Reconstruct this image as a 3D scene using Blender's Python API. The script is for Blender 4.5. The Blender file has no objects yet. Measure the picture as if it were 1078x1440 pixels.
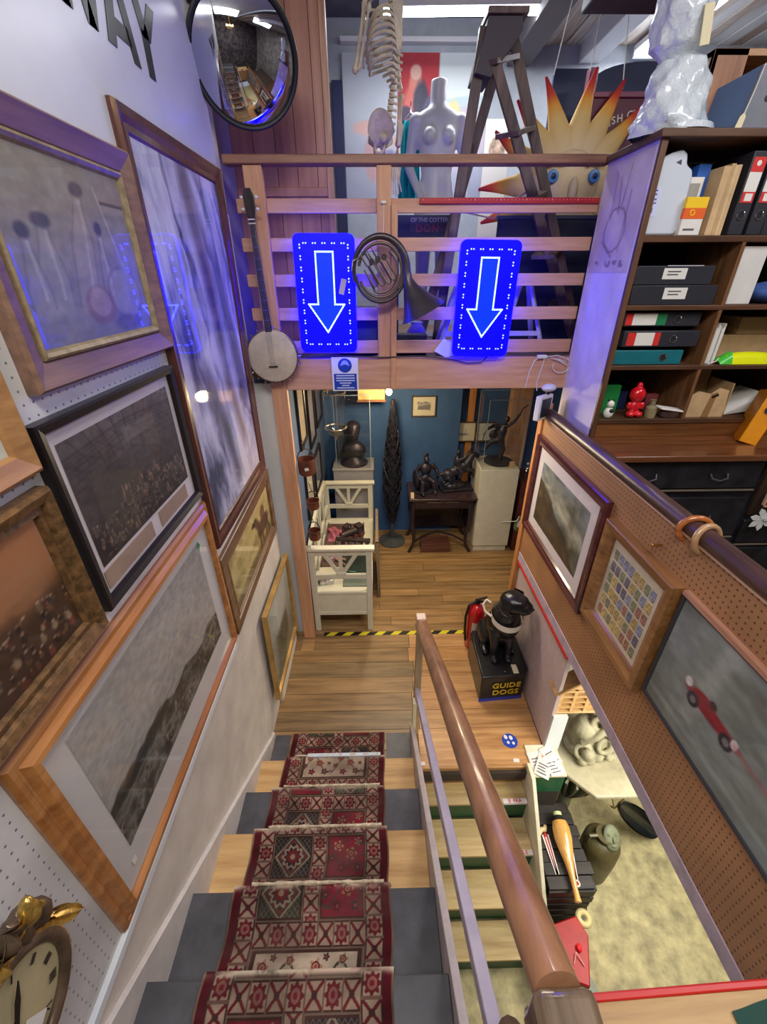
import bpy, math, random
import numpy as np
from mathutils import Vector, Matrix, Euler

SC = bpy.context.scene
COL = SC.collection
PI = math.pi
rnd = random.Random(7)

# ------------------------------------------------------------------ camera
cam_data = bpy.data.cameras.new('camera')
cam_data.sensor_fit = 'HORIZONTAL'
cam_data.sensor_width = 36.0
cam_data.lens = 36.0 * 593.0 / 1078.0
cam_data.clip_start = 0.02
cam = bpy.data.objects.new('camera', cam_data)
COL.objects.link(cam)
cam.matrix_world = Matrix(((0.9998093, 0.0129939, -0.0145777, 0.0),
                           (-0.0190838, 0.4917741, -0.8705136, 0.0),
                           (-0.0041425, 0.8706258, 0.4919283, 3.1),
                           (0, 0, 0, 1)))
SC.camera = cam

# ------------------------------------------------------------------ world, exposure
world = bpy.data.worlds.new('world')
SC.world = world
world.use_nodes = True
world.node_tree.nodes['Background'].inputs[0].default_value = (0.80, 0.86, 1.0, 1)
world.node_tree.nodes['Background'].inputs[1].default_value = 0.42
SC.view_settings.view_transform = 'Standard'
SC.view_settings.look = 'None'
SC.view_settings.gamma = 1.0
SC.view_settings.use_curve_mapping = False
SC.view_settings.exposure = 0.35
SC.cycles.use_denoising = True
SC.cycles.max_bounces = 8
SC.cycles.diffuse_bounces = 4
SC.cycles.glossy_bounces = 3
SC.cycles.transmission_bounces = 4
SC.cycles.transparent_max_bounces = 12
SC.cycles.sample_clamp_indirect = 6.0
SC.cycles.caustics_reflective = False
SC.cycles.caustics_refractive = False


def area(name, loc, target, size, power, color, size_y=None):
    d = bpy.data.lights.new(name, 'AREA')
    d.shape = 'RECTANGLE'
    d.size = size
    d.size_y = size_y or size
    d.energy = power
    d.color = color
    o = bpy.data.objects.new(name, d)
    COL.objects.link(o)
    o.location = loc
    o.rotation_euler = (Vector(target) - Vector(loc)).to_track_quat('-Z', 'Y').to_euler()
    return o


# unseen area lights added over the stairs, office and basement; the lower-room lamp
area('stair_fill', (0.1, -0.3, 4.9), (0.0, 0.7, 1.0), 1.6, 60, (1.0, 0.97, 0.90), 0.7)
area('office_fill', (2.3, 0.9, 4.75), (1.9, 1.6, 2.0), 1.4, 36, (0.97, 0.97, 1.0), 0.5)
area('lower_room_lamp', (0.35, 3.3, 2.36), (0.2, 2.6, 0), 0.9, 22, (1.0, 0.86, 0.60), 0.25)
area('basement_fill', (1.95, 1.1, 0.90), (1.85, 1.2, -1), 0.9, 30, (1.0, 0.95, 0.82), 0.7)


# ------------------------------------------------------------------ colour and materials
def lin(c):
    c = np.asarray(c, dtype=float) / 255.0
    return np.where(c <= 0.04045, c / 12.92, ((c + 0.055) / 1.055) ** 2.4)


def rgba(c):
    l = lin(c)
    return (float(l[0]), float(l[1]), float(l[2]), 1.0)


MATS = {}


def mat(name, c, rough=0.55, metal=0.0, var=0.0, scale=9.0, bump=0.0, spec=0.5, coat=0.0, emit=0.0, stretch=(1, 1, 1), c2=None):
    if name in MATS:
        return MATS[name]
    m = bpy.data.materials.new(name)
    m.use_nodes = True
    nt = m.node_tree
    p = nt.nodes['Principled BSDF']
    p.inputs['Base Color'].default_value = rgba(c)
    p.inputs['Roughness'].default_value = rough
    p.inputs['Metallic'].default_value = metal
    p.inputs['Specular IOR Level'].default_value = spec
    p.inputs['Coat Weight'].default_value = coat
    p.inputs['Coat Roughness'].default_value = 0.08
    if emit:
        p.inputs['Emission Color'].default_value = rgba(c)
        p.inputs['Emission Strength'].default_value = emit
    if var or bump or c2:
        tc = nt.nodes.new('ShaderNodeTexCoord')
        mp = nt.nodes.new('ShaderNodeMapping')
        mp.inputs['Scale'].default_value = stretch
        nz = nt.nodes.new('ShaderNodeTexNoise')
        nz.inputs['Scale'].default_value = scale
        nz.inputs['Detail'].default_value = 6
        nz.inputs['Roughness'].default_value = 0.62
        nt.links.new(tc.outputs['Object'], mp.inputs[0])
        nt.links.new(mp.outputs[0], nz.inputs['Vector'])
        if var or c2:
            r = nt.nodes.new('ShaderNodeValToRGB')
            r.color_ramp.elements[0].position = 0.33
            r.color_ramp.elements[1].position = 0.67
            b = np.array(c, float)
            lo = np.array(c2, float) if c2 else np.clip(b * (1 - var), 0, 255)
            hi = b if c2 else np.clip(b * (1 + var), 0, 255)
            r.color_ramp.elements[0].color = rgba(lo)
            r.color_ramp.elements[1].color = rgba(hi)
            nt.links.new(nz.outputs['Fac'], r.inputs[0])
            nt.links.new(r.outputs[0], p.inputs['Base Color'])
        if bump:
            bp = nt.nodes.new('ShaderNodeBump')
            bp.inputs['Strength'].default_value = bump
            bp.inputs['Distance'].default_value = 0.01
            nt.links.new(nz.outputs['Fac'], bp.inputs['Height'])
            nt.links.new(bp.outputs[0], p.inputs['Normal'])
    MATS[name] = m
    return m


def wood(name, c1, c2, axis='x', rough=0.5, scale=5.0, coat=0.0):
    """grain stretched along one axis, c1 the dark figure and c2 the light ground"""
    s = {'x': (0.55, 7, 7), 'y': (7, 0.55, 7), 'z': (7, 7, 0.55)}[axis]
    return mat(name, c2, rough=rough, scale=scale, c2=c1, stretch=s, bump=0.12, coat=coat)


def pegboard(name, c, hole, axis_u, pitch=0.0254, radius=0.17, rough=0.6):
    """hardboard with rows of drilled holes, over the plane of axis_u and Z"""
    m = bpy.data.materials.new(name)
    m.use_nodes = True
    nt = m.node_tree
    p = nt.nodes['Principled BSDF']
    p.inputs['Roughness'].default_value = rough
    tc = nt.nodes.new('ShaderNodeTexCoord')
    sp = nt.nodes.new('ShaderNodeSeparateXYZ')
    nt.links.new(tc.outputs['Object'], sp.inputs[0])

    def mth(op, a, b=None):
        n = nt.nodes.new('ShaderNodeMath')
        n.operation = op
        for i, v in enumerate((a, b)):
            if v is None:
                continue
            if isinstance(v, (int, float)):
                n.inputs[i].default_value = v
            else:
                nt.links.new(v, n.inputs[i])
        return n.outputs[0]
    fu = mth('SUBTRACT', mth('FRACT', mth('DIVIDE', sp.outputs[axis_u], pitch)), 0.5)
    fz = mth('SUBTRACT', mth('FRACT', mth('DIVIDE', sp.outputs['Z'], pitch)), 0.5)
    d = mth('SQRT', mth('ADD', mth('MULTIPLY', fu, fu), mth('MULTIPLY', fz, fz)))
    inside = mth('LESS_THAN', d, radius)
    nz = nt.nodes.new('ShaderNodeTexNoise')
    nz.inputs['Scale'].default_value = 3.5
    nz.inputs['Detail'].default_value = 5
    nt.links.new(tc.outputs['Object'], nz.inputs['Vector'])
    r = nt.nodes.new('ShaderNodeValToRGB')
    b = np.array(c, float)
    r.color_ramp.elements[0].position, r.color_ramp.elements[1].position = 0.3, 0.7
    r.color_ramp.elements[0].color = rgba(b * 0.9)
    r.color_ramp.elements[1].color = rgba(np.clip(b * 1.06, 0, 255))
    nt.links.new(nz.outputs['Fac'], r.inputs[0])
    mx = nt.nodes.new('ShaderNodeMix')
    mx.data_type = 'RGBA'
    nt.links.new(inside, mx.inputs['Factor'])
    nt.links.new(r.outputs[0], mx.inputs['A'])
    mx.inputs['B'].default_value = rgba(hole)
    nt.links.new(mx.outputs['Result'], p.inputs['Base Color'])
    MATS[name] = m
    return m


def painted(name='painted', rough=0.55, spec=0.4):
    """paint, print or pile whose colours are stored on the mesh it covers"""
    if name in MATS:
        return MATS[name]
    m = bpy.data.materials.new(name)
    m.use_nodes = True
    nt = m.node_tree
    p = nt.nodes['Principled BSDF']
    a = nt.nodes.new('ShaderNodeAttribute')
    a.attribute_name = 'Col'
    nt.links.new(a.outputs['Color'], p.inputs['Base Color'])
    p.inputs['Roughness'].default_value = rough
    p.inputs['Specular IOR Level'].default_value = spec
    MATS[name] = m
    return m


def glass_sheet(name='clear_glass', ior=1.5, tint=(1, 1, 1, 1)):
    if name in MATS:
        return MATS[name]
    m = bpy.data.materials.new(name)
    m.use_nodes = True
    nt = m.node_tree
    nt.nodes.remove(nt.nodes['Principled BSDF'])
    out = nt.nodes['Material Output']
    lw = nt.nodes.new('ShaderNodeLayerWeight')
    lw.inputs['Blend'].default_value = 0.5
    pw = nt.nodes.new('ShaderNodeMath')
    pw.operation = 'POWER'
    nt.links.new(lw.outputs['Facing'], pw.inputs[0])
    pw.inputs[1].default_value = 5.0
    fr = nt.nodes.new('ShaderNodeMath')      # Schlick reflectance of one sheet
    fr.operation = 'MULTIPLY_ADD'
    nt.links.new(pw.outputs[0], fr.inputs[0])
    fr.inputs[1].default_value = 0.75
    fr.inputs[2].default_value = 0.045
    tr = nt.nodes.new('ShaderNodeBsdfTransparent')
    tr.inputs[0].default_value = tint
    gl = nt.nodes.new('ShaderNodeBsdfGlossy')
    gl.inputs['Roughness'].default_value = 0.03
    mx = nt.nodes.new('ShaderNodeMixShader')
    nt.links.new(fr.outputs[0], mx.inputs[0])
    nt.links.new(tr.outputs[0], mx.inputs[1])
    nt.links.new(gl.outputs[0], mx.inputs[2])
    nt.links.new(mx.outputs[0], out.inputs['Surface'])
    MATS[name] = m
    return m


def glow(name, c, strength):
    m = bpy.data.materials.new(name)
    m.use_nodes = True
    nt = m.node_tree
    nt.nodes.remove(nt.nodes['Principled BSDF'])
    e = nt.nodes.new('ShaderNodeEmission')
    e.inputs[0].default_value = rgba(c) if max(c) > 1.0 else (*c, 1.0)
    e.inputs[1].default_value = strength
    nt.links.new(e.outputs[0], nt.nodes['Material Output'].inputs['Surface'])
    MATS[name] = m
    return m


# ------------------------------------------------------------------ geometry collector
def frame_of(d):
    d = Vector(d).normalized()
    a = Vector((0, 0, 1)) if abs(d.z) < 0.9 else Vector((1, 0, 0))
    u = d.cross(a).normalized()
    return u, d.cross(u).normalized()


class MB:
    """collects vertices and faces of one mesh"""

    def __init__(s):
        s.v, s.f = [], []

    def add(s, v, f, M=None):
        n = len(s.v)
        s.v += [tuple(M @ Vector(p)) if M is not None else tuple(p) for p in v]
        s.f += [tuple(i + n for i in q) for q in f]
        return s

    def box(s, x0, x1, y0, y1, z0, z1, M=None):
        v = [(x0, y0, z0), (x1, y0, z0), (x1, y1, z0), (x0, y1, z0), (x0, y0, z1), (x1, y0, z1), (x1, y1, z1), (x0, y1, z1)]
        f = [(0, 3, 2, 1), (4, 5, 6, 7), (0, 1, 5, 4), (1, 2, 6, 5), (2, 3, 7, 6), (3, 0, 4, 7)]
        return s.add(v, f, M)

    def bar(s, a, b, w, h=None, up=(0, 0, 1)):
        """rectangular bar from a to b, w across and h along up"""
        a, b = Vector(a), Vector(b)
        d = (b - a).normalized()
        u = Vector(up)
        r = d.cross(u)
        if r.length < 1e-4:
            r = d.cross(Vector((0, 1, 0)))
        r.normalize()
        u = r.cross(d).normalized()
        r, u = r * w / 2, u * (h or w) / 2
        v = [a - r - u, a + r - u, a + r + u, a - r + u, b - r - u, b + r - u, b + r + u, b - r + u]
        return s.add(v, [(0, 1, 2, 3), (7, 6, 5, 4), (0, 4, 5, 1), (1, 5, 6, 2), (2, 6, 7, 3), (3, 7, 4, 0)])

    def tube(s, pts, r, n=10, closed=False, M=None, flat=1.0):
        pts = [Vector(p) for p in pts]
        rs = r if isinstance(r, (list, tuple)) else [r] * len(pts)
        N = len(pts)
        v, f, u = [], [], None
        for i, p in enumerate(pts):
            q0 = pts[i - 1] if (i or closed) else p
            q1 = pts[(i + 1) % N] if (i < N - 1 or closed) else p
            d = (q1 - q0).normalized()
            if u is None:
                u = frame_of(d)[0]
            else:
                u = u - d * u.dot(d)
                u = u.normalized() if u.length > 1e-6 else frame_of(d)[0]
            w = d.cross(u)
            for k in range(n):
                a = 2 * PI * k / n
                v.append(p + (u * math.cos(a) + w * math.sin(a) * flat) * rs[i])
        for i in range(N if closed else N - 1):
            j = (i + 1) % N
            for k in range(n):
                l = (k + 1) % n
                f.append((i * n + k, i * n + l, j * n + l, j * n + k))
        if not closed:
            f.append(tuple(range(n - 1, -1, -1)))
            f.append(tuple((N - 1) * n + k for k in range(n)))
        return s.add(v, f, M)

    def cyl(s, a, b, r0, r1=None, n=16):
        return s.tube([a, b], [r0, r0 if r1 is None else r1], n)

    def lathe(s, prof, c=(0, 0, 0), n=24, M=None, squash=1.0):
        """prof: (radius, z) from bottom to top"""
        v, f = [], []
        for r, z in prof:
            for k in range(n):
                a = 2 * PI * k / n
                v.append((c[0] + r * math.cos(a), c[1] + r * squash * math.sin(a), c[2] + z))
        for i in range(len(prof) - 1):
            for k in range(n):
                l = (k + 1) % n
                f.append((i * n + k, i * n + l, (i + 1) * n + l, (i + 1) * n + k))
        f.append(tuple(range(n - 1, -1, -1)))
        f.append(tuple((len(prof) - 1) * n + k for k in range(n)))
        return s.add(v, f, M)

    def ball(s, c, r, n=14, M=None):
        rx, ry, rz = r if isinstance(r, (list, tuple)) else (r, r, r)
        v, f = [], []
        m = max(5, n // 2 + 1)
        for i in range(m + 1):
            t = PI * i / m
            rr, z = max(math.sin(t), 1e-3), -math.cos(t)
            for k in range(n):
                a = 2 * PI * k / n
                q = Vector((rx * rr * math.cos(a), ry * rr * math.sin(a), rz * z))
                if M is not None:
                    q = M @ q
                v.append((c[0] + q.x, c[1] + q.y, c[2] + q.z))
        for i in range(m):
            for k in range(n):
                l = (k + 1) % n
                f.append((i * n + k, i * n + l, (i + 1) * n + l, (i + 1) * n + k))
        return s.add(v, f)

    def prism(s, poly, t0, t1, plane='xz', M=None):
        """extrude a polygon lying in a plane along the third axis"""
        def P(a, b, t):
            return {'xz': (a, t, b), 'yz': (t, a, b), 'xy': (a, b, t)}[plane]
        n = len(poly)
        v = [P(a, b, t0) for a, b in poly] + [P(a, b, t1) for a, b in poly]
        f = [tuple(range(n)), tuple(range(2 * n - 1, n - 1, -1))]
        f += [(i, n + i, n + (i + 1) % n, (i + 1) % n) for i in range(n)]
        return s.add(v, f, M)

    def ring(s, c, R, r, n=28, m=8, M=None):
        pts = [(R * math.cos(2 * PI * k / n), R * math.sin(2 * PI * k / n), 0) for k in range(n)]
        T = Matrix.Translation(c)
        return s.tube(pts, r, m, True, T @ M if M is not None else T)

    def surf(s, fn, nu, nv, M=None):
        v = [fn(i / nu, j / nv) for j in range(nv + 1) for i in range(nu + 1)]
        f = [(j * (nu + 1) + i, j * (nu + 1) + i + 1, (j + 1) * (nu + 1) + i + 1, (j + 1) * (nu + 1) + i) for j in range(nv) for i in range(nu)]
        return s.add(v, f, M)


def RX(a): return Matrix.Rotation(math.radians(a), 4, 'X')
def RY(a): return Matrix.Rotation(math.radians(a), 4, 'Y')
def RZ(a): return Matrix.Rotation(math.radians(a), 4, 'Z')
def TR(x, y, z): return Matrix.Translation((x, y, z))


def mesh_of(name, mb, m, smooth=True, angle=38):
    me = bpy.data.meshes.new(name)
    me.from_pydata(mb.v, [], mb.f)
    import bmesh
    bm = bmesh.new()
    bm.from_mesh(me)
    bmesh.ops.recalc_face_normals(bm, faces=bm.faces)
    bm.to_mesh(me)
    bm.free()
    if smooth:
        me.polygons.foreach_set('use_smooth', [True] * len(me.polygons))
        me.set_sharp_from_angle(angle=math.radians(angle))
    me.materials.append(m)
    me.update()
    return me


def props(o, label=None, cat=None, group=None, kind=None):
    for k, v in (('label', label), ('category', cat), ('group', group), ('kind', kind)):
        if v:
            o[k] = v
    return o


def put(name, mb, m, parent=None, label=None, cat=None, group=None, kind=None, bevel=0.0, subd=0, smooth=True, rel=None):
    """link ONE mesh object. Parts are given in their parent's frame; rel shifts room coordinates into that frame"""
    if rel is not None:
        mb.v = [(p[0] - rel[0], p[1] - rel[1], p[2] - rel[2]) for p in mb.v]
    o = bpy.data.objects.new(name, mb if isinstance(mb, bpy.types.Mesh) else mesh_of(name, mb, m, smooth))
    COL.objects.link(o)
    if parent is not None:
        o.parent = parent
    if bevel:
        b = o.modifiers.new('bevel', 'BEVEL')
        b.width = bevel
        b.segments = 2
        b.limit_method = 'ANGLE'
        b.angle_limit = math.radians(40)
    if subd:
        q = o.modifiers.new('subdivision', 'SUBSURF')
        q.levels = q.render_levels = subd
    return props(o, label, cat, group, kind)


def thing(name, label, cat, loc=(0, 0, 0), rot=(0, 0, 0), group=None):
    o = bpy.data.objects.new(name, None)
    o.empty_display_size = 0.05
    COL.objects.link(o)
    o.location = loc
    o.rotation_euler = tuple(math.radians(a) for a in rot)
    return props(o, label, cat, group)


def single(name, mb, m, label, cat, group=None, loc=None, **k):
    """a thing that is one mesh; its origin at loc, the mesh in room coordinates"""
    o = put(name, mb, m, None, label, cat, group, rel=loc, **k)
    if loc is not None:
        o.location = loc
    return o


def copy_tree(o, parent=None):
    c = o.copy()
    COL.objects.link(c)
    if parent is not None:
        c.parent = parent
    for ch in list(o.children):
        copy_tree(ch, c)
    return c


def shared(name, me, loc, parent, rot=(0, 0, 0), scale=(1, 1, 1)):
    o = bpy.data.objects.new(name, me)
    COL.objects.link(o)
    o.parent = parent
    o.location = loc
    o.rotation_euler = tuple(math.radians(a) for a in rot)
    o.scale = scale
    return o


def text_mesh(name, s, size, m, M, depth=0.001, align='LEFT', space=1.0, bold=0.0):
    """lettering as flat cut-out letters standing in the XY plane of M"""
    c = bpy.data.curves.new(name, 'FONT')
    c.body = s
    c.size = size
    c.extrude = depth
    c.offset = bold
    c.align_x = align
    c.align_y = 'CENTER'
    c.space_line = 0.9
    c.space_character = space
    c.resolution_u = 3
    o = bpy.data.objects.new(name, c)
    COL.objects.link(o)
    bpy.context.view_layer.update()
    me = bpy.data.meshes.new_from_object(o)
    bpy.data.objects.remove(o)
    me.name = name
    me.transform(M)
    me.materials.clear()
    me.materials.append(m)
    return me


# ------------------------------------------------------------------ pictures: colours laid on a fine grid of the picture's own mesh
def fbm(ny, nx, seed, base=4, octv=4, sx=1.0, sy=1.0):
    r = np.random.RandomState(seed)
    out = np.zeros((ny, nx))
    amp, tot = 1.0, 0.0
    for o in range(octv):
        gy, gx = max(2, int(base * sy * 2 ** o)) + 1, max(2, int(base * sx * 2 ** o)) + 1
        g = r.rand(gy, gx)
        y = np.linspace(0, gy - 1.001, ny)
        x = np.linspace(0, gx - 1.001, nx)
        yi, xi = y.astype(int), x.astype(int)
        fy, fx = (y - yi)[:, None], (x - xi)[None, :]
        fy, fx = fy * fy * (3 - 2 * fy), fx * fx * (3 - 2 * fx)
        a = g[yi][:, xi] * (1 - fx) + g[yi][:, xi + 1] * fx
        b = g[yi + 1][:, xi] * (1 - fx) + g[yi + 1][:, xi + 1] * fx
        out += amp * (a * (1 - fy) + b * fy)
        tot += amp
        amp *= 0.5
    return out / tot


def ramp(t, *stops):
    """stops: (pos, (r,g,b) sRGB)"""
    t = np.clip(t, stops[0][0], stops[-1][0])
    xs = [s[0] for s in stops]
    return np.stack([np.interp(t, xs, [s[1][k] for s in stops]) for k in range(3)], -1)


def mixc(img, mask, c):
    m = np.clip(mask, 0, 1)[..., None]
    return img * (1 - m) + np.asarray(c, float) * m


def soft(d, w):
    """1 inside (d<0) to 0 outside over width w"""
    return np.clip(0.5 - d / w, 0, 1)


def ell(U, V, cx, cy, rx, ry):
    return np.sqrt(((U - cx) / rx) ** 2 + ((V - cy) / ry) ** 2) - 1


def seg(U, V, x0, y0, x1, y1):
    dx, dy = x1 - x0, y1 - y0
    t = np.clip(((U - x0) * dx + (V - y0) * dy) / (dx * dx + dy * dy + 1e-9), 0, 1)
    return np.sqrt((U - x0 - t * dx) ** 2 + (V - y0 - t * dy) ** 2)


def crowd(img, U, V, seed, n, x0, x1, y0, y1, size, cols):
    r = np.random.RandomState(seed)
    for i in range(n):
        cx, cy = r.uniform(x0, x1), r.uniform(y0, y1)
        s = size * r.uniform(0.6, 1.2)
        c = np.array(cols[r.randint(len(cols))]) * r.uniform(0.7, 1.15)
        img = mixc(img, soft(ell(U, V, cx, cy, s * 0.55, s * 1.25), 0.6) * 0.8, c)
        img = mixc(img, soft(ell(U, V, cx, cy + s * 1.5, s * 0.35, s * 0.4), 0.5) * 0.7, np.array((196, 168, 140)) * r.uniform(0.6, 1.0))
    return img


def grid_mesh(name, fn, nx, ny, img, m):
    """fn(u,v)->point for a (ny+1)x(nx+1) grid, img its colours (sRGB, row 0 at the bottom)"""
    u = np.linspace(0, 1, nx + 1)
    v = np.linspace(0, 1, ny + 1)
    verts = [fn(a, b) for b in v for a in u]
    faces = [(j * (nx + 1) + i, j * (nx + 1) + i + 1, (j + 1) * (nx + 1) + i + 1, (j + 1) * (nx + 1) + i) for j in range(ny) for i in range(nx)]
    me = bpy.data.meshes.new(name)
    me.from_pydata(verts, [], faces)
    ca = me.color_attributes.new('Col', 'FLOAT_COLOR', 'POINT')
    d = np.ones((len(verts), 4), dtype=np.float32)
    d[:, :3] = lin(np.clip(img, 0, 255)).reshape(-1, 3)
    ca.data.foreach_set('color', d.ravel())
    me.materials.append(m)
    me.update()
    return me


def UV(nx, ny):
    return np.meshgrid(np.linspace(0, 1, nx + 1), np.linspace(0, 1, ny + 1))

# ================================================================== THE SETTING
PLASTER = mat('beige_plaster', (208, 200, 188), 0.8, var=0.05, scale=5, bump=0.08)
WHITEW = mat('white_wall_paint', (214, 214, 214), 0.7, var=0.03, scale=4)
DARKCEIL = mat('dark_ceiling_board', (92, 92, 104), 0.8, var=0.08)
BLUEWALL = mat('blue_wall_paint', (62, 98, 150), 0.75, var=0.06, scale=3)
PINE = [wood('pine_a', (190, 140, 114), (212, 164, 138), 'x'), wood('pine_b', (196, 146, 120), (218, 170, 144), 'x')]
PINEZ = wood('pine_post', (192, 138, 104), (214, 162, 126), 'z')
OAKZ = wood('orange_post', (170, 108, 58), (204, 142, 86), 'z')


def struct(name, mb, m, parent=None, **k):
    return put(name, mb, m, parent, kind='structure', **k)


wl = struct('wall_left', MB().box(-0.98, -0.845, -1.6, 3.0, -1.1, 5.0), PLASTER)
put('lower_panel', MB().box(-0.845, -0.828, -1.6, 2.97, -0.05, 1.235), PLASTER, wl)
put('pegboard_panel', MB().box(-0.845, -0.832, -1.6, 2.97, 1.25, 3.40), pegboard('white_pegboard', (216, 214, 212), (112, 110, 112), 'Y', 0.032, 0.10), wl)
put('batten', MB().box(-0.845, -0.815, -1.6, 1.75, 1.232, 1.268), mat('white_gloss', (226, 232, 234), 0.4), wl, bevel=0.003)
put('lower_block', MB().box(-0.83, -0.80, 2.30, 3.0, -0.02, 0.46), mat('white_block', (222, 216, 200), 0.7, var=0.06), wl, bevel=0.012)
struct('wall_left_far', MB().box(-1.0, -0.90, 3.0, 5.3, 2.6, 5.0), mat('mauve_wall', (150, 140, 160), 0.8, var=0.05))
struct('wall_left_lower', MB().box(-1.0, -0.645, 3.12, 5.2, -0.1, 2.45), mat('slate_blue_paint', (74, 92, 124), 0.75, var=0.06))
struct('wall_back', MB().box(-1.0, 4.2, 5.2, 5.3, 2.6, 5.0), mat('back_wall_paint', (176, 182, 190), 0.8, var=0.04))
put('ledge', MB().box(-0.27, 1.25, 5.12, 5.2, 4.832, 4.866), mat('white_ledge', (226, 226, 230), 0.5), bpy.data.objects['wall_back'], bevel=0.004)
wb = struct('wall_back_lower', MB().box(-1.0, 2.4, 5.1, 5.2, -0.1, 2.45), BLUEWALL)
put('panel', MB().box(-0.9, 1.02, 4.98, 5.1, -0.02, 2.4), BLUEWALL, wb)
put('stud', MB().box(1.12, 1.20, 5.04, 5.1, 0.0, 2.4), OAKZ, wb, bevel=0.004)
put('cross_stud', MB().box(1.02, 1.30, 5.045, 5.1, 1.28, 1.36), PINE[0], wb, bevel=0.004)
put('wide_stud', MB().box(1.62, 1.86, 4.98, 5.1, 0.0, 2.4), wood('pale_stud', (196, 142, 104), (226, 178, 138), 'z'), wb, bevel=0.004)

struct('shade_strip', MB().box(-0.36, -0.262, 5.15, 5.2, 2.6, 4.60), mat('wall_shade_navy', (40, 44, 84), 0.6), bevel=0.004)  # dark strip stands in for shade on the wall beside the poster
# mezzanine deck, the beam and the ceilings
struct('floor_mezzanine', MB().box(-0.9, 4.2, 3.05, 5.2, 2.46, 2.6), mat('deck_boards', (120, 96, 84), 0.7, var=0.1))
struct('beam', MB().box(-0.62, 1.36, 3.0, 3.06, 2.393, 2.600), PINE[0], bevel=0.004)
struct('ceiling_dark', MB().box(-1.0, 1.35, 2.6, 5.3, 5.0, 5.08), DARKCEIL)
struct('ceiling_stair', MB().box(-1.0, 1.35, -1.7, 2.6, 5.0, 5.08), WHITEW)
struct('wall_behind', MB().box(-1.0, 4.3, -1.75, -1.65, -1.1, 5.0), mat('shop_wall_behind', (66, 60, 60), 0.8, var=0.6, scale=4))
struct('wall_office_far', MB().box(4.2, 4.3, -1.7, 5.3, -1.1, 5.0), mat('shop_wall_far', (140, 132, 126), 0.8, var=0.2, scale=3))
co = struct('ceiling_office', MB().box(1.35, 4.2, -1.7, 5.3, 4.86, 4.95), mat('ceiling_backing', (64, 58, 58), 0.8))
pm = [wood('ceiling_plank_a', (142, 120, 104), (186, 168, 152), 'y', 0.45), wood('ceiling_plank_b', (156, 138, 124), (200, 188, 176), 'y', 0.45), mat('ceiling_plank_white', (206, 206, 206), 0.45)]
me = [mesh_of('plank', MB().box(0, 0.104, -1.65, 5.3, 0, 0.022), q, False) for q in pm]
for i in range(24):
    x = 1.36 + 0.112 * i
    o = shared('plank', me[2 if i in (4, 5, 12, 14, 15, 17, 18, 20) else i % 2], (x, 0, 4.836 if i % 2 else 4.842), co)
struct('trim_1', MB().box(1.84, 2.02, 0.5, 5.2, 4.72, 4.845), mat('white_beam', (220, 220, 224), 0.5), bevel=0.006)
struct('trim_2', MB().box(1.20, 1.40, 2.9, 5.2, 4.70, 5.0), mat('grey_boxing', (104, 98, 100), 0.7), bevel=0.005)
struct('trim_3', MB().box(1.24, 1.68, 3.25, 3.60, 4.43, 4.84), mat('dark_duct', (66, 62, 76), 0.6), bevel=0.008)

# landing and lower-room floor, plank by plank (they run across the stairs)
fl = struct('floor', MB().box(-0.95, 1.30, 1.70, 3.05, -0.12, -0.03), mat('floor_underside', (60, 48, 38), 0.8))
struct('trim_8', MB().box(-1.0, -0.645, 3.09, 3.12, 0.0, 2.42), WHITEW)
fl2 = struct('floor_lower_room', MB().box(-0.95, 2.4, 3.05, 5.1, -0.12, -0.03), mat('floor_underside', (60, 48, 38), 0.8))
FW = [wood('board_dirty_%d' % i, a, b, 'x', 0.42, 3.2) for i, (a, b) in enumerate([((104, 78, 48), (156, 122, 78)), ((112, 84, 52), (168, 132, 86)), ((94, 74, 48), (146, 118, 78))])]
FO = [wood('board_orange_%d' % i, a, b, 'x', 0.4, 3.2) for i, (a, b) in enumerate([((156, 108, 60), (202, 152, 96)), ((148, 104, 58), (194, 148, 94)), ((162, 114, 66), (208, 162, 106))])]
FL = [wood('board_pale_%d' % i, a, b, 'x', 0.4, 3.2) for i, (a, b) in enumerate([((126, 94, 58), (180, 142, 94)), ((118, 88, 54), (170, 134, 90)), ((136, 100, 60), (188, 148, 98))])]
y = 1.705
k = 0
while y < 3.04:
    w = min(0.165, 3.045 - y)
    put('plank', MB().box(-0.83, 0.268 + 0.02 * (k % 3), y, y + w - 0.004, -0.03, 0.0), FW[k % 3], fl, smooth=False)
    if y > 1.72:
        put('plank', MB().box(0.272 + 0.02 * (k % 3), 1.215 if y > 1.86 else 1.08, y if k > 1 else 1.738, y + w - 0.004, -0.03, 0.0), FO[(k * 2) % 3], fl, smooth=False)
    y += w
    k += 1
put('nosing', MB().box(0.25, 1.075, 1.722, 1.745, -0.035, 0.002), FO[1], fl, bevel=0.005)
put('step_riser', MB().box(0.25, 1.05, 1.735, 1.75, -0.205, -0.03), FO[0], fl)
y, k = 3.05, 0
while y < 5.08:
    w = 0.112
    cut = -0.1 + 1.5 * rnd.random()
    put('plank', MB().box(-0.88, cut - 0.002, y, y + w - 0.004, -0.03, -0.001 * (k % 2)), FL[k % 3], fl2, smooth=False)
    put('plank', MB().box(cut + 0.002, 2.3, y, y + w - 0.004, -0.03, -0.001 * ((k + 1) % 2)), FL[(k + 1) % 3], fl2, smooth=False)
    y += w
    k += 1
single('floor_repair_panel', MB().box(-0.735, -0.62, 2.83, 2.98, 0.0, 0.006), FL[2], 'small pale square of new wood let into the dirty landing at the foot of the corner post', 'patch')

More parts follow.
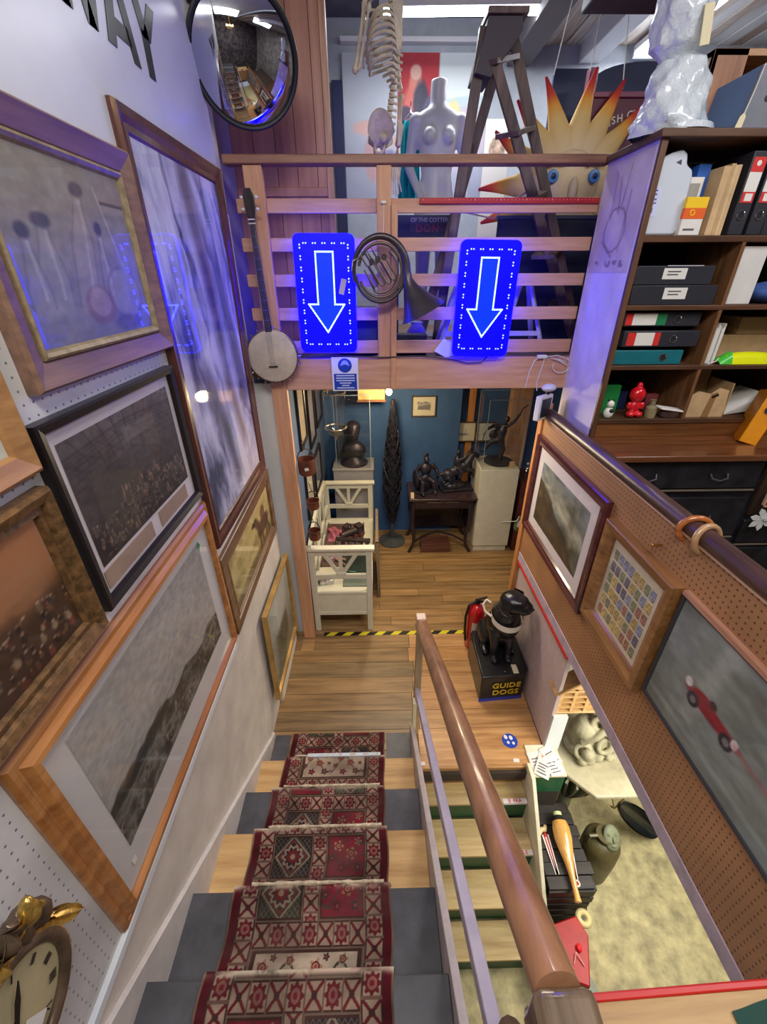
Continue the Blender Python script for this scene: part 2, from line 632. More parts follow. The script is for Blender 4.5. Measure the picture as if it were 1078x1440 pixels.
# basement: stained concrete, walls below the upper floors
conc = mat('stained_concrete', (216, 204, 154), 0.75, scale=9, c2=(150, 140, 108), bump=0.3)
struct('floor_basement', MB().box(0.20, 3.4, -0.9, 3.05, -1.1, -1.0), conc)
struct('trim_4', MB().prism([(1.02, 0.30), (1.42, 0.30), (1.40, 0.86), (1.34, 1.02), (1.28, 1.10), (1.18, 1.12), (1.0, 0.9)], -1.0, -0.994, 'xy'), mat('grey_floor_paint', (150, 158, 142), 0.6, var=0.08), bevel=0.001)
struct('wall_basement_back', MB().box(1.26, 3.4, 2.55, 2.65, -1.1, 0.95), mat('basement_wall', (190, 186, 172), 0.8, var=0.07))
struct('wall_basement_far', MB().box(3.3, 3.4, -0.9, 2.6, -1.1, 0.95), mat('basement_wall', (190, 186, 172), 0.8))
struct('floor_office', MB().box(1.245, 4.2, -0.6, 3.05, 0.955, 1.045), mat('office_floor', (86, 70, 58), 0.8))
struct('trim_5', MB().box(1.198, 1.245, -0.2, 2.96, 0.965, 1.046), mat('lilac_fascia', (176, 160, 172), 0.6, var=0.08, scale=14), bevel=0.003)
pk = struct('wall_right_lower', MB().box(1.222, 1.245, 1.88, 2.93, 0.0, 0.965), mat('pinkish_panel', (192, 172, 170), 0.7, var=0.05, stretch=(1, 6, 1)))
put('red_edge', MB().box(1.188, 1.222, 1.86, 2.90, 0.950, 0.962), mat('red_gloss', (186, 34, 28), 0.4), pk)
pg = struct('wall_right', MB().box(1.203, 1.24, 0.22, 2.95, 1.046, 2.205), pegboard('brown_pegboard', (164, 118, 78), (96, 64, 38), 'Y', 0.0254, 0.17))
put('top_lip', MB().box(1.196, 1.245, 0.22, 2.95, 2.205, 2.215), mat('pale_lip', (196, 160, 130), 0.5), pg)
struct('trim_6', MB().box(1.185, 1.25, 2.93, 3.0, 0.0, 2.30), OAKZ, bevel=0.006)

# ================================================================== CARPETED STAIRS
GREYPAINT = mat('grey_step_paint', (74, 74, 78), 0.45, var=0.16, scale=7, bump=0.08)
TREADW = wood('new_tread_wood', (178, 136, 82), (220, 182, 124), 'x', 0.5, 2.6)
RISERW = mat('riser_paint', (180, 176, 170), 0.6, var=0.06)
st = thing('carpeted_staircase', 'flight of stairs with alternating grey and bare wood treads against the picture wall', 'stairs', (-0.29, 1.7, 0))
REL = (-0.29, 1.7, 0)


def nose(i): return 1.995 - 0.303 * i


for i in range(1, 10):
    y1 = nose(i)
    put('tread', MB().box(-0.81, 0.225, y1 - 0.318, y1, 0.2 * i - 0.026, 0.2 * i), TREADW if i in (1, 3) else GREYPAINT, st, bevel=0.004, rel=REL)
    put('riser', MB().box(-0.81, 0.225, y1 - 0.028, y1 - 0.012, 0.2 * i - 0.2, 0.2 * i - 0.026), RISERW, st, rel=REL)
put('wall_string', MB().prism([(2.0, 0.0), (2.0, 0.045), (1.96, 0.055), (0.37, 1.165), (-0.9, 2.05), (-0.9, 1.75), (1.70, 0.0)], -0.828, -0.806, 'yz'), mat('string_paint', (208, 202, 196), 0.55, var=0.05), st, rel=REL, bevel=0.003)
put('outer_string', MB().prism([(2.0, 0.0), (2.0, 0.13), (0.18, 1.235), (0.18, 0.86), (1.62, 0.0)], 0.226, 0.256, 'yz'), mat('lilac_string_paint', (202, 192, 190), 0.55, var=0.06), st, rel=REL, bevel=0.003)
single('landing_pad', MB().box(-0.80, -0.685, 1.712, 2.0, 0.0, 0.005), GREYPAINT, 'grey painted patch at the foot of the stairs, on the picture wall side', 'mat')
single('landing_pad', MB().box(0.045, 0.225, 1.712, 2.0, 0.0, 0.005), GREYPAINT, 'grey painted patch at the foot of the stairs, beside the white newel foot', 'mat')


# carpet: rows of small panels with flowers and medallions, guard bands between them
def carpet(nx, ny, v0, v1):
    u, v = np.meshgrid(np.linspace(0, 1, nx + 1), np.linspace(v0, v1, ny + 1))
    RED, CREAM, NAVY, BROWN, GREEN, OX = (104, 34, 40), (158, 136, 116), (46, 42, 46), (66, 44, 38), (62, 64, 52), (120, 36, 48)
    img = np.zeros(u.shape + (3,)) + np.array((70, 44, 40))

    def guard(mask, s, q):
        """band of crosses and rosettes: s runs along it in periods, q across it from -0.5 to 0.5"""
        f = (s % 1.0) - 0.5
        img[mask] = CREAM
        d = np.sqrt(f ** 2 + q ** 2)
        odd = (np.floor(s) % 2).astype(bool)
        img[mask & ~odd & (np.abs(np.abs(f) - np.abs(q)) < 0.10)] = RED
        img[mask & ~odd & (d < 0.14)] = BROWN
        img[mask & odd & (d < 0.40 + 0.07 * np.cos(8 * np.arctan2(q, f)))] = RED
        img[mask & odd & (d < 0.24)] = (140, 92, 84)
        img[mask & odd & (d < 0.12)] = OX
        img[mask & (np.abs(q) > 0.43)] = BROWN
        img[mask & (np.abs(f) > 0.44)] = (112, 84, 74)
    # rows
    row_h, band_h = 0.262, 0.078
    r = np.floor(v / row_h).astype(int)
    t = v - r * row_h
    isband = t > row_h - band_h
    inner = (u > 0.165) & (u < 0.835)
    for lo in (0.055, 0.835):
        m = (u > lo) & (u < lo + 0.11)
        guard(m, v / 0.066, (u - lo) / 0.11 - 0.5)
    guard(inner & isband, (u - 0.165) / 0.67 * 7, (t - row_h + band_h) / band_h - 0.5)
    wide = (r % 4 == 2)
    mid = (u > 0.45) & (u < 0.55)
    guard(inner & ~isband & mid & ~wide, v / 0.062, (u - 0.45) / 0.10 - 0.5)
    ph = row_h - band_h
    pan = inner & ~isband & (~mid | wide)
    left = u < 0.5
    x = np.where(wide, (u - 0.5) / 0.67, np.where(left, (u - 0.3075) / 0.285, (u - 0.6925) / 0.285))
    y = t / ph - 0.5
    kind = np.where(wide, 3, (left.astype(int) + r) % 2)
    kind = np.where((kind == 0) & (r % 3 == 1), 2, kind)
    base = np.array([NAVY, OX, GREEN, (176, 158, 136)])[kind]
    img = np.where(pan[..., None], base, img)
    med = np.abs(x) * 1.1 + np.abs(y)
    rad = np.sqrt(x ** 2 + y ** 2)
    ang = np.arctan2(y, x)
    m0 = pan & ((kind == 0) | (kind == 2))
    lat = np.abs(np.abs(x * 9 % 1 - 0.5) - np.abs(y * 7 % 1 - 0.5)) < 0.07
    img[m0 & lat & (med > 0.46)] = (104, 92, 80)
    img[m0 & (np.abs(med - 0.46) < 0.03)] = (136, 122, 102)
    img[m0 & (np.abs(med - 0.36) < 0.035)] = (110, 58, 54)
    img[m0 & (np.abs(rad - 0.22 - 0.03 * np.cos(10 * ang)) < 0.03)] = (146, 130, 112)
    img[m0 & (rad < 0.15 + 0.03 * np.cos(8 * ang))] = (112, 44, 46)
    img[m0 & (rad < 0.06)] = (150, 128, 104)
    m1 = pan & ((kind == 1) | (kind == 3))
    xx = np.where(kind == 3, ((x + 0.5) * 2.2) % 1.0 - 0.5, x)
    vine = np.abs(y - 0.28 * np.sin(7 * xx + r)) < 0.03
    img[m1 & vine] = (60, 62, 54)
    for (fx, fy, fr, c) in ((-0.2, 0.22, 0.13, (156, 116, 92)), (0.12, 0.05, 0.15, (150, 104, 74)), (-0.1, -0.26, 0.12, (100, 36, 44)), (0.3, 0.32, 0.10, (140, 116, 96)), (0.3, -0.25, 0.12, (58, 66, 58)), (-0.36, -0.05, 0.10, (60, 64, 54)), (-0.02, 0.36, 0.07, (52, 58, 50)), (0.42, 0.04, 0.07, (54, 58, 52))):
        d = np.sqrt((xx - fx) ** 2 + (y - fy) ** 2)
        a = np.arctan2(y - fy, xx - fx)
        img[m1 & (d < fr * (0.78 + 0.22 * np.cos(5 * a)))] = c
        img[m1 & (np.abs(d - fr * 0.5) < fr * 0.1)] = (84, 34, 38)
        img[m1 & (d < fr * 0.25)] = (150, 60, 62)
    img[pan & ((np.abs(x) > 0.44) | (np.abs(y) > 0.43))] = BROWN
    img[pan & ((np.abs(x) > 0.475) | (np.abs(y) > 0.47))] = (112, 92, 78)
    img[(u < 0.055) | (u > 0.945)] = (84, 26, 34)
    img[(u < 0.012) | (u > 0.988)] = (124, 98, 78)
    n = fbm(ny + 1, nx + 1, int(v0 * 100) + 3, 5, 6)[..., None]
    img = img * (0.48 + 0.75 * n)
    dust = np.clip(fbm(ny + 1, nx + 1, int(v0 * 100) + 9, 3, 5) - 0.42, 0, 1)[..., None] * 1.3
    img = img * (1 - dust) + np.array((96, 76, 68)) * dust
    return img


PILE = painted('carpet_pile', 0.95, 0.1)
rn = thing('stair_runner', 'worn red and cream patterned carpet runner laid down the middle of the stairs', 'carpet', (-0.31, 1.7, 0))
RR = (-0.31, 1.7, 0)
EDGES = {0: (-0.674, 0.031), 1: (-0.656, 0.026), 2: (-0.653, 0.023), 3: (-0.651, 0.032), 4: (-0.63, 0.038), 5: (-0.615, 0.036), 6: (-0.61, 0.035), 7: (-0.61, 0.035)}
FRAY = mat('frayed_backing', (196, 178, 152), 0.95, var=0.18, scale=40)
vv = 0.0
for i in range(0, 8):
    xl, xr = EDGES[i]
    y0, y1 = (1.712, 2.005) if i == 0 else (nose(i) - 0.303, nose(i) + 0.014)
    z = 0.2 * i + 0.009
    L = y1 - y0
    drop = 0.05 if i else 0.0
    tot = L + drop

    def fn(a, b, xl=xl, xr=xr, y0=y0, y1=y1, z=z, L=L, drop=drop, tot=tot, i=i):
        s = b * tot
        x = xl + (xr - xl) * a + 0.004 * math.sin(9 * b + i)
        w = 0.0025 * math.sin(14 * a + i) * math.sin(7 * b)
        if s <= L:
            return (x - RR[0], y0 + s - RR[1], z + abs(w) - RR[2])
        return (x - RR[0], y1 + 0.004 - RR[1], z - (s - L) - RR[2])
    nx, ny = (240, int(560 * tot))
    img = carpet(nx, ny, vv, vv + tot)[:, :, :]
    # worn white along the nosing
    if i:
        u, v = UV(nx, ny)
        wear = np.exp(-((v * tot - L) / 0.012) ** 2) * np.clip(fbm(ny + 1, nx + 1, 40 + i, 9, 4) * 2.6 - 0.65, 0, 1)
        img = mixc(img, wear * 0.9, (206, 190, 164))
    vv += tot + 0.06
    cs = put('carpet_strip', grid_mesh('carpet_strip', fn, nx, ny, img, PILE), None, rn)
    if i in (0, 1, 2, 3, 4):
        f = MB()
        r2 = random.Random(i)
        n = 26
        pts = [(xl + 0.07 + (xr - xl - 0.1) * k / n, (nose(i) + 0.02) if i else 1.716, z + 0.004 + 0.004 * r2.random()) for k in range(n + 1)]
        f.tube(pts, [0.004 + 0.006 * r2.random() for _ in pts], 6)
        put('frayed_edge', f, FRAY, cs, rel=RR)
single('loose_strip', MB().box(-0.5, 0.0, 1.700, 1.722, 0.206, 0.222), mat('blue_white_tape', (196, 204, 214), 0.5, var=0.1), 'pale blue-white strip lying along the lowest carpeted nosing', 'strip')

# ================================================================== GREEN STAIRS DOWN TO THE BASEMENT
gs = thing('basement_steps', 'short steep steps with pale wood treads and green risers going down to the concrete', 'stairs', (0.56, 1.4, -1.0))
GR = (0.56, 1.4, -1.0)
GREEN = mat('green_gloss', (22, 84, 54), 0.4, var=0.08)
PALET = wood('pale_tread', (168, 140, 90), (206, 182, 132), 'x', 0.55, 3.0)
NY = (1.583, 1.352, 1.137, 0.94)
for i, yy in enumerate(NY):
    back = 1.735 if i == 0 else NY[i - 1]
    z = -0.2 * (i + 1)
    put('tread', MB().box(0.262, 1.05, yy, back, z - 0.022, z), PALET, gs, rel=GR, bevel=0.003)
    put('riser', MB().box(0.262, 1.05, yy + 0.012, yy + 0.028, z - 0.2, z - 0.022), GREEN, gs, rel=GR)
put('string', MB().prism([(1.735, 0.03), (1.735, -0.30), (1.02, -1.0), (0.80, -1.0), (0.80, -0.90), (0.86, -0.78), (1.62, 0.03)], 1.052, 1.078, 'yz'), mat('cream_string', (222, 214, 186), 0.55, var=0.05), gs, rel=GR, bevel=0.003)
tp = mat('tape_white', (226, 216, 210), 0.4, var=0.03)
tr_ = mat('tape_red_print', (196, 52, 58), 0.5)
for nm, x0, x1, i, txt in (('on the top step', 0.875, 1.045, 0, 'E  FRA'), ('on the second step', 0.89, 1.045, 1, 'AGILE')):
    z = -0.2 * (i + 1)
    t = thing('fragile_tape', 'white tape with red capitals along the edge of a green step, ' + nm, 'tape', ((x0 + x1) / 2, NY[i], z))
    put('tape', MB().box(-(x1 - x0) / 2, (x1 - x0) / 2, -0.002, 0.03, 0.0008, 0.002).box(-(x1 - x0) / 2, (x1 - x0) / 2, -0.0025, -0.001, -0.016, 0.002), tp, t)
    put('lettering', text_mesh('lettering', txt, 0.034, tr_, TR(0, 0.014, 0.0028), 0.0003, 'CENTER', 1.0, 0.0006), None, t)
for x, yy, z, nm in ((0.30, 1.76, 0.001, 'near the white newel foot'), (0.99, 1.77, 0.001, 'beside the blue floor sticker'), (0.33, 1.165, -0.598, 'on the third green step')):
    single('tape_scrap', MB().prism([(x - .022, yy - .012), (x + .02, yy - .014), (x + .024, yy + .01), (x, yy + .016), (x - .02, yy + .012)], z, z + 0.002, 'xy'), tp, 'torn scrap of white and red tape ' + nm, 'tape')

# ================================================================== STAIR RAIL
NEWEL = wood('newel_wood', (148, 122, 94), (188, 162, 128), 'z', 0.4)
RAILW = wood('handrail_wood', (118, 78, 54), (164, 118, 86), 'y', 0.32, 2.5, coat=0.25)
sr = thing('stair_rail', 'round brown wooden handrail with a lilac lower rail between the two stairs', 'railing', (0.27, 2.0, 0))
SR = (0.27, 2.0, 0)
put('newel_post', MB().box(0.246, 0.294, 1.985, 2.03, 0.0, 1.165), NEWEL, sr, rel=SR, bevel=0.004)
put('newel_cap', MB().box(0.238, 0.302, 1.975, 2.04, 1.165, 1.20), mat('newel_cap_wood', (176, 148, 128), 0.4, var=0.06), sr, rel=SR, bevel=0.006)
put('newel_foot', MB().box(0.236, 0.262, 1.93, 1.985, 0.0, 0.44), mat('cream_paint', (226, 216, 180), 0.5, var=0.04), sr, rel=SR, bevel=0.003)
pts = [(0.272, 1.975, 1.155 + 0.0), (0.273, 1.6, 1.345), (0.275, 1.2, 1.555), (0.277, 0.8, 1.76), (0.283, 0.4, 1.965), (0.2925, 0.215, 2.045)]
put('handrail', MB().tube(pts, 0.041, 18), RAILW, sr, rel=SR)
put('lower_rail', MB().bar((0.266, 2.0, 0.50), (0.266, 0.14, 1.575), 0.036, 0.055), mat('lilac_rail_paint', (196, 186, 200), 0.45, var=0.05), sr, rel=SR, bevel=0.004)
nl = thing('top_newel', 'dark glossy block newel where the handrail turns level at the head of the stairs', 'newel post', (0.295, 0.1, 1.2))
DARKV = wood('dark_varnish', (78, 62, 48), (136, 116, 94), 'y', 0.2, 4, coat=0.8)
put('rail_block', MB().box(0.243, 0.347, -0.25, 0.216, 1.955, 2.082), DARKV, nl, rel=(0.295, 0.1, 1.2), bevel=0.016)
put('post', MB().box(0.255, 0.335, 0.07, 0.15, 1.2, 1.96), DARKV, nl, rel=(0.295, 0.1, 1.2), bevel=0.008)
put('scroll', MB().ball((0.235, 0.165, 1.86), (0.035, 0.06, 0.07), 16), mat('brown_scroll', (104, 82, 66), 0.5), nl, rel=(0.295, 0.1, 1.2))
rb = thing('landing_guard', 'plywood guard board with a red painted top edge at the head of the stairs', 'railing', (0.8, 0.232, 1.2), (0, 0, 2.0))
PLY = wood('guard_ply', (158, 122, 78), (190, 154, 104), 'x', 0.5)
put('board', MB().box(-0.44, 0.40, -0.012, 0.004, 0.0, 0.765), PLY, rb)
put('ledge', MB().box(-0.44, 0.40, -0.40, 0.004, 0.765, 0.785), PLY, rb, bevel=0.002)
put('red_edge', MB().box(-0.44, 0.40, -0.004, 0.008, 0.763, 0.790), mat('red_gloss', (186, 34, 28), 0.4), rb, bevel=0.003)
single('green_cloth', MB().surf(lambda u, v: (0.60 + 0.16 * u, 0.08 + 0.118 * v + 0.03 * u, 1.987 + 0.004 * math.sin(9 * u + 5 * v) ** 2), 12, 8), mat('dark_green_cloth', (24, 62, 52), 0.85), 'dark green cloth lying on the plywood ledge at the head of the stairs', 'cloth')

# ================================================================== MEZZANINE BALUSTRADE
ba = thing('balustrade', 'pine balustrade of horizontal slats above the beam, signs hanging on it', 'railing', (0.25, 3.0, 2.6))
BR = (0.25, 3.0, 2.6)
put('top_rail', MB().box(-0.83, 1.335, 2.985, 3.08, 3.632, 3.675), wood('rail_brown', (120, 80, 66), (164, 116, 92), 'x', 0.45), ba, rel=BR, bevel=0.006)
for i, (z0, z1) in enumerate(((3.413, 3.484), (3.219, 3.291), (3.029, 3.099), (2.832, 2.908), (2.626, 2.707))):
    put('slat', MB().box(-0.80, 1.335, 3.048, 3.072, z0, z1), PINE[i % 2], ba, rel=BR, bevel=0.003)
put('post', MB().box(-0.728, -0.622, 3.0, 3.047, 0.0, 3.631), PINEZ, ba, rel=BR, bevel=0.004)
put('post', MB().box(0.020, 0.103, 3.0, 3.047, 2.601, 3.631), PINEZ, ba, rel=BR, bevel=0.004)
put('batten', MB().box(0.104, 0.142, 2.988, 3.047, 2.395, 3.45), PINEZ, ba, rel=BR, bevel=0.003)

# ================================================================== PICTURES
GLASS = glass_sheet()
PAINT = painted('printed_paper', 0.6, 0.3)
OILS = painted('oil_paint', 0.35, 0.5)


def sweep_frame(w, h, prof):
    """mitred frame round a w x h rectangle; prof: (inset, depth) from the outer back edge to the inner back edge"""
    mb = MB()
    v, f = [], []
    for a, d in prof:
        v += [(-w / 2 + a, -d, a), (w / 2 - a, -d, a), (w / 2 - a, -d, h - a), (-w / 2 + a, -d, h - a)]
    n = len(prof)
    for i in range(n):
        j = (i + 1) % n
        for k in range(4):
            l = (k + 1) % 4
            f.append((i * 4 + k, i * 4 + l, j * 4 + l, j * 4 + k))
    return mb.add(v, f)


def picture(name, label, cat, side, x, y0, y1, z0, z1, prof, fm, img, mount=None, mm=None, slip=None, sm=None, roll=0.0, glass=True, pm=None, group=None):
    """side +1 hangs on the left wall facing +X, -1 on the right wall facing -X, 0 on a wall facing the stairs (then y0,y1 run along X).
    prof: frame section; slip: section of an inner frame; mount: (left, right, bottom, top) widths of the board round the print"""
    w, h = y1 - y0, z1 - z0
    c = (y0 + y1) / 2
    if side == 0:
        t = thing(name, label, cat, (c, x, z0), (0, roll, 0), group)
    else:
        t = thing(name, label, cat, (x, c, z0), (0, 0, 90 * side), group)
        t.rotation_mode = 'XYZ'
        t.rotation_euler = (Matrix.Rotation(math.radians(90 * side), 4, 'Z') @ Matrix.Rotation(math.radians(roll), 4, 'Y')).to_euler()
    put('frame', sweep_frame(w, h, prof), fm, t, smooth=False)
    a = max(p[0] for p in prof)
    if slip:
        s = [(p[0] + a, p[1]) for p in slip]
        put('slip', sweep_frame(w, h, s), sm, t, smooth=False)
        a = max(p[0] for p in s)
    d = prof[-1][1]
    ml, mr, mb_, mt = mount or (0, 0, 0, 0)
    if mount:
        put('mount', MB().box(-w / 2 + a - 0.004, w / 2 - a + 0.004, -d + 0.002, 0, a - 0.004, h - a + 0.004), mm, t)
    x0, x1 = -w / 2 + a + ml - (0 if mount else 0.004), w / 2 - a - mr + (0 if mount else 0.004)
    b0, b1 = a + mb_ - (0 if mount else 0.004), h - a - mt + (0 if mount else 0.004)
    pd = d - 0.002 + 0.0015
    ny, nx = img.shape[0] - 1, img.shape[1] - 1
    put('print' if mount else 'canvas', grid_mesh('print', lambda u, v: (x0 + (x1 - x0) * u, -pd, b0 + (b1 - b0) * v), nx, ny, img, pm or (PAINT if glass else OILS)), None, t)
    if glass:
        put('glass', MB().add([(-w / 2 + a, -d - 0.003, a), (w / 2 - a, -d - 0.003, a), (w / 2 - a, -d - 0.003, h - a), (-w / 2 + a, -d - 0.003, h - a)], [(0, 1, 2, 3)]), GLASS, t)
    return t


# ---- the paintings themselves
def img_bottles():
    U, V = UV(150, 150)
    n = fbm(151, 151, 1, 3, 5)
    img = ramp(n * 0.5 + V * 0.5, (0.1, (112, 118, 128)), (0.5, (142, 138, 126)), (0.9, (150, 142, 122)))
    for cx, cw, top, lean, c in ((0.24, 0.10, 0.66, -0.10, (158, 156, 148)), (0.50, 0.085, 0.86, -0.22, (164, 156, 140)), (0.12, 0.07, 0.60, -0.05, (150, 150, 146)), (0.66, 0.05, 0.66, -0.1, (156, 150, 140))):
        X = U - cx - lean * (0.5 - V)
        w = cw * np.clip(1.0 - 0.62 * np.clip((V - top + 0.30) / 0.22, 0, 1), 0.3, 1)
        img = mixc(img, soft(np.maximum(np.abs(X) - w, np.maximum(V - top, 0.16 - V)), 0.05) * 0.55, c)
        img = mixc(img, soft(np.abs(np.abs(X) - w) - 0.004, 0.02) * ((V < top) & (V > 0.2)) * 0.45, (84, 82, 84))
        img = mixc(img, soft(ell(X, V, 0, top, cw * 0.62, 0.04), 0.5) * 0.75, (62, 62, 70))
        img = mixc(img, soft(np.abs(X - w * 0.4) - 0.008, 0.02) * ((V < top - .05) & (V > 0.25)) * 0.5, (206, 204, 196))
    img = mixc(img, soft(ell(U, V, 0.78, 0.26, 0.16, 0.17), 0.25) * 0.55, (158, 154, 150))
    img = mixc(img, soft(np.abs(ell(U, V, 0.78, 0.26, 0.16, 0.17)) - 0.06, 0.12) * 0.5, (92, 86, 84))
    img = mixc(img, soft(ell(U, V, 0.52, 0.2, 0.13, 0.12), 0.2) * 0.6, (118, 92, 84))
    img = mixc(img, soft(ell(U, V, 0.52, 0.22, 0.09, 0.09), 0.2) * 0.7, (166, 150, 140))
    img = mixc(img, soft(ell(U, V, 0.74, 0.07, 0.14, 0.055), 0.3) * 0.6, (84, 84, 104))
    img = mixc(img, soft(np.maximum(np.abs(U - 0.87) - 0.11, np.abs(V - 0.90) - 0.075), 0.01) * 0.7, (150, 136, 128))
    img = mixc(img, soft(np.maximum(np.abs(U - 0.87) - 0.11, np.abs(V - 0.82) - 0.01), 0.01) * 0.8, (60, 58, 60))
    img = mixc(img, soft(seg(U, V, 0.73, 0.9, 0.84, 0.4) - 0.006, 0.01) * 0.7, (190, 188, 186))
    img = mixc(img, soft(np.maximum(np.abs(U - 0.84) - 0.04, np.abs(V - 0.45) - 0.07), 0.03) * 0.5, (150, 152, 160))
    return img * (0.9 + 0.2 * fbm(151, 151, 2, 20, 3))[..., None]


def img_falls():
    nx, ny = 150, 250
    U, V = UV(nx, ny)
    r = np.random.RandomState(5)
    w = fbm(ny + 1, nx + 1, 6, 3, 5) * 0.45
    s = U * 1.0 + 0.38 * V + w
    st = fbm(3, 600, 8, 40, 5)[1]
    k = st[np.clip(((s % 1.9) / 1.9 * 598).astype(int), 0, 598)]
    n = fbm(ny + 1, nx + 1, 7, 6, 5)
    img = ramp(k * 0.40 + n * 0.62, (0.30, (66, 70, 90)), (0.40, (128, 130, 156)), (0.50, (184, 184, 204)), (0.64, (228, 226, 234)))
    for pts, wd, c in ((((0.5, 0.95), (0.6, 0.7), (0.62, 0.55)), 0.07, (74, 66, 76)), (((0.3, 0.42), (0.45, 0.25), (0.5, 0.1)), 0.06, (58, 60, 84)), (((0.75, 0.75), (0.85, 0.5), (0.9, 0.35)), 0.07, (94, 90, 110)), (((0.62, 0.4), (0.75, 0.2)), 0.05, (92, 78, 84))):
        for a, b in zip(pts[:-1], pts[1:]):
            img = mixc(img, soft(seg(U, V, *a, *b) - wd * (0.4 + n), 0.09) * 0.7, c)
    img = mixc(img, np.clip((0.3 - V) * 2, 0, 1) * np.clip(U * 2 - 0.8, 0, 1) * 0.55 * n, (140, 104, 92))
    return img


def img_hall():
    U, V = UV(170, 130)
    n = fbm(131, 171, 11, 5, 5)
    img = ramp(V * 0.6 + n * 0.5, (0.15, (44, 38, 38)), (0.5, (72, 64, 62)), (0.95, (104, 96, 94)))
    for k in range(9):
        img = mixc(img, soft(np.abs(V - 0.93 + 0.02 * k * k * 0.2 + 0.1 * np.abs(U - 0.5)) - 0.004, 0.008) * 0.35, (38, 32, 36))
        img = mixc(img, soft(np.abs((U - 0.5) * (1 + (1 - V) * 1.2) - (k - 4) * 0.11) - 0.004, 0.008) * (V > 0.68) * 0.5, (40, 34, 38))
        img = mixc(img, soft(np.abs((U + (V - 0.7)) - k * 0.14) - 0.004, 0.01) * ((V > 0.7) & (V < 0.88)) * 0.45, (36, 30, 34))
    img = mixc(img, soft(np.maximum(np.abs(U - 0.62) - 0.16, np.abs(V - 0.8) - 0.06), 0.03) * 0.5, (130, 122, 116))
    img = mixc(img, soft(ell(U, V, 0.32, 0.42, 0.2, 0.22), 0.5) * 0.4, (56, 52, 48))
    img = crowd(img, U, V, 4, 230, 0.03, 0.97, 0.02, 0.30, 0.018, [(60, 48, 44), (92, 76, 66), (120, 98, 82), (44, 36, 38)])
    img = crowd(img, U, V, 9, 30, 0.3, 0.7, 0.24, 0.42, 0.02, [(130, 96, 84), (150, 126, 104), (88, 70, 62)])
    return img * (0.85 + 0.3 * fbm(131, 171, 12, 30, 2))[..., None]


def img_horizon():
    U, V = UV(180, 130)
    n = fbm(131, 181, 21, 3, 5)
    img = ramp(V * 0.5 + n * 0.6, (0.25, (150, 146, 140)), (0.6, (170, 168, 162)), (1.0, (150, 150, 146)))
    h = 0.30 + 0.05 * np.sin(U * 5 + 0.5) + 0.05 * fbm(3, 181, 22, 8, 4)[1][None, :] + 0.03 * np.sin(U * 23)
    n2 = fbm(131, 181, 23, 12, 5)
    land = ramp(n2 * 1.2 + (h - V) * 0.3, (0.35, (44, 46, 44)), (0.55, (74, 74, 70)), (0.75, (122, 120, 112)), (0.95, (64, 62, 58)))
    m = soft(V - h, 0.012)[..., None]
    img = img * (1 - m) + land * m
    for k, (cx, r) in enumerate(((0.06, 0.05), (0.13, 0.06), (0.2, 0.055), (0.27, 0.06), (0.34, 0.05), (0.02, 0.04), (0.40, 0.04))):
        img = mixc(img, soft(ell(U, V, cx, 0.33, r * 0.8, r), 0.35) * 0.85, (50, 50, 46))
    img = mixc(img, soft(np.abs(V - 0.2 + 0.16 * (U - 0.3)) - 0.012, 0.02) * (U > 0.2) * 0.5, (120, 116, 106))
    img = crowd(img, U, V, 24, 110, 0.0, 1.0, 0.0, 0.24, 0.012, [(40, 40, 38), (92, 90, 84), (150, 146, 138)])
    return img * (0.9 + 0.2 * fbm(131, 181, 25, 40, 2))[..., None]


def img_battle():
    U, V = UV(150, 100)
    n = fbm(101, 151, 31, 4, 5)
    img = ramp(V + 0.3 * (n - 0.5), (0.0, (52, 34, 24)), (0.35, (96, 64, 42)), (0.55, (160, 112, 74)), (1.0, (182, 124, 84)))
    img = mixc(img, soft(V - 0.4 - 0.12 * fbm(3, 151, 32, 6, 4)[1][None, :], 0.1) * 0.75, (70, 50, 36))
    return crowd(img, U, V, 33, 130, 0.2, 1.0, 0.04, 0.42, 0.026, [(120, 62, 46), (150, 128, 100), (60, 44, 36), (110, 76, 52), (44, 34, 30), (56, 42, 34)])


def img_horse():
    U, V = UV(120, 80)
    n = fbm(81, 121, 41, 5, 5)
    img = ramp(n * 0.8 + V * 0.2, (0.2, (140, 122, 74)), (0.5, (192, 172, 110)), (0.85, (216, 198, 138)))
    img = mixc(img, soft(V - 0.12 - 0.1 * n, 0.08) * 0.7, (92, 78, 44))
    img = mixc(img, soft(ell(U, V, 0.78, 0.42, 0.16, 0.16), 0.3) * 0.9, (62, 44, 34))
    for x0, x1 in ((0.68, 0.66), (0.72, 0.74), (0.86, 0.84), (0.88, 0.92)):
        img = mixc(img, soft(seg(U, V, x0, 0.4, x1, 0.1) - 0.018, 0.02) * 0.9, (54, 40, 32))
    img = mixc(img, soft(seg(U, V, 0.68, 0.5, 0.6, 0.74) - 0.045, 0.04) * 0.9, (70, 48, 34))
    img = mixc(img, soft(ell(U, V, 0.57, 0.74, 0.06, 0.05), 0.3) * 0.9, (70, 48, 34))
    return mixc(img, soft(ell(U, V, 0.8, 0.66, 0.06, 0.14), 0.3) * 0.8, (96, 62, 44))


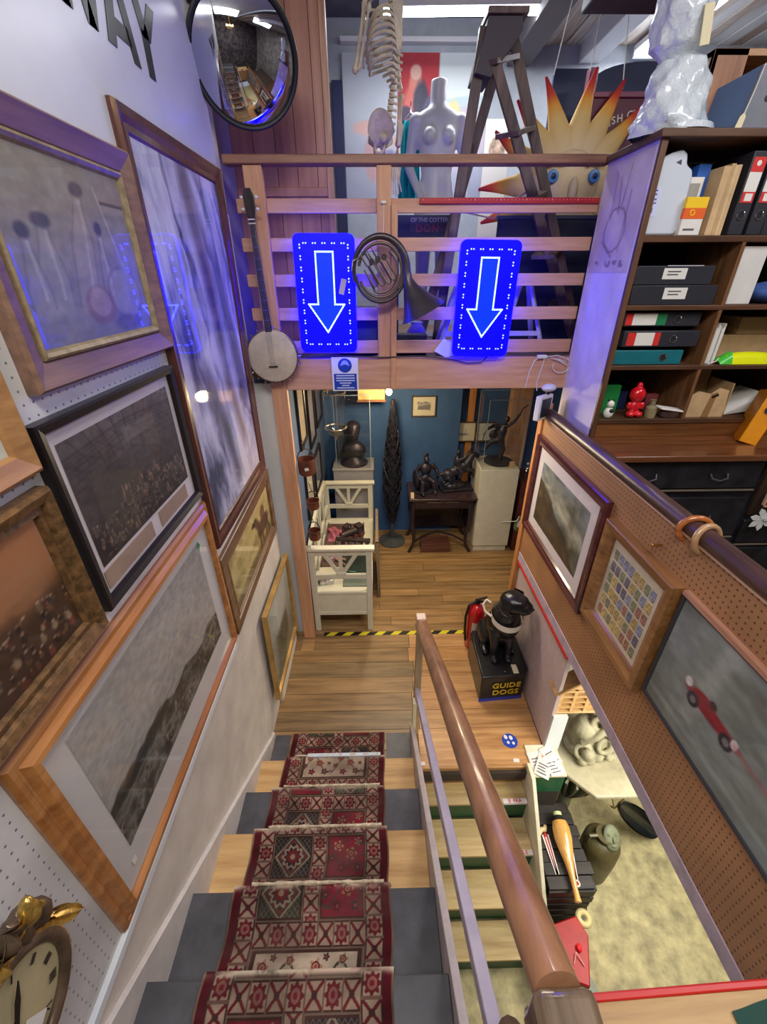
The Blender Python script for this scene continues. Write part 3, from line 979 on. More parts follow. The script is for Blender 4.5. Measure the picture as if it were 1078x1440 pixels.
def img_reflection():  # pale tones and dark plant paint a reflection in the glass
    U, V = UV(90, 90)
    n = fbm(91, 91, 51, 4, 5)
    img = ramp(n * 0.5 + V * 0.6, (0.2, (96, 104, 92)), (0.55, (164, 168, 158)), (1.0, (196, 202, 196)))
    img = mixc(img, soft(ell(U, V, 0.55, 0.32, 0.22, 0.2), 0.5) * 0.7, (62, 84, 48))
    img = mixc(img, soft(np.maximum(np.abs(U - 0.5) - 0.26, np.abs(V - 0.36) - 0.15), 0.03) * 0.45, (56, 60, 58))
    return mixc(img, soft(ell(U, V, 0.5, 0.7, 0.3, 0.18), 0.6) * 0.5, (212, 216, 212))


def img_plain(c, seed=3, nx=30, ny=30):
    return np.array(c, float) * (0.9 + 0.2 * fbm(ny + 1, nx + 1, seed, 4, 4))[..., None]


# ---- frames on the picture wall
XW = -0.832
gilt_dull = mat('dull_gilt', (150, 132, 104), 0.4, metal=0.25, var=0.15, scale=30)
t1 = picture('framed_painting', 'grey still-life painting of bottles and cups in a wide brown and silvered frame', 'painting', 1, XW, 1.03, 1.79, 2.85, 3.45,
             [(0, 0), (0, 0.03), (0.008, 0.04), (0.018, 0.036), (0.06, 0.022), (0.066, 0.016)], wood('frame_brown_worn', (104, 78, 66), (146, 112, 94), 'x', 0.45, 4), img_bottles(),
             slip=[(0, 0.016), (0, 0.026), (0.007, 0.03), (0.016, 0.024), (0.024, 0.012)], sm=gilt_dull, glass=True, pm=OILS)
picture('framed_picture', 'very tall picture of streaming white waterfalls in a dark mahogany frame', 'picture', 1, XW, 1.785, 2.83, 1.885, 3.585,
        [(0, 0), (0, 0.02), (0.006, 0.034), (0.03, 0.03), (0.05, 0.022), (0.07, 0.022), (0.078, 0.014)], wood('mahogany', (62, 30, 26), (96, 52, 42), 'z', 0.3, 4, 0.5), img_falls(), roll=0.0)
hall = picture('framed_print', 'dark engraving of a crowded iron-roofed hall in a slim black frame', 'picture', 1, XW, 0.97, 1.745, 2.22, 2.79,
        [(0, 0), (0, 0.03), (0.005, 0.036), (0.026, 0.03), (0.032, 0.014)], mat('black_frame', (30, 24, 26), 0.35, var=0.1), img_hall(),
        mount=(0.03, 0.03, 0.085, 0.035), mm=mat('mount_white', (214, 206, 204), 0.7))
for x0_, x1_ in ((-0.335, -0.03), (0.03, 0.28)):
    put('caption_strip', MB().box(x0_, x1_, -0.0155, -0.0135, 0.045, 0.105), mat('caption_tan', (158, 134, 116), 0.7, var=0.05), hall)
T = picture('framed_print', 'wide grey landscape print with a white mount in a chunky honey-coloured wooden frame', 'picture', 1, XW, 0.525, 1.785, 1.275, 2.165,
            [(0, 0), (0, 0.010), (0.010, 0.020), (0.022, 0.020), (0.026, 0.016), (0.032, 0.017), (0.046, 0.034), (0.062, 0.036), (0.068, 0.014)], wood('honey_wood', (146, 88, 42), (198, 136, 76), 'x', 0.32, 3.0, 0.5), img_horizon(),
            mount=(0.085, 0.10, 0.135, 0.055), mm=mat('mount_pale', (204, 202, 198), 0.7))
put('green_sticker', MB().prism([(0.44, 0.745), (0.458, 0.77), (0.476, 0.745), (0.458, 0.72)], -0.0145, -0.0135), mat('sticker_green', (36, 140, 82), 0.5), T)
put('white_tag', MB().box(-0.50, -0.48, -0.0145, -0.0135, 0.125, 0.15), mat('tag_white', (230, 228, 222), 0.6), T)
picture('framed_print', 'pale cream picture in a plain tan frame, directly above the battle scene', 'picture', 1, XW, 0.25, 0.955, 2.69, 3.32,
        [(0, 0), (0, 0.026), (0.01, 0.034), (0.05, 0.02), (0.058, 0.01)], wood('tan_frame', (140, 98, 60), (186, 140, 92), 'x', 0.4, 3), img_plain((206, 200, 180)))
picture('framed_print', 'brown battle scene with red-coated figures in a heavy dark gilt frame', 'picture', 1, XW, 0.16, 0.94, 2.205, 2.655,
        [(0, 0), (0, 0.03), (0.008, 0.042), (0.03, 0.034), (0.036, 0.024), (0.052, 0.026), (0.058, 0.012)], mat('dark_gilt', (110, 82, 52), 0.38, metal=0.3, var=0.3, scale=40, bump=0.3), img_battle())
picture('framed_picture', 'small yellow picture of a brown horse, flat brown frame, below the waterfall picture', 'picture', 1, XW, 1.80, 2.92, 1.29, 1.83,
        [(0, 0), (0, 0.018), (0.004, 0.022), (0.06, 0.02), (0.064, 0.014), (0.085, 0.02), (0.09, 0.01)], wood('walnut_flat', (88, 62, 42), (134, 100, 70), 'x', 0.4, 3), img_horse(), roll=-1.5)
picture('framed_picture', 'glazed picture in a thin gold frame, pale reflection painted on it, lowest on the wall beside the landing', 'picture', 1, -0.798, 2.13, 2.93, 0.235, 1.055,
        [(0, 0), (0, 0.03), (0.006, 0.036), (0.03, 0.032), (0.036, 0.012)], mat('thin_gold', (176, 140, 80), 0.35, metal=0.4, var=0.12), img_reflection(), roll=2.0)

# painted sign board with the end of a word
wbd = thing('painted_sign', 'large white sign board with tall black capitals high on the wall', 'sign', (-0.845, 1.7, 3.63))
put('board', MB().box(-0.845, -0.826, -1.6, 2.86, 3.405, 4.98), mat('sign_white', (212, 214, 222), 0.3, var=0.03, scale=2), wbd, rel=(-0.845, 1.7, 3.63))
LB = mat('letter_black', (28, 26, 32), 0.35)


def letter(polys):
    mb = MB()
    for p in polys:
        mb.prism(p, -0.826, -0.8235, 'yz')
    put('letter', mb, LB, wbd, rel=(-0.845, 1.7, 3.63))


Z0, Z1 = 3.742, 3.967
letter([[(1.595, Z1), (1.645, Z1), (1.712, Z0), (1.668, Z0)], [(1.676, Z0), (1.72, Z0), (1.782, Z1), (1.735, Z1)],
        [(1.735, Z1), (1.782, Z1), (1.84, Z0), (1.793, Z0)], [(1.797, Z0), (1.845, Z0), (1.925, Z1), (1.875, Z1)]])
letter([[(1.900, Z0), (1.951, Z0), (2.03, Z1), (1.978, Z1)], [(2.067, Z0), (2.116, Z0), (2.062, Z1), (2.006, Z1)], [(1.963, 3.78), (2.07, 3.78), (2.058, 3.824), (1.976, 3.824)]])
letter([[(2.180, Z0), (2.232, Z0), (2.240, 3.87), (2.184, 3.87)], [(2.184, 3.852), (2.240, 3.875), (2.200, Z1), (2.140, Z1)], [(2.19, 3.852), (2.252, 3.852), (2.340, Z1), (2.282, Z1)]])
put('dark_knob', MB().ball((-0.815, 2.80, 4.185), 0.022, 12), mat('knob_plum', (62, 30, 44), 0.4), wbd, rel=(-0.845, 1.7, 3.63))

# boarded partition behind the mirror
wp = struct('wall_partition', MB().box(-0.9, -0.27, 3.52, 3.56, 2.6, 5.0), mat('partition_back', (90, 60, 48), 0.7))
PB = [wood('partition_board_%d' % i, a, b, 'z', 0.45, 2.4) for i, (a, b) in enumerate([((160, 104, 84), (190, 134, 110)), ((168, 112, 90), (196, 142, 116)), ((152, 100, 80), (184, 128, 106))])]
xs = [-0.90, -0.76, -0.62, -0.49, -0.36, -0.30]
for i in range(5):
    put('plank', MB().box(xs[i] + 0.002, xs[i + 1] - 0.002, 3.50, 3.52, 3.60, 5.0), PB[i % 3], wp, smooth=False)
    put('plank', MB().box(xs[i] + 0.002, xs[i + 1] - 0.002, 3.505, 3.52, 2.6, 3.55), PB[(i + 1) % 3], wp, smooth=False)
put('rail', MB().box(-0.9, -0.30, 3.492, 3.52, 3.55, 3.60), PB[0], wp, bevel=0.003)
put('edge_strip', MB().box(-0.30, -0.262, 3.488, 3.56, 2.6, 5.0), wood('edge_strip_wood', (160, 110, 82), (206, 156, 124), 'z', 0.4), wp, bevel=0.003)

# convex mirror
mr = thing('convex_mirror', 'round convex security mirror with a black rim above the balustrade', 'mirror', (-0.612, 2.86, 4.005))
mr.rotation_euler = Vector((0.42, -1.0, -0.42)).to_track_quat('Z', 'Y').to_euler()
R = 0.245
SR_ = 0.46
dome = [(SR_ * math.sin(a), 0.004 + SR_ * (math.cos(a) - math.cos(math.asin(R / SR_)))) for a in [math.asin(R / SR_) * (1 - k / 16) for k in range(16)]] + [(0.001, 0.004 + SR_ * (1 - math.cos(math.asin(R / SR_))))]
put('mirror_dome', MB().lathe([(R, 0.0)] + dome, n=56), mat('mirror_silver', (200, 204, 214), 0.03, metal=1.0), mr)
put('rim', MB().ring((0, 0, 0.008), R + 0.006, 0.011, 56, 8), mat('black_rubber', (24, 24, 28), 0.5), mr)
put('back', MB().lathe([(0.05, -0.06), (0.2, -0.02), (R, 0.0)], n=40), mat('black_rubber', (24, 24, 28), 0.5), mr)
put('bracket', MB().tube([(0, 0, -0.05), (-0.06, 0.02, -0.12), (-0.14, 0.04, -0.16)], 0.012, 8), mat('black_rubber', (24, 24, 28), 0.5), mr)

# gilt clock low on the wall near the camera
GOLD = mat('old_gold', (196, 156, 82), 0.28, metal=0.75, var=0.35, scale=22, bump=0.35)
BRONZE = mat('bronze_brown', (104, 86, 70), 0.38, metal=0.4, var=0.2, scale=18, bump=0.2)
CC = Vector((-0.76, 0.235, 1.785))
ck = thing('gilt_clock', 'ornate gilt wall clock with a cream dial and acanthus leaf crest', 'clock', tuple(CC), (0, 0, 90))
# local frame: dial faces -Y, up Z
DM = RX(90)
put('case', MB().lathe([(0.155, -0.065), (0.165, -0.03), (0.16, 0.0), (0.14, 0.012)], n=44, M=DM), BRONZE, ck)
put('bezel', MB().ring((0, -0.018, 0), 0.142, 0.014, 44, 10, RX(90)), BRONZE, ck)
DIAL = mat('cream_dial', (192, 180, 140), 0.4, var=0.05)
put('dial', MB().lathe([(0.138, 0.0), (0.138, 0.014), (0.001, 0.020)], n=44, M=DM), DIAL, ck)
BLK = mat('hand_black', (26, 22, 20), 0.4)
nums = ['XII', 'I', 'II', 'III', 'IIII', 'V', 'VI', 'VII', 'VIII', 'IX', 'X', 'XI']
for i, s in enumerate(nums):
    a = math.radians(30 * i)
    put('numeral', text_mesh('numeral', s, 0.028, BLK, TR(0.105 * math.sin(a), -0.0185, 0.105 * math.cos(a)) @ RY(30 * i) @ RX(90), 0.0004, 'CENTER', 0.9, 0.0), None, ck, kind='stuff')
put('hour_hand', MB().prism([(-0.004, -0.02), (0.004, -0.02), (0.009, 0.04), (0.0, 0.07), (-0.009, 0.04)], -0.026, -0.023, M=RY(200)), BLK, ck)
put('minute_hand', MB().prism([(-0.003, -0.02), (0.003, -0.02), (0.006, 0.06), (0.0, 0.1), (-0.006, 0.06)], -0.030, -0.027, M=RY(32)), BLK, ck)
put('price_tag', MB().box(-0.03, 0.012, -0.034, -0.033, -0.075, -0.015, M=RY(-28)), mat('tag_white', (230, 228, 222), 0.6), ck)
r3 = random.Random(3)


def leaf(mb, base, tip, w, curl):
    """a curled acanthus leaf: a fluted tapering lobe"""
    b, t = Vector(base), Vector(tip)
    d = t - b
    s = Vector((d.z, 0, -d.x)).normalized()
    out = Vector((0, -1, 0))

    def fn(u, v):
        wd = w * math.sin(PI * min(1, 0.12 + v * 0.95)) ** 0.7 * (1 - 0.25 * v)
        rib = 0.18 * w * math.cos(u * 4 * PI)
        return b + d * v + s * (u - 0.5) * 2 * wd + out * (curl * math.sin(v * PI * 0.75) + rib + 0.3 * w * (1 - (2 * u - 1) ** 2))
    mb.surf(lambda u, v: tuple(fn(u, v)), 12, 10)
    mb.surf(lambda u, v: tuple(fn(u, v) + Vector((0, 0.016, 0))), 12, 10)


for bx, bz, tx, tz, w, cu, mm_ in ((0.0, 0.165, 0.0, 0.255, 0.045, 0.05, BRONZE), (0.06, 0.16, 0.075, 0.245, 0.045, 0.05, BRONZE), (-0.06, 0.16, -0.075, 0.245, 0.045, 0.05, BRONZE), (0.105, 0.135, 0.14, 0.205, 0.034, 0.04, GOLD), (-0.105, 0.135, -0.14, 0.205, 0.034, 0.04, GOLD), (0.03, 0.155, 0.04, 0.215, 0.04, 0.05, GOLD), (-0.03, 0.155, -0.04, 0.215, 0.04, 0.05, GOLD),
                                   (0.165, 0.03, 0.205, -0.04, 0.02, 0.015, GOLD), (-0.165, 0.03, -0.205, -0.04, 0.02, 0.015, GOLD)):
    mb = MB()
    leaf(mb, (bx, -0.0, bz), (tx, -0.01, tz), w, cu)
    put('acanthus_leaf', mb, mm_, ck)
mb = MB()
for k in range(13):
    a = math.radians(36 + 9 * k)
    mb.ball((0.185 * math.cos(a), -0.005, 0.175 * math.sin(a) + 0.01 * math.sin(k * 2.1)), (0.030, 0.03, 0.034 + 0.006 * (k % 3)), 10)
put('crest_core', mb, BRONZE, ck, kind='stuff')
put('gold_bud', MB().ball((0.128, -0.035, 0.185), (0.014, 0.018, 0.032), 12, RY(25).to_3x3()), GOLD, ck)
put('gold_bud', MB().ball((-0.128, -0.035, 0.185), (0.014, 0.018, 0.032), 12, RY(-25).to_3x3()), GOLD, ck)
for sg in (1, -1):
    pts = [(sg * (0.05 + 0.05 * math.cos(a) * (1 - a / 9)), -0.03, 0.165 + 0.045 * math.sin(a) * (1 - a / 9)) for a in [k * 0.42 for k in range(16)]]
    put('scroll', MB().tube(pts, [0.013 - 0.0006 * k for k in range(16)], 8), GOLD, ck)
    pts = [(sg * 0.150 * math.cos(math.radians(a)), -0.018, 0.158 * math.sin(math.radians(a))) for a in range(-80, 75, 8)]
    put('gilt_beading', MB().tube(pts, 0.009, 8), GOLD, ck)

# ================================================================== RIGHT-HAND BALUSTRADE WALL
XR = 1.203
hr = thing('wall_handrail', 'dark glossy round handrail along the top of the brown pegboard', 'railing', (1.222, 2.9, 2.2))
HRM = wood('purple_brown_varnish', (52, 34, 32), (88, 60, 56), 'y', 0.36, 3, coat=0.15)
put('handrail', MB().tube([(1.222, 2.90, 2.236), (1.222, 2.0, 2.238), (1.222, 1.0, 2.24), (1.222, -0.1, 2.243)], 0.036, 20), HRM, hr, rel=(1.222, 2.9, 2.2))
for y in (2.5, 1.7, 0.9):
    put('bracket', MB().box(1.212, 1.232, y - 0.02, y + 0.02, 2.214, 2.225), mat('rail_bracket', (90, 80, 70), 0.4, metal=0.7), hr, rel=(1.222, 2.9, 2.2))
RINGA, RINGB = wood('ring_amber', (140, 74, 30), (186, 110, 56), 'x', 0.25, 6, coat=0.6), wood('ring_pale', (150, 110, 74), (190, 152, 112), 'x', 0.3, 6, coat=0.4)
single('wooden_ring', MB().ring((1.226, 1.365, 2.232), 0.054, 0.0125, 36, 10, RZ(-14) @ RX(96)), RINGA, 'amber wooden curtain ring round the dark handrail, the farther of the two', 'ring')
single('wooden_ring', MB().ring((1.226, 1.295, 2.230), 0.054, 0.0125, 36, 10, RZ(12) @ RX(78)), RINGB, 'paler wooden curtain ring round the dark handrail, the nearer of the two', 'ring')
hk = MB().cyl((1.2, 1.47, 2.09), (1.172, 1.47, 2.09), 0.006, n=8)
hk.ball((1.168, 1.47, 2.09), 0.009, 10)
single('brass_hook', hk, mat('brass', (176, 132, 70), 0.3, metal=0.8), 'small brass knob screwed into the pegboard above the card frame', 'hook')


def img_valley():
    U, V = UV(130, 90)
    n = fbm(91, 131, 61, 4, 5)
    n2 = fbm(91, 131, 62, 9, 4)
    img = ramp(n * 0.7 + V * 0.4, (0.2, (70, 64, 44)), (0.5, (112, 112, 96)), (0.9, (128, 138, 140)))
    d = (V - 0.15) - 0.75 * (1 - U) + 0.25 * (n - 0.5)
    img = mixc(img, soft(np.abs(V - 0.62 + 0.25 * (U - 0.5)) - 0.13 * n2 - 0.03, 0.2) * 0.8, (176, 172, 146))
    img = mixc(img, soft(d + 0.1, 0.15) * 0.9, (78, 62, 42))
    img = mixc(img, soft(np.abs(d + 0.12) - 0.04 * n2, 0.08) * 0.8, (44, 42, 30))
    return img * (0.7 + 0.6 * n2)[..., None]


picture('framed_picture', 'moorland landscape with a white mount in a deep mahogany frame on the brown pegboard', 'picture', -1, XR, 1.865, 2.92, 1.33, 2.085,
        [(0, 0), (0, 0.026), (0.006, 0.034), (0.028, 0.030), (0.04, 0.022), (0.062, 0.026), (0.07, 0.012)], wood('mahogany_red', (60, 26, 28), (100, 46, 44), 'x', 0.28, 4, 0.6), img_valley(),
        mount=(0.08, 0.09, 0.075, 0.085), mm=mat('mount_lilac', (214, 206, 204), 0.7))
cf = picture('framed_card_set', 'framed set of small collectors cards in rows on the brown pegboard', 'picture', -1, XR, 1.265, 1.81, 1.415, 2.025,
             [(0, 0), (0, 0.048), (0.006, 0.054), (0.03, 0.05), (0.066, 0.03), (0.072, 0.018)], wood('card_frame_wood', (112, 74, 38), (158, 112, 66), 'x', 0.35, 4, 0.3), img_plain((216, 204, 176), 5))
CARDC = [mat('card_%d' % i, c, 0.5, var=0.55, scale=70) for i, c in enumerate(((120, 124, 140), (150, 128, 76), (96, 104, 118), (138, 98, 84), (112, 116, 88), (86, 84, 100), (164, 144, 88)))]
CARDM = [mesh_of('card', MB().box(-0.016, 0.016, -0.001, 0.001, -0.026, 0.026), m, False) for m in CARDC]
r4 = random.Random(11)
for r in range(6):
    for c in range(8):
        shared('card', CARDM[r4.randrange(7)], (-0.154 + 0.044 * c, -0.0195, 0.128 + 0.0675 * r), cf)


def img_race():
    U, V = UV(200, 110)
    n = fbm(111, 201, 71, 3, 5)
    img = ramp(n * 0.6 + V * 0.3, (0.15, (98, 106, 92)), (0.5, (136, 144, 138)), (0.85, (166, 176, 182)))
    img = mixc(img, soft(V - 0.24 - 0.05 * U, 0.2) * 0.6, (130, 138, 132))
    img = mixc(img, soft(np.maximum(np.abs(U - 0.18 - 0.06 * V) - 0.03, 0.2 - V), 0.03) * 0.55, (172, 176, 168))
    img = mixc(img, soft(ell(U, V, 0.55, 0.85, 0.25, 0.1), 0.5) * 0.5, (92, 92, 80))
    img = mixc(img, soft(ell(U, V, 0.66, 0.62, 0.2, 0.12), 0.4) * 0.55, (172, 178, 186))
    img = mixc(img, soft(ell(U, V, 0.75, 0.5, 0.15, 0.06), 0.3) * 0.6, (70, 74, 78))
    img = mixc(img, soft(np.abs(V - 0.12) - 0.02, 0.03) * 0.4, (170, 180, 186))
    for cx, cy, s in ((0.27, 0.44, 0.62),):
        img = mixc(img, soft(ell(U, V, cx, cy, 0.19 * s, 0.05), 0.4) * 0.9, (140, 32, 42))
        img = mixc(img, soft(ell(U, V, cx - 0.04, cy + 0.025, 0.06, 0.06), 0.3) * 0.9, (150, 36, 46))
        for wx in (-0.08, 0.075):
            img = mixc(img, soft(ell(U, V, cx + wx, cy - 0.04, 0.027, 0.058), 0.2), (46, 44, 50))
            img = mixc(img, soft(ell(U, V, cx + wx, cy - 0.04, 0.013, 0.028), 0.3), (120, 116, 116))
        img = mixc(img, soft(ell(U, V, cx - 0.01, cy + 0.08, 0.016, 0.03), 0.3), (70, 50, 46))
        img = mixc(img, soft(ell(U, V, cx - 0.12, cy + 0.05, 0.016, 0.038), 0.25), (222, 216, 214))
        img = mixc(img, soft(ell(U, V, cx + 0.10, cy + 0.01, 0.014, 0.036), 0.25), (222, 216, 214))
        img = mixc(img, soft(seg(U, V, cx + 0.11, cy, cx + 0.25, cy - 0.03) - 0.02, 0.03) * 0.5, (168, 92, 92))
    return img * (0.85 + 0.3 * fbm(111, 201, 72, 18, 3))[..., None]


cp = picture('framed_picture', 'grey-green painting of a red racing car behind glass, nearest on the brown pegboard', 'picture', -1, XR, 0.12, 1.25, 1.455, 2.015,
             [(0, 0), (0, 0.014), (0.002, 0.018), (0.014, 0.016), (0.016, 0.01)], mat('dark_slim_frame', (52, 52, 58), 0.35), img_race())
put('top_strip', MB().box(-0.565, 0.565, -0.022, 0.0, 0.556, 0.575), wood('strip_pink_wood', (150, 104, 82), (190, 142, 116), 'x', 0.4), cp)

# ================================================================== OFFICE SHELVES
DKW = wood('dark_shelf_wood', (66, 42, 28), (104, 70, 48), 'x', 0.42, 3)
DKWZ = wood('dark_upright_wood', (70, 46, 32), (110, 76, 54), 'z', 0.42, 3)
bc = thing('bookcase', 'dark wooden pigeonhole bookcase with a pale painted side standing on the desk', 'bookcase', (1.95, 2.75, 2.21))
BO = (1.95, 2.75, 2.21)


def img_map():
    U, V = UV(70, 110)
    n = fbm(111, 71, 81, 4, 5)
    img = ramp(n, (0.2, (196, 178, 170)), (0.8, (220, 204, 194)))
    img = mixc(img, soft(np.abs(ell(U, V, 0.5, 0.4, 0.22, 0.2) + 0.5 * (n - 0.5)) - 0.05, 0.1) * 0.55, (110, 84, 78))
    for a, b, c, d in ((0.3, 0.9, 0.35, 0.5), (0.42, 0.85, 0.5, 0.55), (0.6, 0.92, 0.55, 0.6), (0.25, 0.3, 0.55, 0.15), (0.7, 0.7, 0.68, 0.2)):
        img = mixc(img, soft(seg(U, V, a, b, c, d) - 0.008 - 0.03 * (n - 0.4), 0.03) * 0.6, (124, 98, 90))
    return mixc(img, (np.abs(V - 0.08) < 0.03) * (fbm(111, 71, 82, 20, 2) > 0.5) * 0.6, (110, 96, 96))


SIDE = mat('lilac_side_paint', (226, 216, 220), 0.55, var=0.05, scale=5)
put('side_panel', MB().box(1.322, 1.338, 2.50, 3.0, 2.21, 3.64), SIDE, bc, rel=BO)
put('side_panel', MB().box(2.60, 2.63, 2.50, 3.0, 2.21, 3.64), DKWZ, bc, rel=BO)
put('map_print', grid_mesh('map_print', lambda u, v: (1.3205 - BO[0], 2.99 - 0.47 * u - BO[1], 3.10 + 0.52 * v - BO[2]), 70, 110, img_map(), PAINT), None, bc)
put('front_edge', MB().box(1.320, 1.350, 2.478, 2.502, 2.21, 3.64), DKWZ, bc, rel=BO, bevel=0.003)
put('top', MB().box(1.30, 2.66, 2.46, 3.02, 3.632, 3.664), DKW, bc, rel=BO, bevel=0.004)
put('back', MB().box(1.34, 2.62, 2.985, 3.0, 2.21, 3.63), mat('shelf_back', (42, 32, 40), 0.7), bc, rel=BO)
for z0, z1 in ((3.232, 3.26), (2.922, 2.946), (2.612, 2.634), (2.296, 2.322)):
    put('shelf', MB().box(1.338, 2.60, 2.482, 2.985, z0, z1), DKW, bc, rel=BO, bevel=0.002)
for z0, z1 in ((2.946, 3.232), (2.634, 2.922), (2.322, 2.612)):
    put('divider', MB().box(1.858, 1.876, 2.482, 2.985, z0, z1), wood('divider_wood', (94, 60, 36), (140, 98, 64), 'z', 0.45, 3), bc, rel=BO)
put('plinth_board', MB().box(1.338, 2.60, 2.49, 2.51, 2.212, 2.296), wood('plinth_wood', (92, 54, 26), (136, 86, 46), 'x', 0.4, 3), bc, rel=BO)
dk = single('desk_top', MB().box(1.29, 2.75, 2.16, 3.02, 2.172, 2.21), wood('desk_top_wood', (84, 48, 26), (128, 78, 46), 'x', 0.3, 3, 0.4), 'reddish wooden desk top under the pigeonhole bookcase', 'worktop', loc=(2.0, 2.6, 2.172), bevel=0.006)

cd = thing('chest_of_drawers', 'black painted chest of drawers under the wooden desk top', 'chest of drawers', (2.0, 2.6, 1.045))
CO = (2.0, 2.6, 1.045)
BLKP = mat('worn_black_paint', (34, 33, 38), 0.32, var=0.35, scale=12, bump=0.1)
put('body', MB().box(1.30, 2.74, 2.225, 2.98, 1.05, 2.17), BLKP, cd, rel=CO)
for (x0, x1, z0, z1) in ((1.34, 2.23, 1.99, 2.155), (1.34, 2.23, 1.66, 1.925), (1.34, 2.23, 1.36, 1.63), (1.34, 2.23, 1.08, 1.33), (2.27, 2.72, 1.60, 1.76), (2.27, 2.72, 1.08, 1.56)):
    d = put('drawer', MB().box(x0, x1, 2.20, 2.23, z0, z1), BLKP, cd, rel=CO, bevel=0.004)
    put('rail', MB().box(x0, x1, 2.196, 2.204, z0 - 0.018, z0 - 0.010), mat('worn_edge', (120, 108, 96), 0.4), d, rel=CO)
    for hx in ((x0 + (x1 - x0) * 0.25, x0 + (x1 - x0) * 0.72) if x1 - x0 > 0.6 else ((x0 + x1) / 2,)):
        zc = (z0 + z1) / 2
        put('handle', MB().tube([(hx - 0.05, 2.197, zc + 0.012), (hx - 0.045, 2.18, zc - 0.012), (hx, 2.172, zc - 0.024), (hx + 0.045, 2.18, zc - 0.012), (hx + 0.05, 2.197, zc + 0.012)], 0.0055, 8), mat('dull_iron', (110, 104, 104), 0.35, metal=0.7), d, rel=CO)
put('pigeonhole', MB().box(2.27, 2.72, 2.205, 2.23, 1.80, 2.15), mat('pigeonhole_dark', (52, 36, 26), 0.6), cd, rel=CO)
fs = MB()
for k in range(7):
    a = k * 0.9
    fs.prism([(0.0, -0.012), (0.06, -0.018), (0.085, 0.0), (0.06, 0.018), (0.0, 0.012)], -0.005 + 0.002 * k, 0.0 + 0.002 * k, M=TR(2.33, 2.15, 1.80) @ RY(-20 - 50 * k))
single('plaster_flower', fs, mat('white_plaster', (224, 224, 220), 0.7), 'small white star-shaped flower lying against the black drawers', 'ornament')
tf = thing('small_tray', 'small wooden box frame standing in the niche beside the black drawers', 'box', (2.36, 2.17, 1.89))
for a, b in (((-0.05, 0, 0), (0.06, 0, 0)), ((-0.05, 0, 0.10), (0.06, 0, 0.10)), ((-0.05, 0, 0), (-0.05, 0, 0.10)), ((0.06, 0, 0), (0.06, 0, 0.10))):
    put('side', MB().bar(a, b, 0.03, 0.012, (0, 1, 0)), PINE[1], tf)

BLKB = mat('black_card', (40, 40, 48), 0.5, var=0.06)
LABW = mat('label_white', (222, 218, 212), 0.6)
LABR = mat('label_red', (204, 44, 40), 0.55)
CHROME = mat('chrome', (206, 206, 210), 0.15, metal=1.0)
INK = mat('ink_grey', (86, 84, 90), 0.6)


def finger_ring(p, x, z, y):
    g = put('finger_hole', MB().ring((x, y, z), 0.019, 0.0035, 22, 6, RX(90)), CHROME, p)
    put('hole', MB().cyl((x, y + 0.001, z), (x, y - 0.0005, z), 0.0165, n=18), mat('hole_dark', (16, 14, 20), 0.8), g)


def binder(label, x, y, z, w=0.075, h=0.33, lean=0.0, col=BLKB, red=True, group='lever arch files on the shelves'):
    """upright lever arch file, spine to the stairs"""
    t = thing('lever_arch_file', label, 'file', (x, y, z), (0, lean, 0))
    put('cover', MB().box(-w / 2, w / 2, 0, 0.28, 0, h), col, t, bevel=0.004)
    if red:
        lb = put('label', MB().box(-w * 0.40, w * 0.40, -0.0012, 0.0, h * 0.40, h * 0.93), LABW, t)
        put('red_band', MB().box(-w * 0.40, w * 0.40, -0.0018, -0.001, h * 0.76, h * 0.93), LABR, lb)
        put('red_band', MB().box(-w * 0.40, w * 0.40, -0.0018, -0.001, h * 0.40, h * 0.53), LABR, lb)
        put('white_square', MB().box(-w * 0.20, w * 0.28, -0.0024, -0.0016, h * 0.42, h * 0.51), LABW, lb)
        put('crest', MB().lathe([(0.011, 0.0), (0.006, 0.0006)], (0, 0, 0), 12, TR(0, -0.0018, h * 0.86) @ RX(90)), LABW, lb)
    finger_ring(t, 0.0, h * 0.25, -0.001)
    return t


binder('black lever arch file with red and white spine touching the brown card folders', 1.812, 2.50, 3.262, lean=1)
binder('black lever arch file with red and white spine, second from the card folders', 1.905, 2.50, 3.262, lean=1)
binder('plain black lever arch file at the cut-off end of the top shelf', 1.996, 2.52, 3.262, red=False)


def flat_file(label, x0, x1, y, z, h, col, bands, ring_x):
    """lever arch file lying on its side, spine to the stairs"""
    t = thing('lever_arch_file', label, 'file', ((x0 + x1) / 2, y, z))
    w = x1 - x0
    put('cover', MB().box(-w / 2, w / 2, 0, 0.28, 0, h), col, t, bevel=0.004)
    for a, b, m in bands:
        put('label', MB().box(-w / 2 + a * w, -w / 2 + b * w, -0.0012, 0.0, h * 0.1, h * 0.9), m, t)
    finger_ring(t, -w / 2 + ring_x * w, h * 0.5, -0.001)
    return t


GRNL = mat('label_green', (34, 120, 76), 0.5)
flat_file('black lever arch file lying flat with a green-ended label, topmost of its pile', 1.375, 1.80, 2.52, 2.838, 0.074, BLKB, ((0.02, 0.11, LABR), (0.11, 0.42, LABW), (0.42, 0.55, GRNL)), 0.70)
flat_file('black lever arch file lying flat with a red-ended label, middle of its pile', 1.39, 1.82, 2.51, 2.732, 0.084, BLKB, ((0.05, 0.16, LABR), (0.16, 0.40, LABW), (0.40, 0.48, LABR)), 0.66)
flat_file('teal lever arch file lying flat under two black ones', 1.37, 1.765, 2.52, 2.635, 0.078, mat('teal_card', (18, 104, 116), 0.5, var=0.05), (), 0.72)


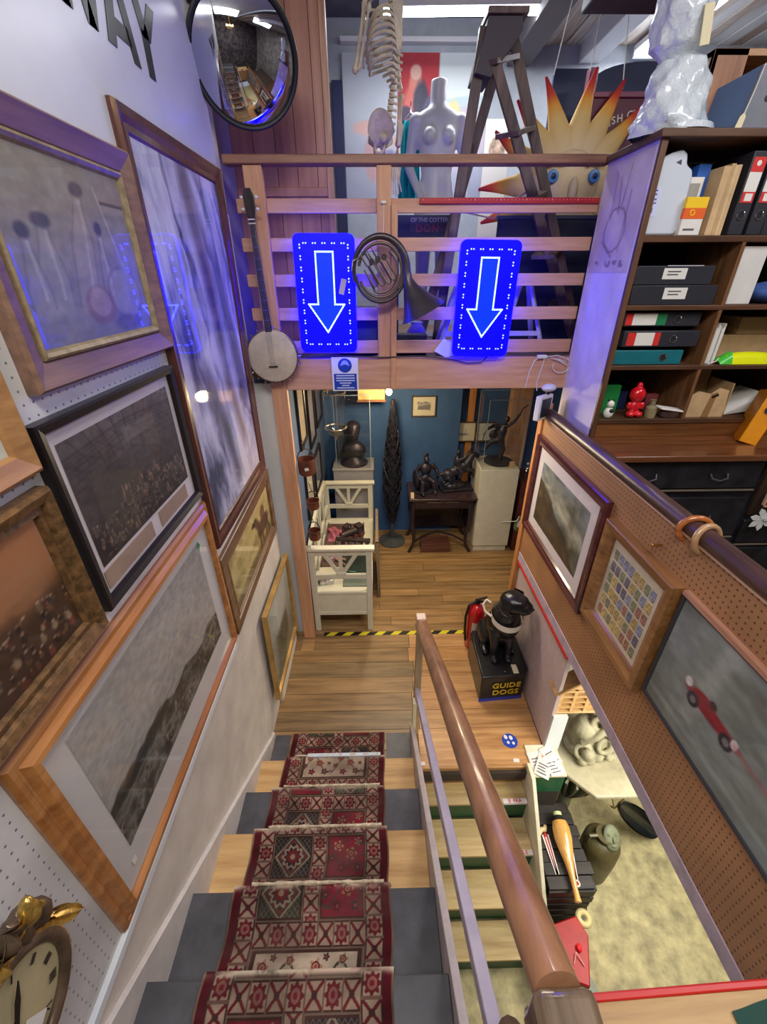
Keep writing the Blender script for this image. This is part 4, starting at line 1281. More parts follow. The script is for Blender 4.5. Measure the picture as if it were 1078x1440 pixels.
def box_file(label, x0, x1, y, z, h, lx):
    t = thing('box_file', label, 'box', ((x0 + x1) / 2, y, z))
    w = x1 - x0
    put('body', MB().box(-w / 2, w / 2, 0, 0.30, 0, h), BLKB, t, bevel=0.003)
    lb = put('label', MB().box(lx - 0.062, lx + 0.062, -0.0014, 0, h * 0.30, h * 0.88), LABW, t)
    for q in (0.70, 0.54):
        put('written_line', MB().box(lx - 0.04, lx + 0.03 * (1 if q > .6 else .6), -0.002, -0.001, h * q - 0.003, h * q + 0.003), INK, lb)
    return t


box_file('black box file with a white label, upper of two on the shelf', 1.372, 1.79, 2.52, 3.042, 0.088, 0.0)
put('lid_edge', MB().box(-0.05, 0.14, -0.004, 0.0, 0.086, 0.090), mat('worn_edge_white', (190, 190, 200), 0.4), bpy.data.objects['box_file'])
box_file('black box file with a white label, lower of two on the shelf', 1.372, 1.83, 2.51, 2.946, 0.094, 0.005)

# white jerrycan
jc = thing('jerrycan', 'translucent white plastic jerrycan with a moulded handle on the top shelf', 'container', (1.435, 2.53, 3.262))
JM = mat('milky_plastic', (204, 210, 222), 0.35, spec=0.6)
JM.node_tree.nodes['Principled BSDF'].inputs['Subsurface Weight'].default_value = 0.25
JM.node_tree.nodes['Principled BSDF'].inputs['Subsurface Radius'].default_value = (0.05, 0.05, 0.05)
prof = [(-0.105, 0.0), (0.085, 0.0), (0.105, 0.02), (0.105, 0.235), (0.095, 0.265), (0.062, 0.285), (0.052, 0.325), (0.028, 0.342), (-0.02, 0.33), (-0.085, 0.30), (-0.105, 0.265)]
put('body', MB().prism(prof, 0.0, 0.17), JM, jc, bevel=0.012)
put('grip_hole', MB().prism([(0.004, 0.292), (0.026, 0.304), (0.03, 0.284)], -0.002, 0.004), mat('grip_dark', (70, 66, 76), 0.6), jc)
put('cap', MB().lathe([(0.026, 0.0), (0.026, 0.03), (0.02, 0.035)], (-0.06, 0.085, 0.305), 16), mat('cap_white', (214, 216, 224), 0.4), jc)
jl = put('label', MB().box(-0.10, -0.03, -0.0016, 0.0, 0.08, 0.20), mat('label_blue_white', (204, 208, 236), 0.5), jc)
for z in (0.185, 0.17, 0.15, 0.135):
    put('printed_line', MB().box(-0.092, -0.045 - 0.1 * (z - .135), -0.0022, -0.001, z - 0.003, z + 0.003), mat('print_blue', (90, 92, 170), 0.5), jl)
put('printed_square', MB().box(-0.08, -0.055, -0.0022, -0.001, 0.095, 0.115), mat('print_blue', (90, 92, 170), 0.5), jl)
single('leaflet_box', MB().box(1.60, 1.66, 2.60, 2.80, 3.262, 3.56), mat('blue_card', (44, 92, 176), 0.5), 'blue cardboard box standing behind the jerrycan', 'box', loc=(1.63, 2.7, 3.262), bevel=0.002)
cb = thing('white_carton', 'small white and grey carton between the jerrycan and the card folders', 'box', (1.585, 2.58, 3.262))
put('box', MB().box(-0.045, 0.045, 0, 0.10, 0, 0.245), LABW, cb, bevel=0.002)
put('print', MB().box(-0.03, 0.03, -0.001, 0, 0.16, 0.22), mat('print_grey', (150, 146, 140), 0.6), cb)
yb = thing('amplifier_carton', 'yellow, orange and white carton standing in front on the top shelf', 'box', (1.578, 2.50, 3.262))
put('box', MB().box(-0.052, 0.052, 0, 0.06, 0, 0.155), LABW, yb, bevel=0.002)
put('yellow_band', MB().box(-0.0525, 0.0525, -0.0012, 0.02, 0.112, 0.1555), mat('carton_yellow', (240, 196, 30), 0.5), yb)
put('orange_band', MB().box(-0.0525, 0.0525, -0.0012, 0.02, 0.068, 0.112), mat('carton_orange', (226, 96, 32), 0.5), yb)
put('emblem', MB().ring((-0.012, -0.0014, 0.092), 0.011, 0.003, 18, 6, RX(90)), mat('carton_yellow', (240, 196, 30), 0.5), yb)
put('printed_word', MB().box(-0.036, 0.02, -0.0012, 0, 0.02, 0.028), INK, yb)
CARDB = [mat('manila_%d' % i, c, 0.75, var=0.08, scale=8) for i, c in enumerate(((196, 164, 122), (182, 150, 108), (206, 176, 136)))]
xx = 1.662
for k, (w, h) in enumerate(((0.036, 0.275), (0.022, 0.285), (0.016, 0.28), (0.02, 0.282))):
    single('card_folder', MB().box(xx, xx + w - 0.002, 2.505 + 0.004 * k, 2.80, 3.262, 3.262 + h), CARDB[k % 3], ('thick brown card folder nearest the jerrycan, standing on the top shelf', 'second brown card folder from the jerrycan, standing on the top shelf', 'thin brown card folder third from the jerrycan, standing on the top shelf', 'brown card folder pressed against the black lever arch file')[k], 'folder', 'card folders on the top shelf', loc=(xx, 2.6, 3.262), bevel=0.0015)
    xx += w
single('wood_batten', MB().box(1.675, 1.70, 2.84, 2.87, 3.262, 3.60), PINE[1], 'thin grey batten standing upright behind the card folders', 'batten', loc=(1.69, 2.85, 3.262))

# cubby with ornaments
single('green_tin', MB().box(1.40, 1.51, 2.60, 2.70, 2.322, 2.50), mat('tin_green', (30, 128, 62), 0.35, var=0.05), 'green box at the back of the lowest cubby', 'box', loc=(1.45, 2.65, 2.322), bevel=0.006)
single('dark_tin', MB().box(1.50, 1.62, 2.70, 2.80, 2.322, 2.44), mat('tin_navy', (38, 46, 86), 0.35), 'navy tin behind the red figurine', 'tin', loc=(1.56, 2.75, 2.322), bevel=0.006)
rf = thing('red_figurine', 'glossy red round-headed figurine in the lowest cubby', 'figurine', (1.585, 2.545, 2.322))
RDG = mat('glossy_red', (206, 20, 34), 0.18, coat=0.6)
b = MB().ball((0, 0, 0.135), (0.046, 0.042, 0.048), 18)
b.ball((0, 0, 0.065), (0.034, 0.03, 0.042), 14).ball((-0.024, -0.02, 0.02), (0.026, 0.028, 0.02), 12).ball((0.024, -0.02, 0.02), (0.026, 0.028, 0.02), 12)
b.ball((0.0, 0.0, 0.187), (0.018, 0.016, 0.022), 12).ball((-0.04, -0.01, 0.07), (0.014, 0.014, 0.024), 10).ball((0.04, -0.01, 0.07), (0.014, 0.014, 0.024), 10)
o = put('body', b, RDG, rf)
rm = o.modifiers.new('remesh', 'REMESH')
rm.mode, rm.voxel_size, rm.use_smooth_shade = 'VOXEL', 0.004, True
sk = thing('china_figure', 'tiny white and black china figure at the front of the lowest cubby', 'ornament', (1.415, 2.51, 2.322))
put('body', MB().ball((0, 0, 0.035), (0.03, 0.024, 0.036), 14).ball((0, -0.004, 0.088), (0.021, 0.02, 0.023), 12), mat('white_china', (226, 224, 218), 0.25), sk)
put('ear', MB().ball((-0.015, 0, 0.11), 0.007, 8), BLK, sk)
put('ear', MB().ball((0.015, 0, 0.11), 0.007, 8), BLK, sk)
put('patch', MB().ball((0.006, -0.018, 0.05), (0.016, 0.01, 0.014), 10), BLK, sk)
tn = thing('trinket_box', 'small dark oval box with a white lid at the end of the lowest cubby', 'box', (1.80, 2.52, 2.322))
put('box', MB().lathe([(0.05, 0), (0.062, 0.012), (0.06, 0.04)], n=24, squash=0.6), mat('dark_enamel', (70, 52, 48), 0.3, var=0.2), tn)
put('lid', MB().box(-0.085, 0.07, -0.035, 0.045, 0.044, 0.056, RY(8)), LABW, tn, bevel=0.005)
single('stone_bottle', MB().lathe([(0.03, 0), (0.034, 0.03), (0.03, 0.06), (0.014, 0.075), (0.014, 0.10), (0.018, 0.105)], (1.685, 2.53, 2.322), 18), mat('khaki_glaze', (136, 124, 92), 0.4, var=0.15), 'little khaki bottle between the red figurine and the white-lidded box', 'bottle', loc=(1.685, 2.53, 2.322))
single('card_packet', MB().box(1.66, 1.73, 2.57, 2.60, 2.322, 2.45), mat('maroon_card', (104, 40, 44), 0.5), 'maroon packet leaning behind the little khaki bottle', 'packet', loc=(1.69, 2.58, 2.322))
# the other column
single('white_box', MB().prism([(1.90, 2.947), (2.03, 2.947), (2.03, 3.215), (1.90, 3.215)], 2.51, 2.75), mat('ivory_card', (214, 210, 206), 0.6, var=0.03), 'tall plain white box standing in the second column of cubbies', 'box', loc=(1.96, 2.6, 2.947), bevel=0.004)
single('blue_bag', MB().ball((2.20, 2.62, 3.00), (0.12, 0.1, 0.055), 18), mat('blue_cloth', (54, 84, 150), 0.8, var=0.25, bump=0.4), 'crumpled blue cloth bag beside the tall white box', 'bag', loc=(2.2, 2.62, 2.947))
ps = thing('paper_stack', 'upright stack of white papers in the third row of cubbies', 'papers', (1.945, 2.55, 2.634))
for k in range(8):
    put('sheet', MB().box(-0.045 + 0.011 * k, -0.037 + 0.011 * k, 0.004 * (k % 3), 0.24, 0, 0.19 + 0.012 * ((k * 5) % 3)), LABW, ps)
for nm, x0, x1, z0, z1, yy, lab in (('cardboard_box', 2.07, 2.45, 2.634, 2.775, 2.66, 'brown cardboard box behind the yellow packet'), ('cardboard_box', 2.16, 2.44, 2.776, 2.87, 2.68, 'smaller brown cardboard box on top of the box behind the yellow packet')):
    single(nm, MB().box(x0, x1, yy, yy + 0.25, z0, z1), CARDB[1], lab, 'box', loc=((x0 + x1) / 2, yy, z0), bevel=0.003)
yp = thing('wipes_packet', 'bright yellow and green soft packet on the third shelf', 'packet', (2.13, 2.50, 2.634))
put('packet', MB().surf(lambda u, v: (-0.10 + 0.28 * u, 0.09 * v, 0.002 + 0.062 * (math.sin(PI * v) ** 0.45) * (0.35 + 0.65 * math.sin(PI * (0.12 + 0.76 * u)) ** 0.4)), 20, 12), mat('packet_yellow', (226, 230, 20), 0.3), yp)
put('green_end', MB().surf(lambda u, v: (-0.145 + 0.07 * u, 0.09 * v, 0.003 + 0.066 * (math.sin(PI * v) ** 0.45) * (0.25 + 0.72 * u)), 10, 12), mat('packet_green', (70, 186, 60), 0.3), yp)
put('drawstring', MB().tube([(-0.14, 0.03, 0.03), (-0.18, -0.005, 0.02), (-0.225, -0.01, 0.006)], 0.003, 6), LABW, yp)
ct = thing('open_carton', 'open brown cardboard cartons with cut flaps in the lowest row', 'box', (2.0, 2.52, 2.322))
put('front', MB().prism([(-0.11, 0), (0.14, 0), (0.12, 0.16), (0.06, 0.175), (0.02, 0.14), (-0.06, 0.155), (-0.10, 0.13)], 0.0, 0.006), CARDB[0], ct)
put('back', MB().prism([(-0.11, 0), (0.14, 0), (0.12, 0.26), (-0.10, 0.25)], 0.2, 0.206), CARDB[1], ct)
put('side', MB().box(-0.112, -0.106, 0, 0.2, 0, 0.16), CARDB[1], ct)
put('side', MB().box(0.134, 0.14, 0, 0.2, 0, 0.2), CARDB[1], ct)
put('tape', MB().prism([(0.0, 0), (0.045, 0), (0.055, 0.15), (0.02, 0.14)], -0.001, 0.0), mat('brown_tape', (150, 112, 72), 0.3), ct)
put('hand_hole', MB().box(0.075, 0.115, -0.0012, 0, 0.088, 0.104, RY(-25)), BLK, ct)
pp = thing('loose_papers', 'fanned sheaf of white paper beside the open carton', 'papers', (2.25, 2.55, 2.322))
for k in range(7):
    put('sheet', MB().add([(-0.09, 0, 0.002), (0.16, 0.02, 0.03 + 0.016 * k), (0.16, 0.25, 0.03 + 0.016 * k), (-0.09, 0.25, 0.002)], [(0, 1, 2, 3)]), LABW, pp)
oc = thing('orange_file', 'bright orange lever arch file leaning on the desk top', 'file', (2.19, 2.33, 2.216), (-12, 12, -32))
put('cover', MB().box(-0.045, 0.045, 0.0, 0.24, 0, 0.31), mat('orange_card', (224, 142, 12), 0.4, var=0.04), oc, bevel=0.005)
finger_ring(oc, 0.0, 0.20, -0.001)
put('black_spine_end', MB().box(-0.046, 0.046, -0.0015, 0.05, 0.285, 0.3105), BLKB, oc)

# on top of the bookcase
wr = thing('wrapped_statue', 'tall statue swathed in clear bubble wrap on top of the bookcase', 'statue', (1.41, 2.64, 3.665))
BW = mat('bubble_wrap', (206, 214, 222), 0.16, spec=0.8, scale=46, bump=0.9, coat=0.6)


def wrap(cx, cz, prof, seed, n=26):
    r5 = random.Random(seed)
    mb = MB()
    ph = [r5.random() * 6 for _ in range(6)]

    def fn(u, v):
        a = 2 * PI * u
        k = v * (len(prof) - 1)
        i = min(int(k), len(prof) - 2)
        r = prof[i][0] + (prof[i + 1][0] - prof[i][0]) * (k - i)
        z = prof[i][1] + (prof[i + 1][1] - prof[i][1]) * (k - i)
        r *= 1 + 0.07 * math.sin(3 * a + ph[0] + 9 * v) + 0.05 * math.sin(7 * a + ph[1] - 14 * v) + 0.03 * math.sin(11 * a + 30 * v)
        return (cx + r * math.cos(a), r * 0.85 * math.sin(a), cz + z)
    mb.surf(fn, 40, 48)
    return mb


put('wrapped_body', wrap(0.0, 0.0, [(0.15, 0.0), (0.16, 0.05), (0.135, 0.13), (0.125, 0.2), (0.10, 0.26), (0.06, 0.285), (0.0, 0.29)], 2), BW, wr)
put('wrapped_head', wrap(-0.045, 0.255, [(0.05, 0.0), (0.105, 0.05), (0.12, 0.15), (0.12, 0.25), (0.10, 0.34), (0.04, 0.38), (0.0, 0.385)], 5), BW, wr)
put('paper_tag', MB().box(0.035, 0.075, -0.118, -0.112, 0.275, 0.40, RY(-9)), mat('tag_cream', (220, 208, 170), 0.6), wr)
put('wrapped_base', MB().lathe([(0.13, 0), (0.15, 0.01), (0.14, 0.035)], (0.06, 0, 0), 24), BW, wr)
wk = thing('small_wooden_crate', 'open brown wooden crate lying on its side on the bookcase top', 'crate', (1.74, 2.82, 3.665))
CR = wood('crate_wood', (116, 72, 46), (170, 116, 78), 'z', 0.5, 3)
put('side', MB().box(-0.16, 0.0, -0.12, -0.10, 0.0, 0.33), CR, wk, bevel=0.002)
put('side', MB().box(-0.16, -0.14, -0.12, 0.12, 0.0, 0.33), CR, wk, bevel=0.002)
put('top', MB().box(-0.16, 0.42, -0.12, 0.12, 0.305, 0.33), wood('crate_wood_pale', (150, 108, 74), (196, 150, 106), 'x', 0.5, 3), wk, bevel=0.002)
put('inner_board', MB().box(0.0, 0.42, 0.10, 0.12, 0.0, 0.305), CR, wk)
gb = thing('magazine_file', 'grey slanted box file with a finger hole on the bookcase top', 'file', (1.72, 2.55, 3.665))
GRY = mat('grey_box_card', (112, 114, 124), 0.5, var=0.05)
put('front', MB().prism([(-0.04, 0), (0.20, 0), (0.20, 0.225), (-0.01, 0.225)], -0.02, 0.0), GRY, gb)
put('sloped_side', MB().add([(-0.115, 0.16, 0), (-0.04, -0.01, 0), (-0.01, -0.01, 0.225), (-0.085, 0.16, 0.19)], [(0, 1, 2, 3)]), mat('blue_grey_card', (84, 104, 140), 0.5), gb)
put('back', MB().box(-0.11, 0.20, 0.16, 0.17, 0, 0.21), GRY, gb)
put('finger_hole', MB().cyl((0.055, -0.022, 0.115), (0.055, -0.018, 0.115), 0.013, n=16), BLK, gb)
pt = put('price_tag', MB().prism([(-0.062, 0.0), (-0.03, 0.0), (-0.024, 0.05), (-0.034, 0.066), (-0.05, 0.05)], -0.03, -0.028), mat('tag_cream', (220, 208, 170), 0.6), gb)
put('string', MB().tube([(-0.034, -0.029, 0.06), (-0.018, -0.028, 0.14), (-0.006, -0.026, 0.226)], 0.002, 6), LABW, pt)

# ================================================================== THINGS HUNG ON THE BALUSTRADE
# blue diodes: so strong that their centres read as white
LEDW = glow('led_white', (0.020, 0.032, 1.0), 62.0)
LEDB = glow('led_pale_blue', (0.014, 0.017, 1.0), 50.0)
BLOOMBLUE = mat('bloom_blue_panel', (4, 2, 110), 0.3, emit=0.0)  # dark sign face given a blue glow in place of lens bloom
q = BLOOMBLUE.node_tree.nodes['Principled BSDF']
q.inputs['Emission Color'].default_value = (0.0008, 0.0, 1.0, 1)
q.inputs['Emission Strength'].default_value = 1.1
HALOARROW = mat('halo_arrow_panel', (6, 10, 110), 0.3)  # arrow face glows in place of the halo round its diodes
q = HALOARROW.node_tree.nodes['Principled BSDF']
q.inputs['Emission Color'].default_value = (0.001, 0.03, 1.0, 1)
q.inputs['Emission Strength'].default_value = 1.1


SPILLCASE = mat('bloom_spill_casing', (10, 8, 90), 0.35)  # casing made to glow so blue spills over the slats, like bloom
q = SPILLCASE.node_tree.nodes['Principled BSDF']
q.inputs['Emission Color'].default_value = (0.0005, 0.0, 1.0, 1)
q.inputs['Emission Strength'].default_value = 11.0


def led_sign(label, cx, cz, y, tilt):
    t = thing('arrow_sign', label, 'sign', (cx, y, cz), (0, tilt, 0), None)
    w, h, r = 0.182, 0.327, 0.035
    poly = []
    for sx, sz, a0 in ((1, 1, 0), (-1, 1, 90), (-1, -1, 180), (1, -1, 270)):
        for k in range(6):
            a = math.radians(a0 + 18 * k)
            poly.append((sx * (w - r) + r * math.cos(a), sz * (h - r) + r * math.sin(a)))
    put('casing', MB().prism(poly, 0.0, 0.03), SPILLCASE, t)
    put('face', MB().prism([(x * 0.985, z * 0.99) for x, z in poly], -0.003, 0.0), BLOOMBLUE, t)
    A = [(-0.052, 0.235), (0.052, 0.235), (0.052, -0.045), (0.11, -0.045), (0.0, -0.205), (-0.11, -0.045), (-0.052, -0.045)]
    put('arrow', MB().prism(A, -0.006, -0.003), HALOARROW, t)
    ar = MB()
    for i in range(7):
        a, b = Vector(A[i]), Vector(A[(i + 1) % 7])
        n = max(1, int((b - a).length / 0.0112))
        for k in range(n):
            p = a + (b - a) * (k / n)
            ar.ball((p.x, -0.010, p.y), 0.0052, 6)
    put('arrow_leds', ar, LEDW, t, kind='stuff')
    bl = MB()
    X, Z = 0.142, 0.278
    for k in range(5):
        for s in (1, -1):
            x = -X + 0.03 + 2 * (X - 0.03) * k / 4
            for e in (-0.0075, 0.0075):
                bl.ball((x + e, -0.006, s * Z), 0.0046, 6)
    for k in range(10):
        for s in (1, -1):
            z = -Z + 0.016 + 2 * (Z - 0.016) * k / 9
            for e in (-0.008, 0.008):
                bl.ball((s * X, -0.006, z + e), 0.0048, 6)
    put('border_leds', bl, LEDB, t, kind='stuff')
    put('fixing', MB().box(-0.1, 0.1, 0.03, 0.055 if tilt > 0.5 else 0.06, 0.1, 0.14), mat('navy_casing', (16, 14, 92), 0.35), t)
    return t


s1 = led_sign('lit blue sign with a white down arrow, hung between the banjo and the french horn', -0.298, 2.98, 2.94, 0.5)
s2 = led_sign('lit blue sign with a white down arrow, hung between the french horn and bookcase', 0.693, 2.946, 2.94, 0.9)
tg = put('paper_tag', MB().box(-0.016, 0.016, -0.012, -0.010, -0.05, 0.035, RY(14)), mat('tag_lilac', (190, 180, 226), 0.6), s1)
tg.location = (0.105, 0, 0.06)

bj = thing('banjo', 'old banjo with a round cream skin hanging on the corner post', 'banjo', (-0.672, 2.95, 2.63), (0, -1.5, 0))
DKN = wood('ebony_neck', (26, 22, 26), (56, 46, 46), 'z', 0.3, 4)
put('skin', MB().lathe([(0.158, 0.0), (0.158, 0.004), (0.15, 0.008), (0.001, 0.009)], n=48, M=TR(0, -0.035, 0) @ RX(90)), mat('cream_skin', (196, 182, 164), 0.6, var=0.07, scale=12), bj)
put('rim', MB().lathe([(0.158, -0.05), (0.166, -0.045), (0.166, -0.004), (0.158, 0.0)], n=48, M=TR(0, -0.035, 0) @ RX(90)), mat('banjo_rim', (120, 100, 86), 0.35, metal=0.5), bj)
for k in range(22):
    a = 2 * PI * k / 22
    put('tension_hook', MB().tube([(0.17 * math.cos(a), -0.042, 0.17 * math.sin(a)), (0.182 * math.cos(a), -0.03, 0.182 * math.sin(a)), (0.175 * math.cos(a), 0.01, 0.175 * math.sin(a))], 0.0032, 5), CHROME, bj)
put('bridge', MB().box(-0.028, 0.028, -0.056, -0.044, -0.062, -0.056), DKN, bj)
put('neck', MB().prism([(-0.021, 0.15), (0.021, 0.15), (0.015, 0.73), (-0.015, 0.73)], -0.045, -0.022), DKN, bj, bevel=0.004)
put('headstock', MB().prism([(-0.016, 0.73), (0.016, 0.73), (0.028, 0.79), (0.03, 0.85), (0.016, 0.885), (-0.016, 0.885), (-0.03, 0.85), (-0.028, 0.79)], -0.04, -0.022), DKN, bj, bevel=0.004)
for z in (0.722, 0.741):
    put('nut', MB().box(-0.019, 0.019, -0.048, -0.044, z - 0.003, z + 0.003), LABW, bj)
for k, (sx, z) in enumerate(((-1, 0.79), (1, 0.79), (-1, 0.845), (1, 0.845))):
    put('tuning_peg', MB().ball((sx * 0.04, -0.03, z), (0.012, 0.006, 0.008), 8), LABW, bj)
for k in range(4):
    x = -0.012 + 0.008 * k
    put('string', MB().cyl((x * 1.3, -0.057, -0.058), (x, -0.05, 0.735), 0.0007, n=4), CHROME, bj)
for k in range(9):
    z = 0.22 + 0.055 * k
    put('fret', MB().box(-0.019, 0.019, -0.0465, -0.045, z - 0.001, z + 0.001), CHROME, bj)

hn = thing('french_horn', 'dark french horn hung on a wire between the two lit signs', 'french horn', (0.036, 2.885, 3.115))
HM = mat('dark_lacquer', (74, 66, 72), 0.32, metal=0.45, var=0.1)
HM2 = mat('dull_lacquer', (104, 92, 92), 0.35, metal=0.5)


def P3(a, r): return (r * math.cos(math.radians(a)), 0.0, r * 1.1 * math.sin(math.radians(a)))


pts, rs = [], []
for a in range(200, -1, -10):
    pts.append(P3(a, 0.158))
    rs.append(0.011 + 0.012 * (200 - a) / 200)
bell = [((0.164, 0, -0.045), 0.028), ((0.182, -0.005, -0.09), 0.046), ((0.206, -0.008, -0.135), 0.072), ((0.228, -0.01, -0.175), 0.098), ((0.245, -0.012, -0.203), 0.122), ((0.256, -0.012, -0.221), 0.140), ((0.259, -0.012, -0.227), 0.146)]
put('bell', MB().tube(pts + [b[0] for b in bell], rs + [b[1] for b in bell], 22), HM, hn)
put('outer_coil', MB().tube([P3(a, 0.150) for a in range(-10, -175, -8)], 0.011, 10), HM, hn)
put('inner_coil', MB().tube([P3(a, 0.128) for a in range(170, -165, -8)], 0.009, 10), HM2, hn)
put('leadpipe', MB().tube([P3(a, 0.105) for a in range(60, -110, -8)] + [(-0.07, -0.01, -0.03)], 0.007, 8), HM2, hn)
for k, (x, z, L) in enumerate(((-0.055, -0.03, 0.10), (-0.02, -0.015, 0.12), (0.015, 0.0, 0.13), (0.05, 0.01, 0.11), (-0.085, 0.06, 0.07), (-0.04, 0.07, 0.06))):
    dx, dz = 0.55, -0.83
    px, pz = 0.014 * 0.83, 0.014 * 0.55
    c = Vector((x, -0.02 - 0.006 * (k % 2), z))
    d = Vector((dx, 0, dz)) * L / 2
    n = Vector((px, 0, pz))
    u = [c - d + n, c + d + n, c + d * 1.14 + n * 0.6, c + d * 1.2, c + d * 1.14 - n * 0.6, c + d - n, c - d - n]
    put('valve_slide', MB().tube(u, 0.0055, 8), HM2, hn)
for k in range(3):
    put('valve', MB().cyl((-0.05 + 0.036 * k, -0.035, 0.045 + 0.012 * k), (-0.05 + 0.036 * k, 0.01, 0.045 + 0.012 * k), 0.017, n=16), HM, hn)
    put('key', MB().bar((-0.05 + 0.036 * k, -0.035, 0.06), (-0.09 + 0.036 * k, -0.03, 0.115), 0.009, 0.004), HM2, hn)
put('mouthpipe', MB().tube([P3(150, 0.13), (-0.16, -0.02, 0.05), (-0.168, -0.025, 0.0)], 0.006, 8), HM2, hn)
put('hanging_wire', MB().tube([(0.018, 0.0, 0.17), (0.022, 0.07, 0.27), (0.024, 0.108, 0.345)], 0.0022, 6), LABW, hn)
put('wire_clip', MB().box(0.010, 0.038, 0.100, 0.114, 0.338, 0.35), LABW, hn)

nt_ = thing('safety_notice', 'small white and blue mask notice fixed to the beam under the lit sign', 'sign', (-0.208, 2.992, 2.50))
put('board', MB().box(-0.09, 0.09, -0.003, 0.003, -0.112, 0.112), mat('notice_white', (226, 226, 232), 0.4), nt_)
BLU = mat('notice_blue', (22, 62, 168), 0.45)
put('circle', MB().lathe([(0.047, 0.0), (0.047, 0.0008)], n=32, M=TR(0, -0.003, 0.058) @ RX(90)), BLU, nt_)
put('pictogram', MB().prism([(0.026 * math.cos(a), 0.062 + 0.030 * math.sin(a)) for a in [2 * PI * k / 20 for k in range(20)]], -0.0046, -0.0038), mat('pictogram_pale', (150, 170, 220), 0.5), nt_)
put('pictogram', MB().prism([(-0.024, 0.058), (0.0, 0.066), (0.024, 0.058), (0.020, 0.038), (0.0, 0.028), (-0.020, 0.038)], -0.0056, -0.0046), BLU, nt_)
for s in (1, -1):
    put('pictogram', MB().bar((s * 0.024, -0.0048, 0.056), (s * 0.034, -0.0048, 0.066), 0.003, 0.003), mat('pictogram_pale', (150, 170, 220), 0.5), nt_)
pn = put('panel', MB().box(-0.078, 0.078, -0.0040, -0.003, -0.104, 0.004), BLU, nt_)
for k, wd in enumerate((0.062, 0.066, 0.064, 0.040, 0.026, 0.060)):
    put('text_line', MB().box(-wd, wd, -0.0047, -0.004, -0.012 - 0.0165 * k, -0.005 - 0.0165 * k), mat('notice_text', (206, 214, 236), 0.5), pn, kind='stuff')

rs_ = thing('dotted_strip', 'long thin red strip with pale dots lying along the uppermost slat', 'strip', (0.80, 3.04, 3.47))
put('strip', MB().box(-0.53, 0.53, -0.007, 0.006, -0.014, 0.015), mat('strip_red', (176, 34, 44), 0.4), rs_, bevel=0.002)
d = MB()
for k in range(48):
    d.ball((-0.51 + 1.02 * k / 47, -0.0075, 0.004), 0.0035 if k % 7 else 0.006, 6)
put('dots', d, mat('strip_dots', (226, 130, 130), 0.4), rs_, kind='stuff')

cb_ = thing('white_cable', 'looped white cables with a plug block on the beam end by the bookcase', 'cable', (1.13, 2.985, 2.6))
WC = mat('white_plastic', (220, 220, 222), 0.4)
put('plug_block', MB().box(-0.035, 0.03, -0.012, 0.013, -0.005, 0.018), WC, cb_, bevel=0.004)
put('cable', MB().tube([(-0.02, 0, 0.0), (-0.05, -0.004, -0.02), (-0.075, -0.006, -0.10), (-0.085, -0.006, -0.2)], 0.003, 6), WC, cb_)
put('cable', MB().tube([(0.02, 0, 0.01), (0.01, -0.004, -0.06), (-0.01, -0.006, -0.16), (0.0, -0.008, -0.22)], 0.003, 6), WC, cb_)
put('cable', MB().tube([(0.03, 0, 0.005), (0.1, -0.004, 0.015), (0.15, -0.004, 0.0), (0.17, -0.004, -0.03), (0.11, -0.006, -0.01), (0.06, -0.006, 0.0), (0.12, -0.006, -0.02), (0.18, -0.004, -0.05)], 0.0032, 6), WC, cb_)
put('cable', MB().tube([(0.14 + 0.06 * math.cos(a), -0.006, -0.05 + 0.05 * math.sin(a)) for a in [PI * 0.9 + k * 0.35 for k in range(14)]], 0.003, 6), WC, cb_)
sw = single('cable_junction', MB().prism([(0.40, 2.64), (0.46, 2.72), (0.52, 2.69), (0.545, 2.64), (0.53, 2.61), (0.48, 2.60)], 3.03, 3.045), WC, 'whitish plastic junction box between beam and lowest slat, by the lit sign', 'junction box')
single('black_lead', MB().tube([(-0.5, 2.992, 2.612), (-0.3, 2.988, 2.622), (0.0, 2.985, 2.61), (0.3, 2.985, 2.615), (0.5, 2.985, 2.598), (0.62, 2.985, 2.57), (0.72, 2.985, 2.575), (0.76, 2.975, 2.62)], 0.004, 6), BLK, 'black lead sagging along the top of the beam between the lit signs', 'cable')

dv = thing('white_monitor', 'small white-framed display box on top of the corner post by the pegboard', 'monitor', (1.165, 2.90, 2.20), (0, 0, 38))
put('frame', MB().box(-0.075, 0.075, -0.02, 0.02, 0.0, 0.17), WC, dv, bevel=0.006)
put('screen', MB().box(-0.055, 0.055, -0.0225, -0.02, 0.022, 0.148), mat('screen_dark', (52, 54, 70), 0.15), dv)
put('lamp_cap', MB().ball((0.03, 0.0, 0.215), (0.06, 0.045, 0.026), 14), WC, dv)
put('stem', MB().cyl((0.03, 0, 0.165), (0.03, 0, 0.205), 0.014, n=12), BLK, dv)
put('arm', MB().tube([(0.06, 0.02, 0.1), (0.10, 0.02, 0.12), (0.13, 0.02, 0.10)], 0.006, 6), WC, dv)

# ================================================================== THE MEZZANINE BEHIND THE RAIL
BONE = mat('old_bone', (204, 190, 166), 0.55, var=0.12, scale=14)
sk = thing('skeleton', 'hanging human skeleton in profile, ribcage and pelvis above the rail', 'skeleton', (0.10, 3.6, 3.80))
SO = (0.10, 3.6, 3.80)


def sp(t):
    """spine line from neck to sacrum"""
    z = 4.52 - 0.60 * t
    return (0.128 + 0.022 * math.sin(t * 5.2 - 0.6), 3.6, z)


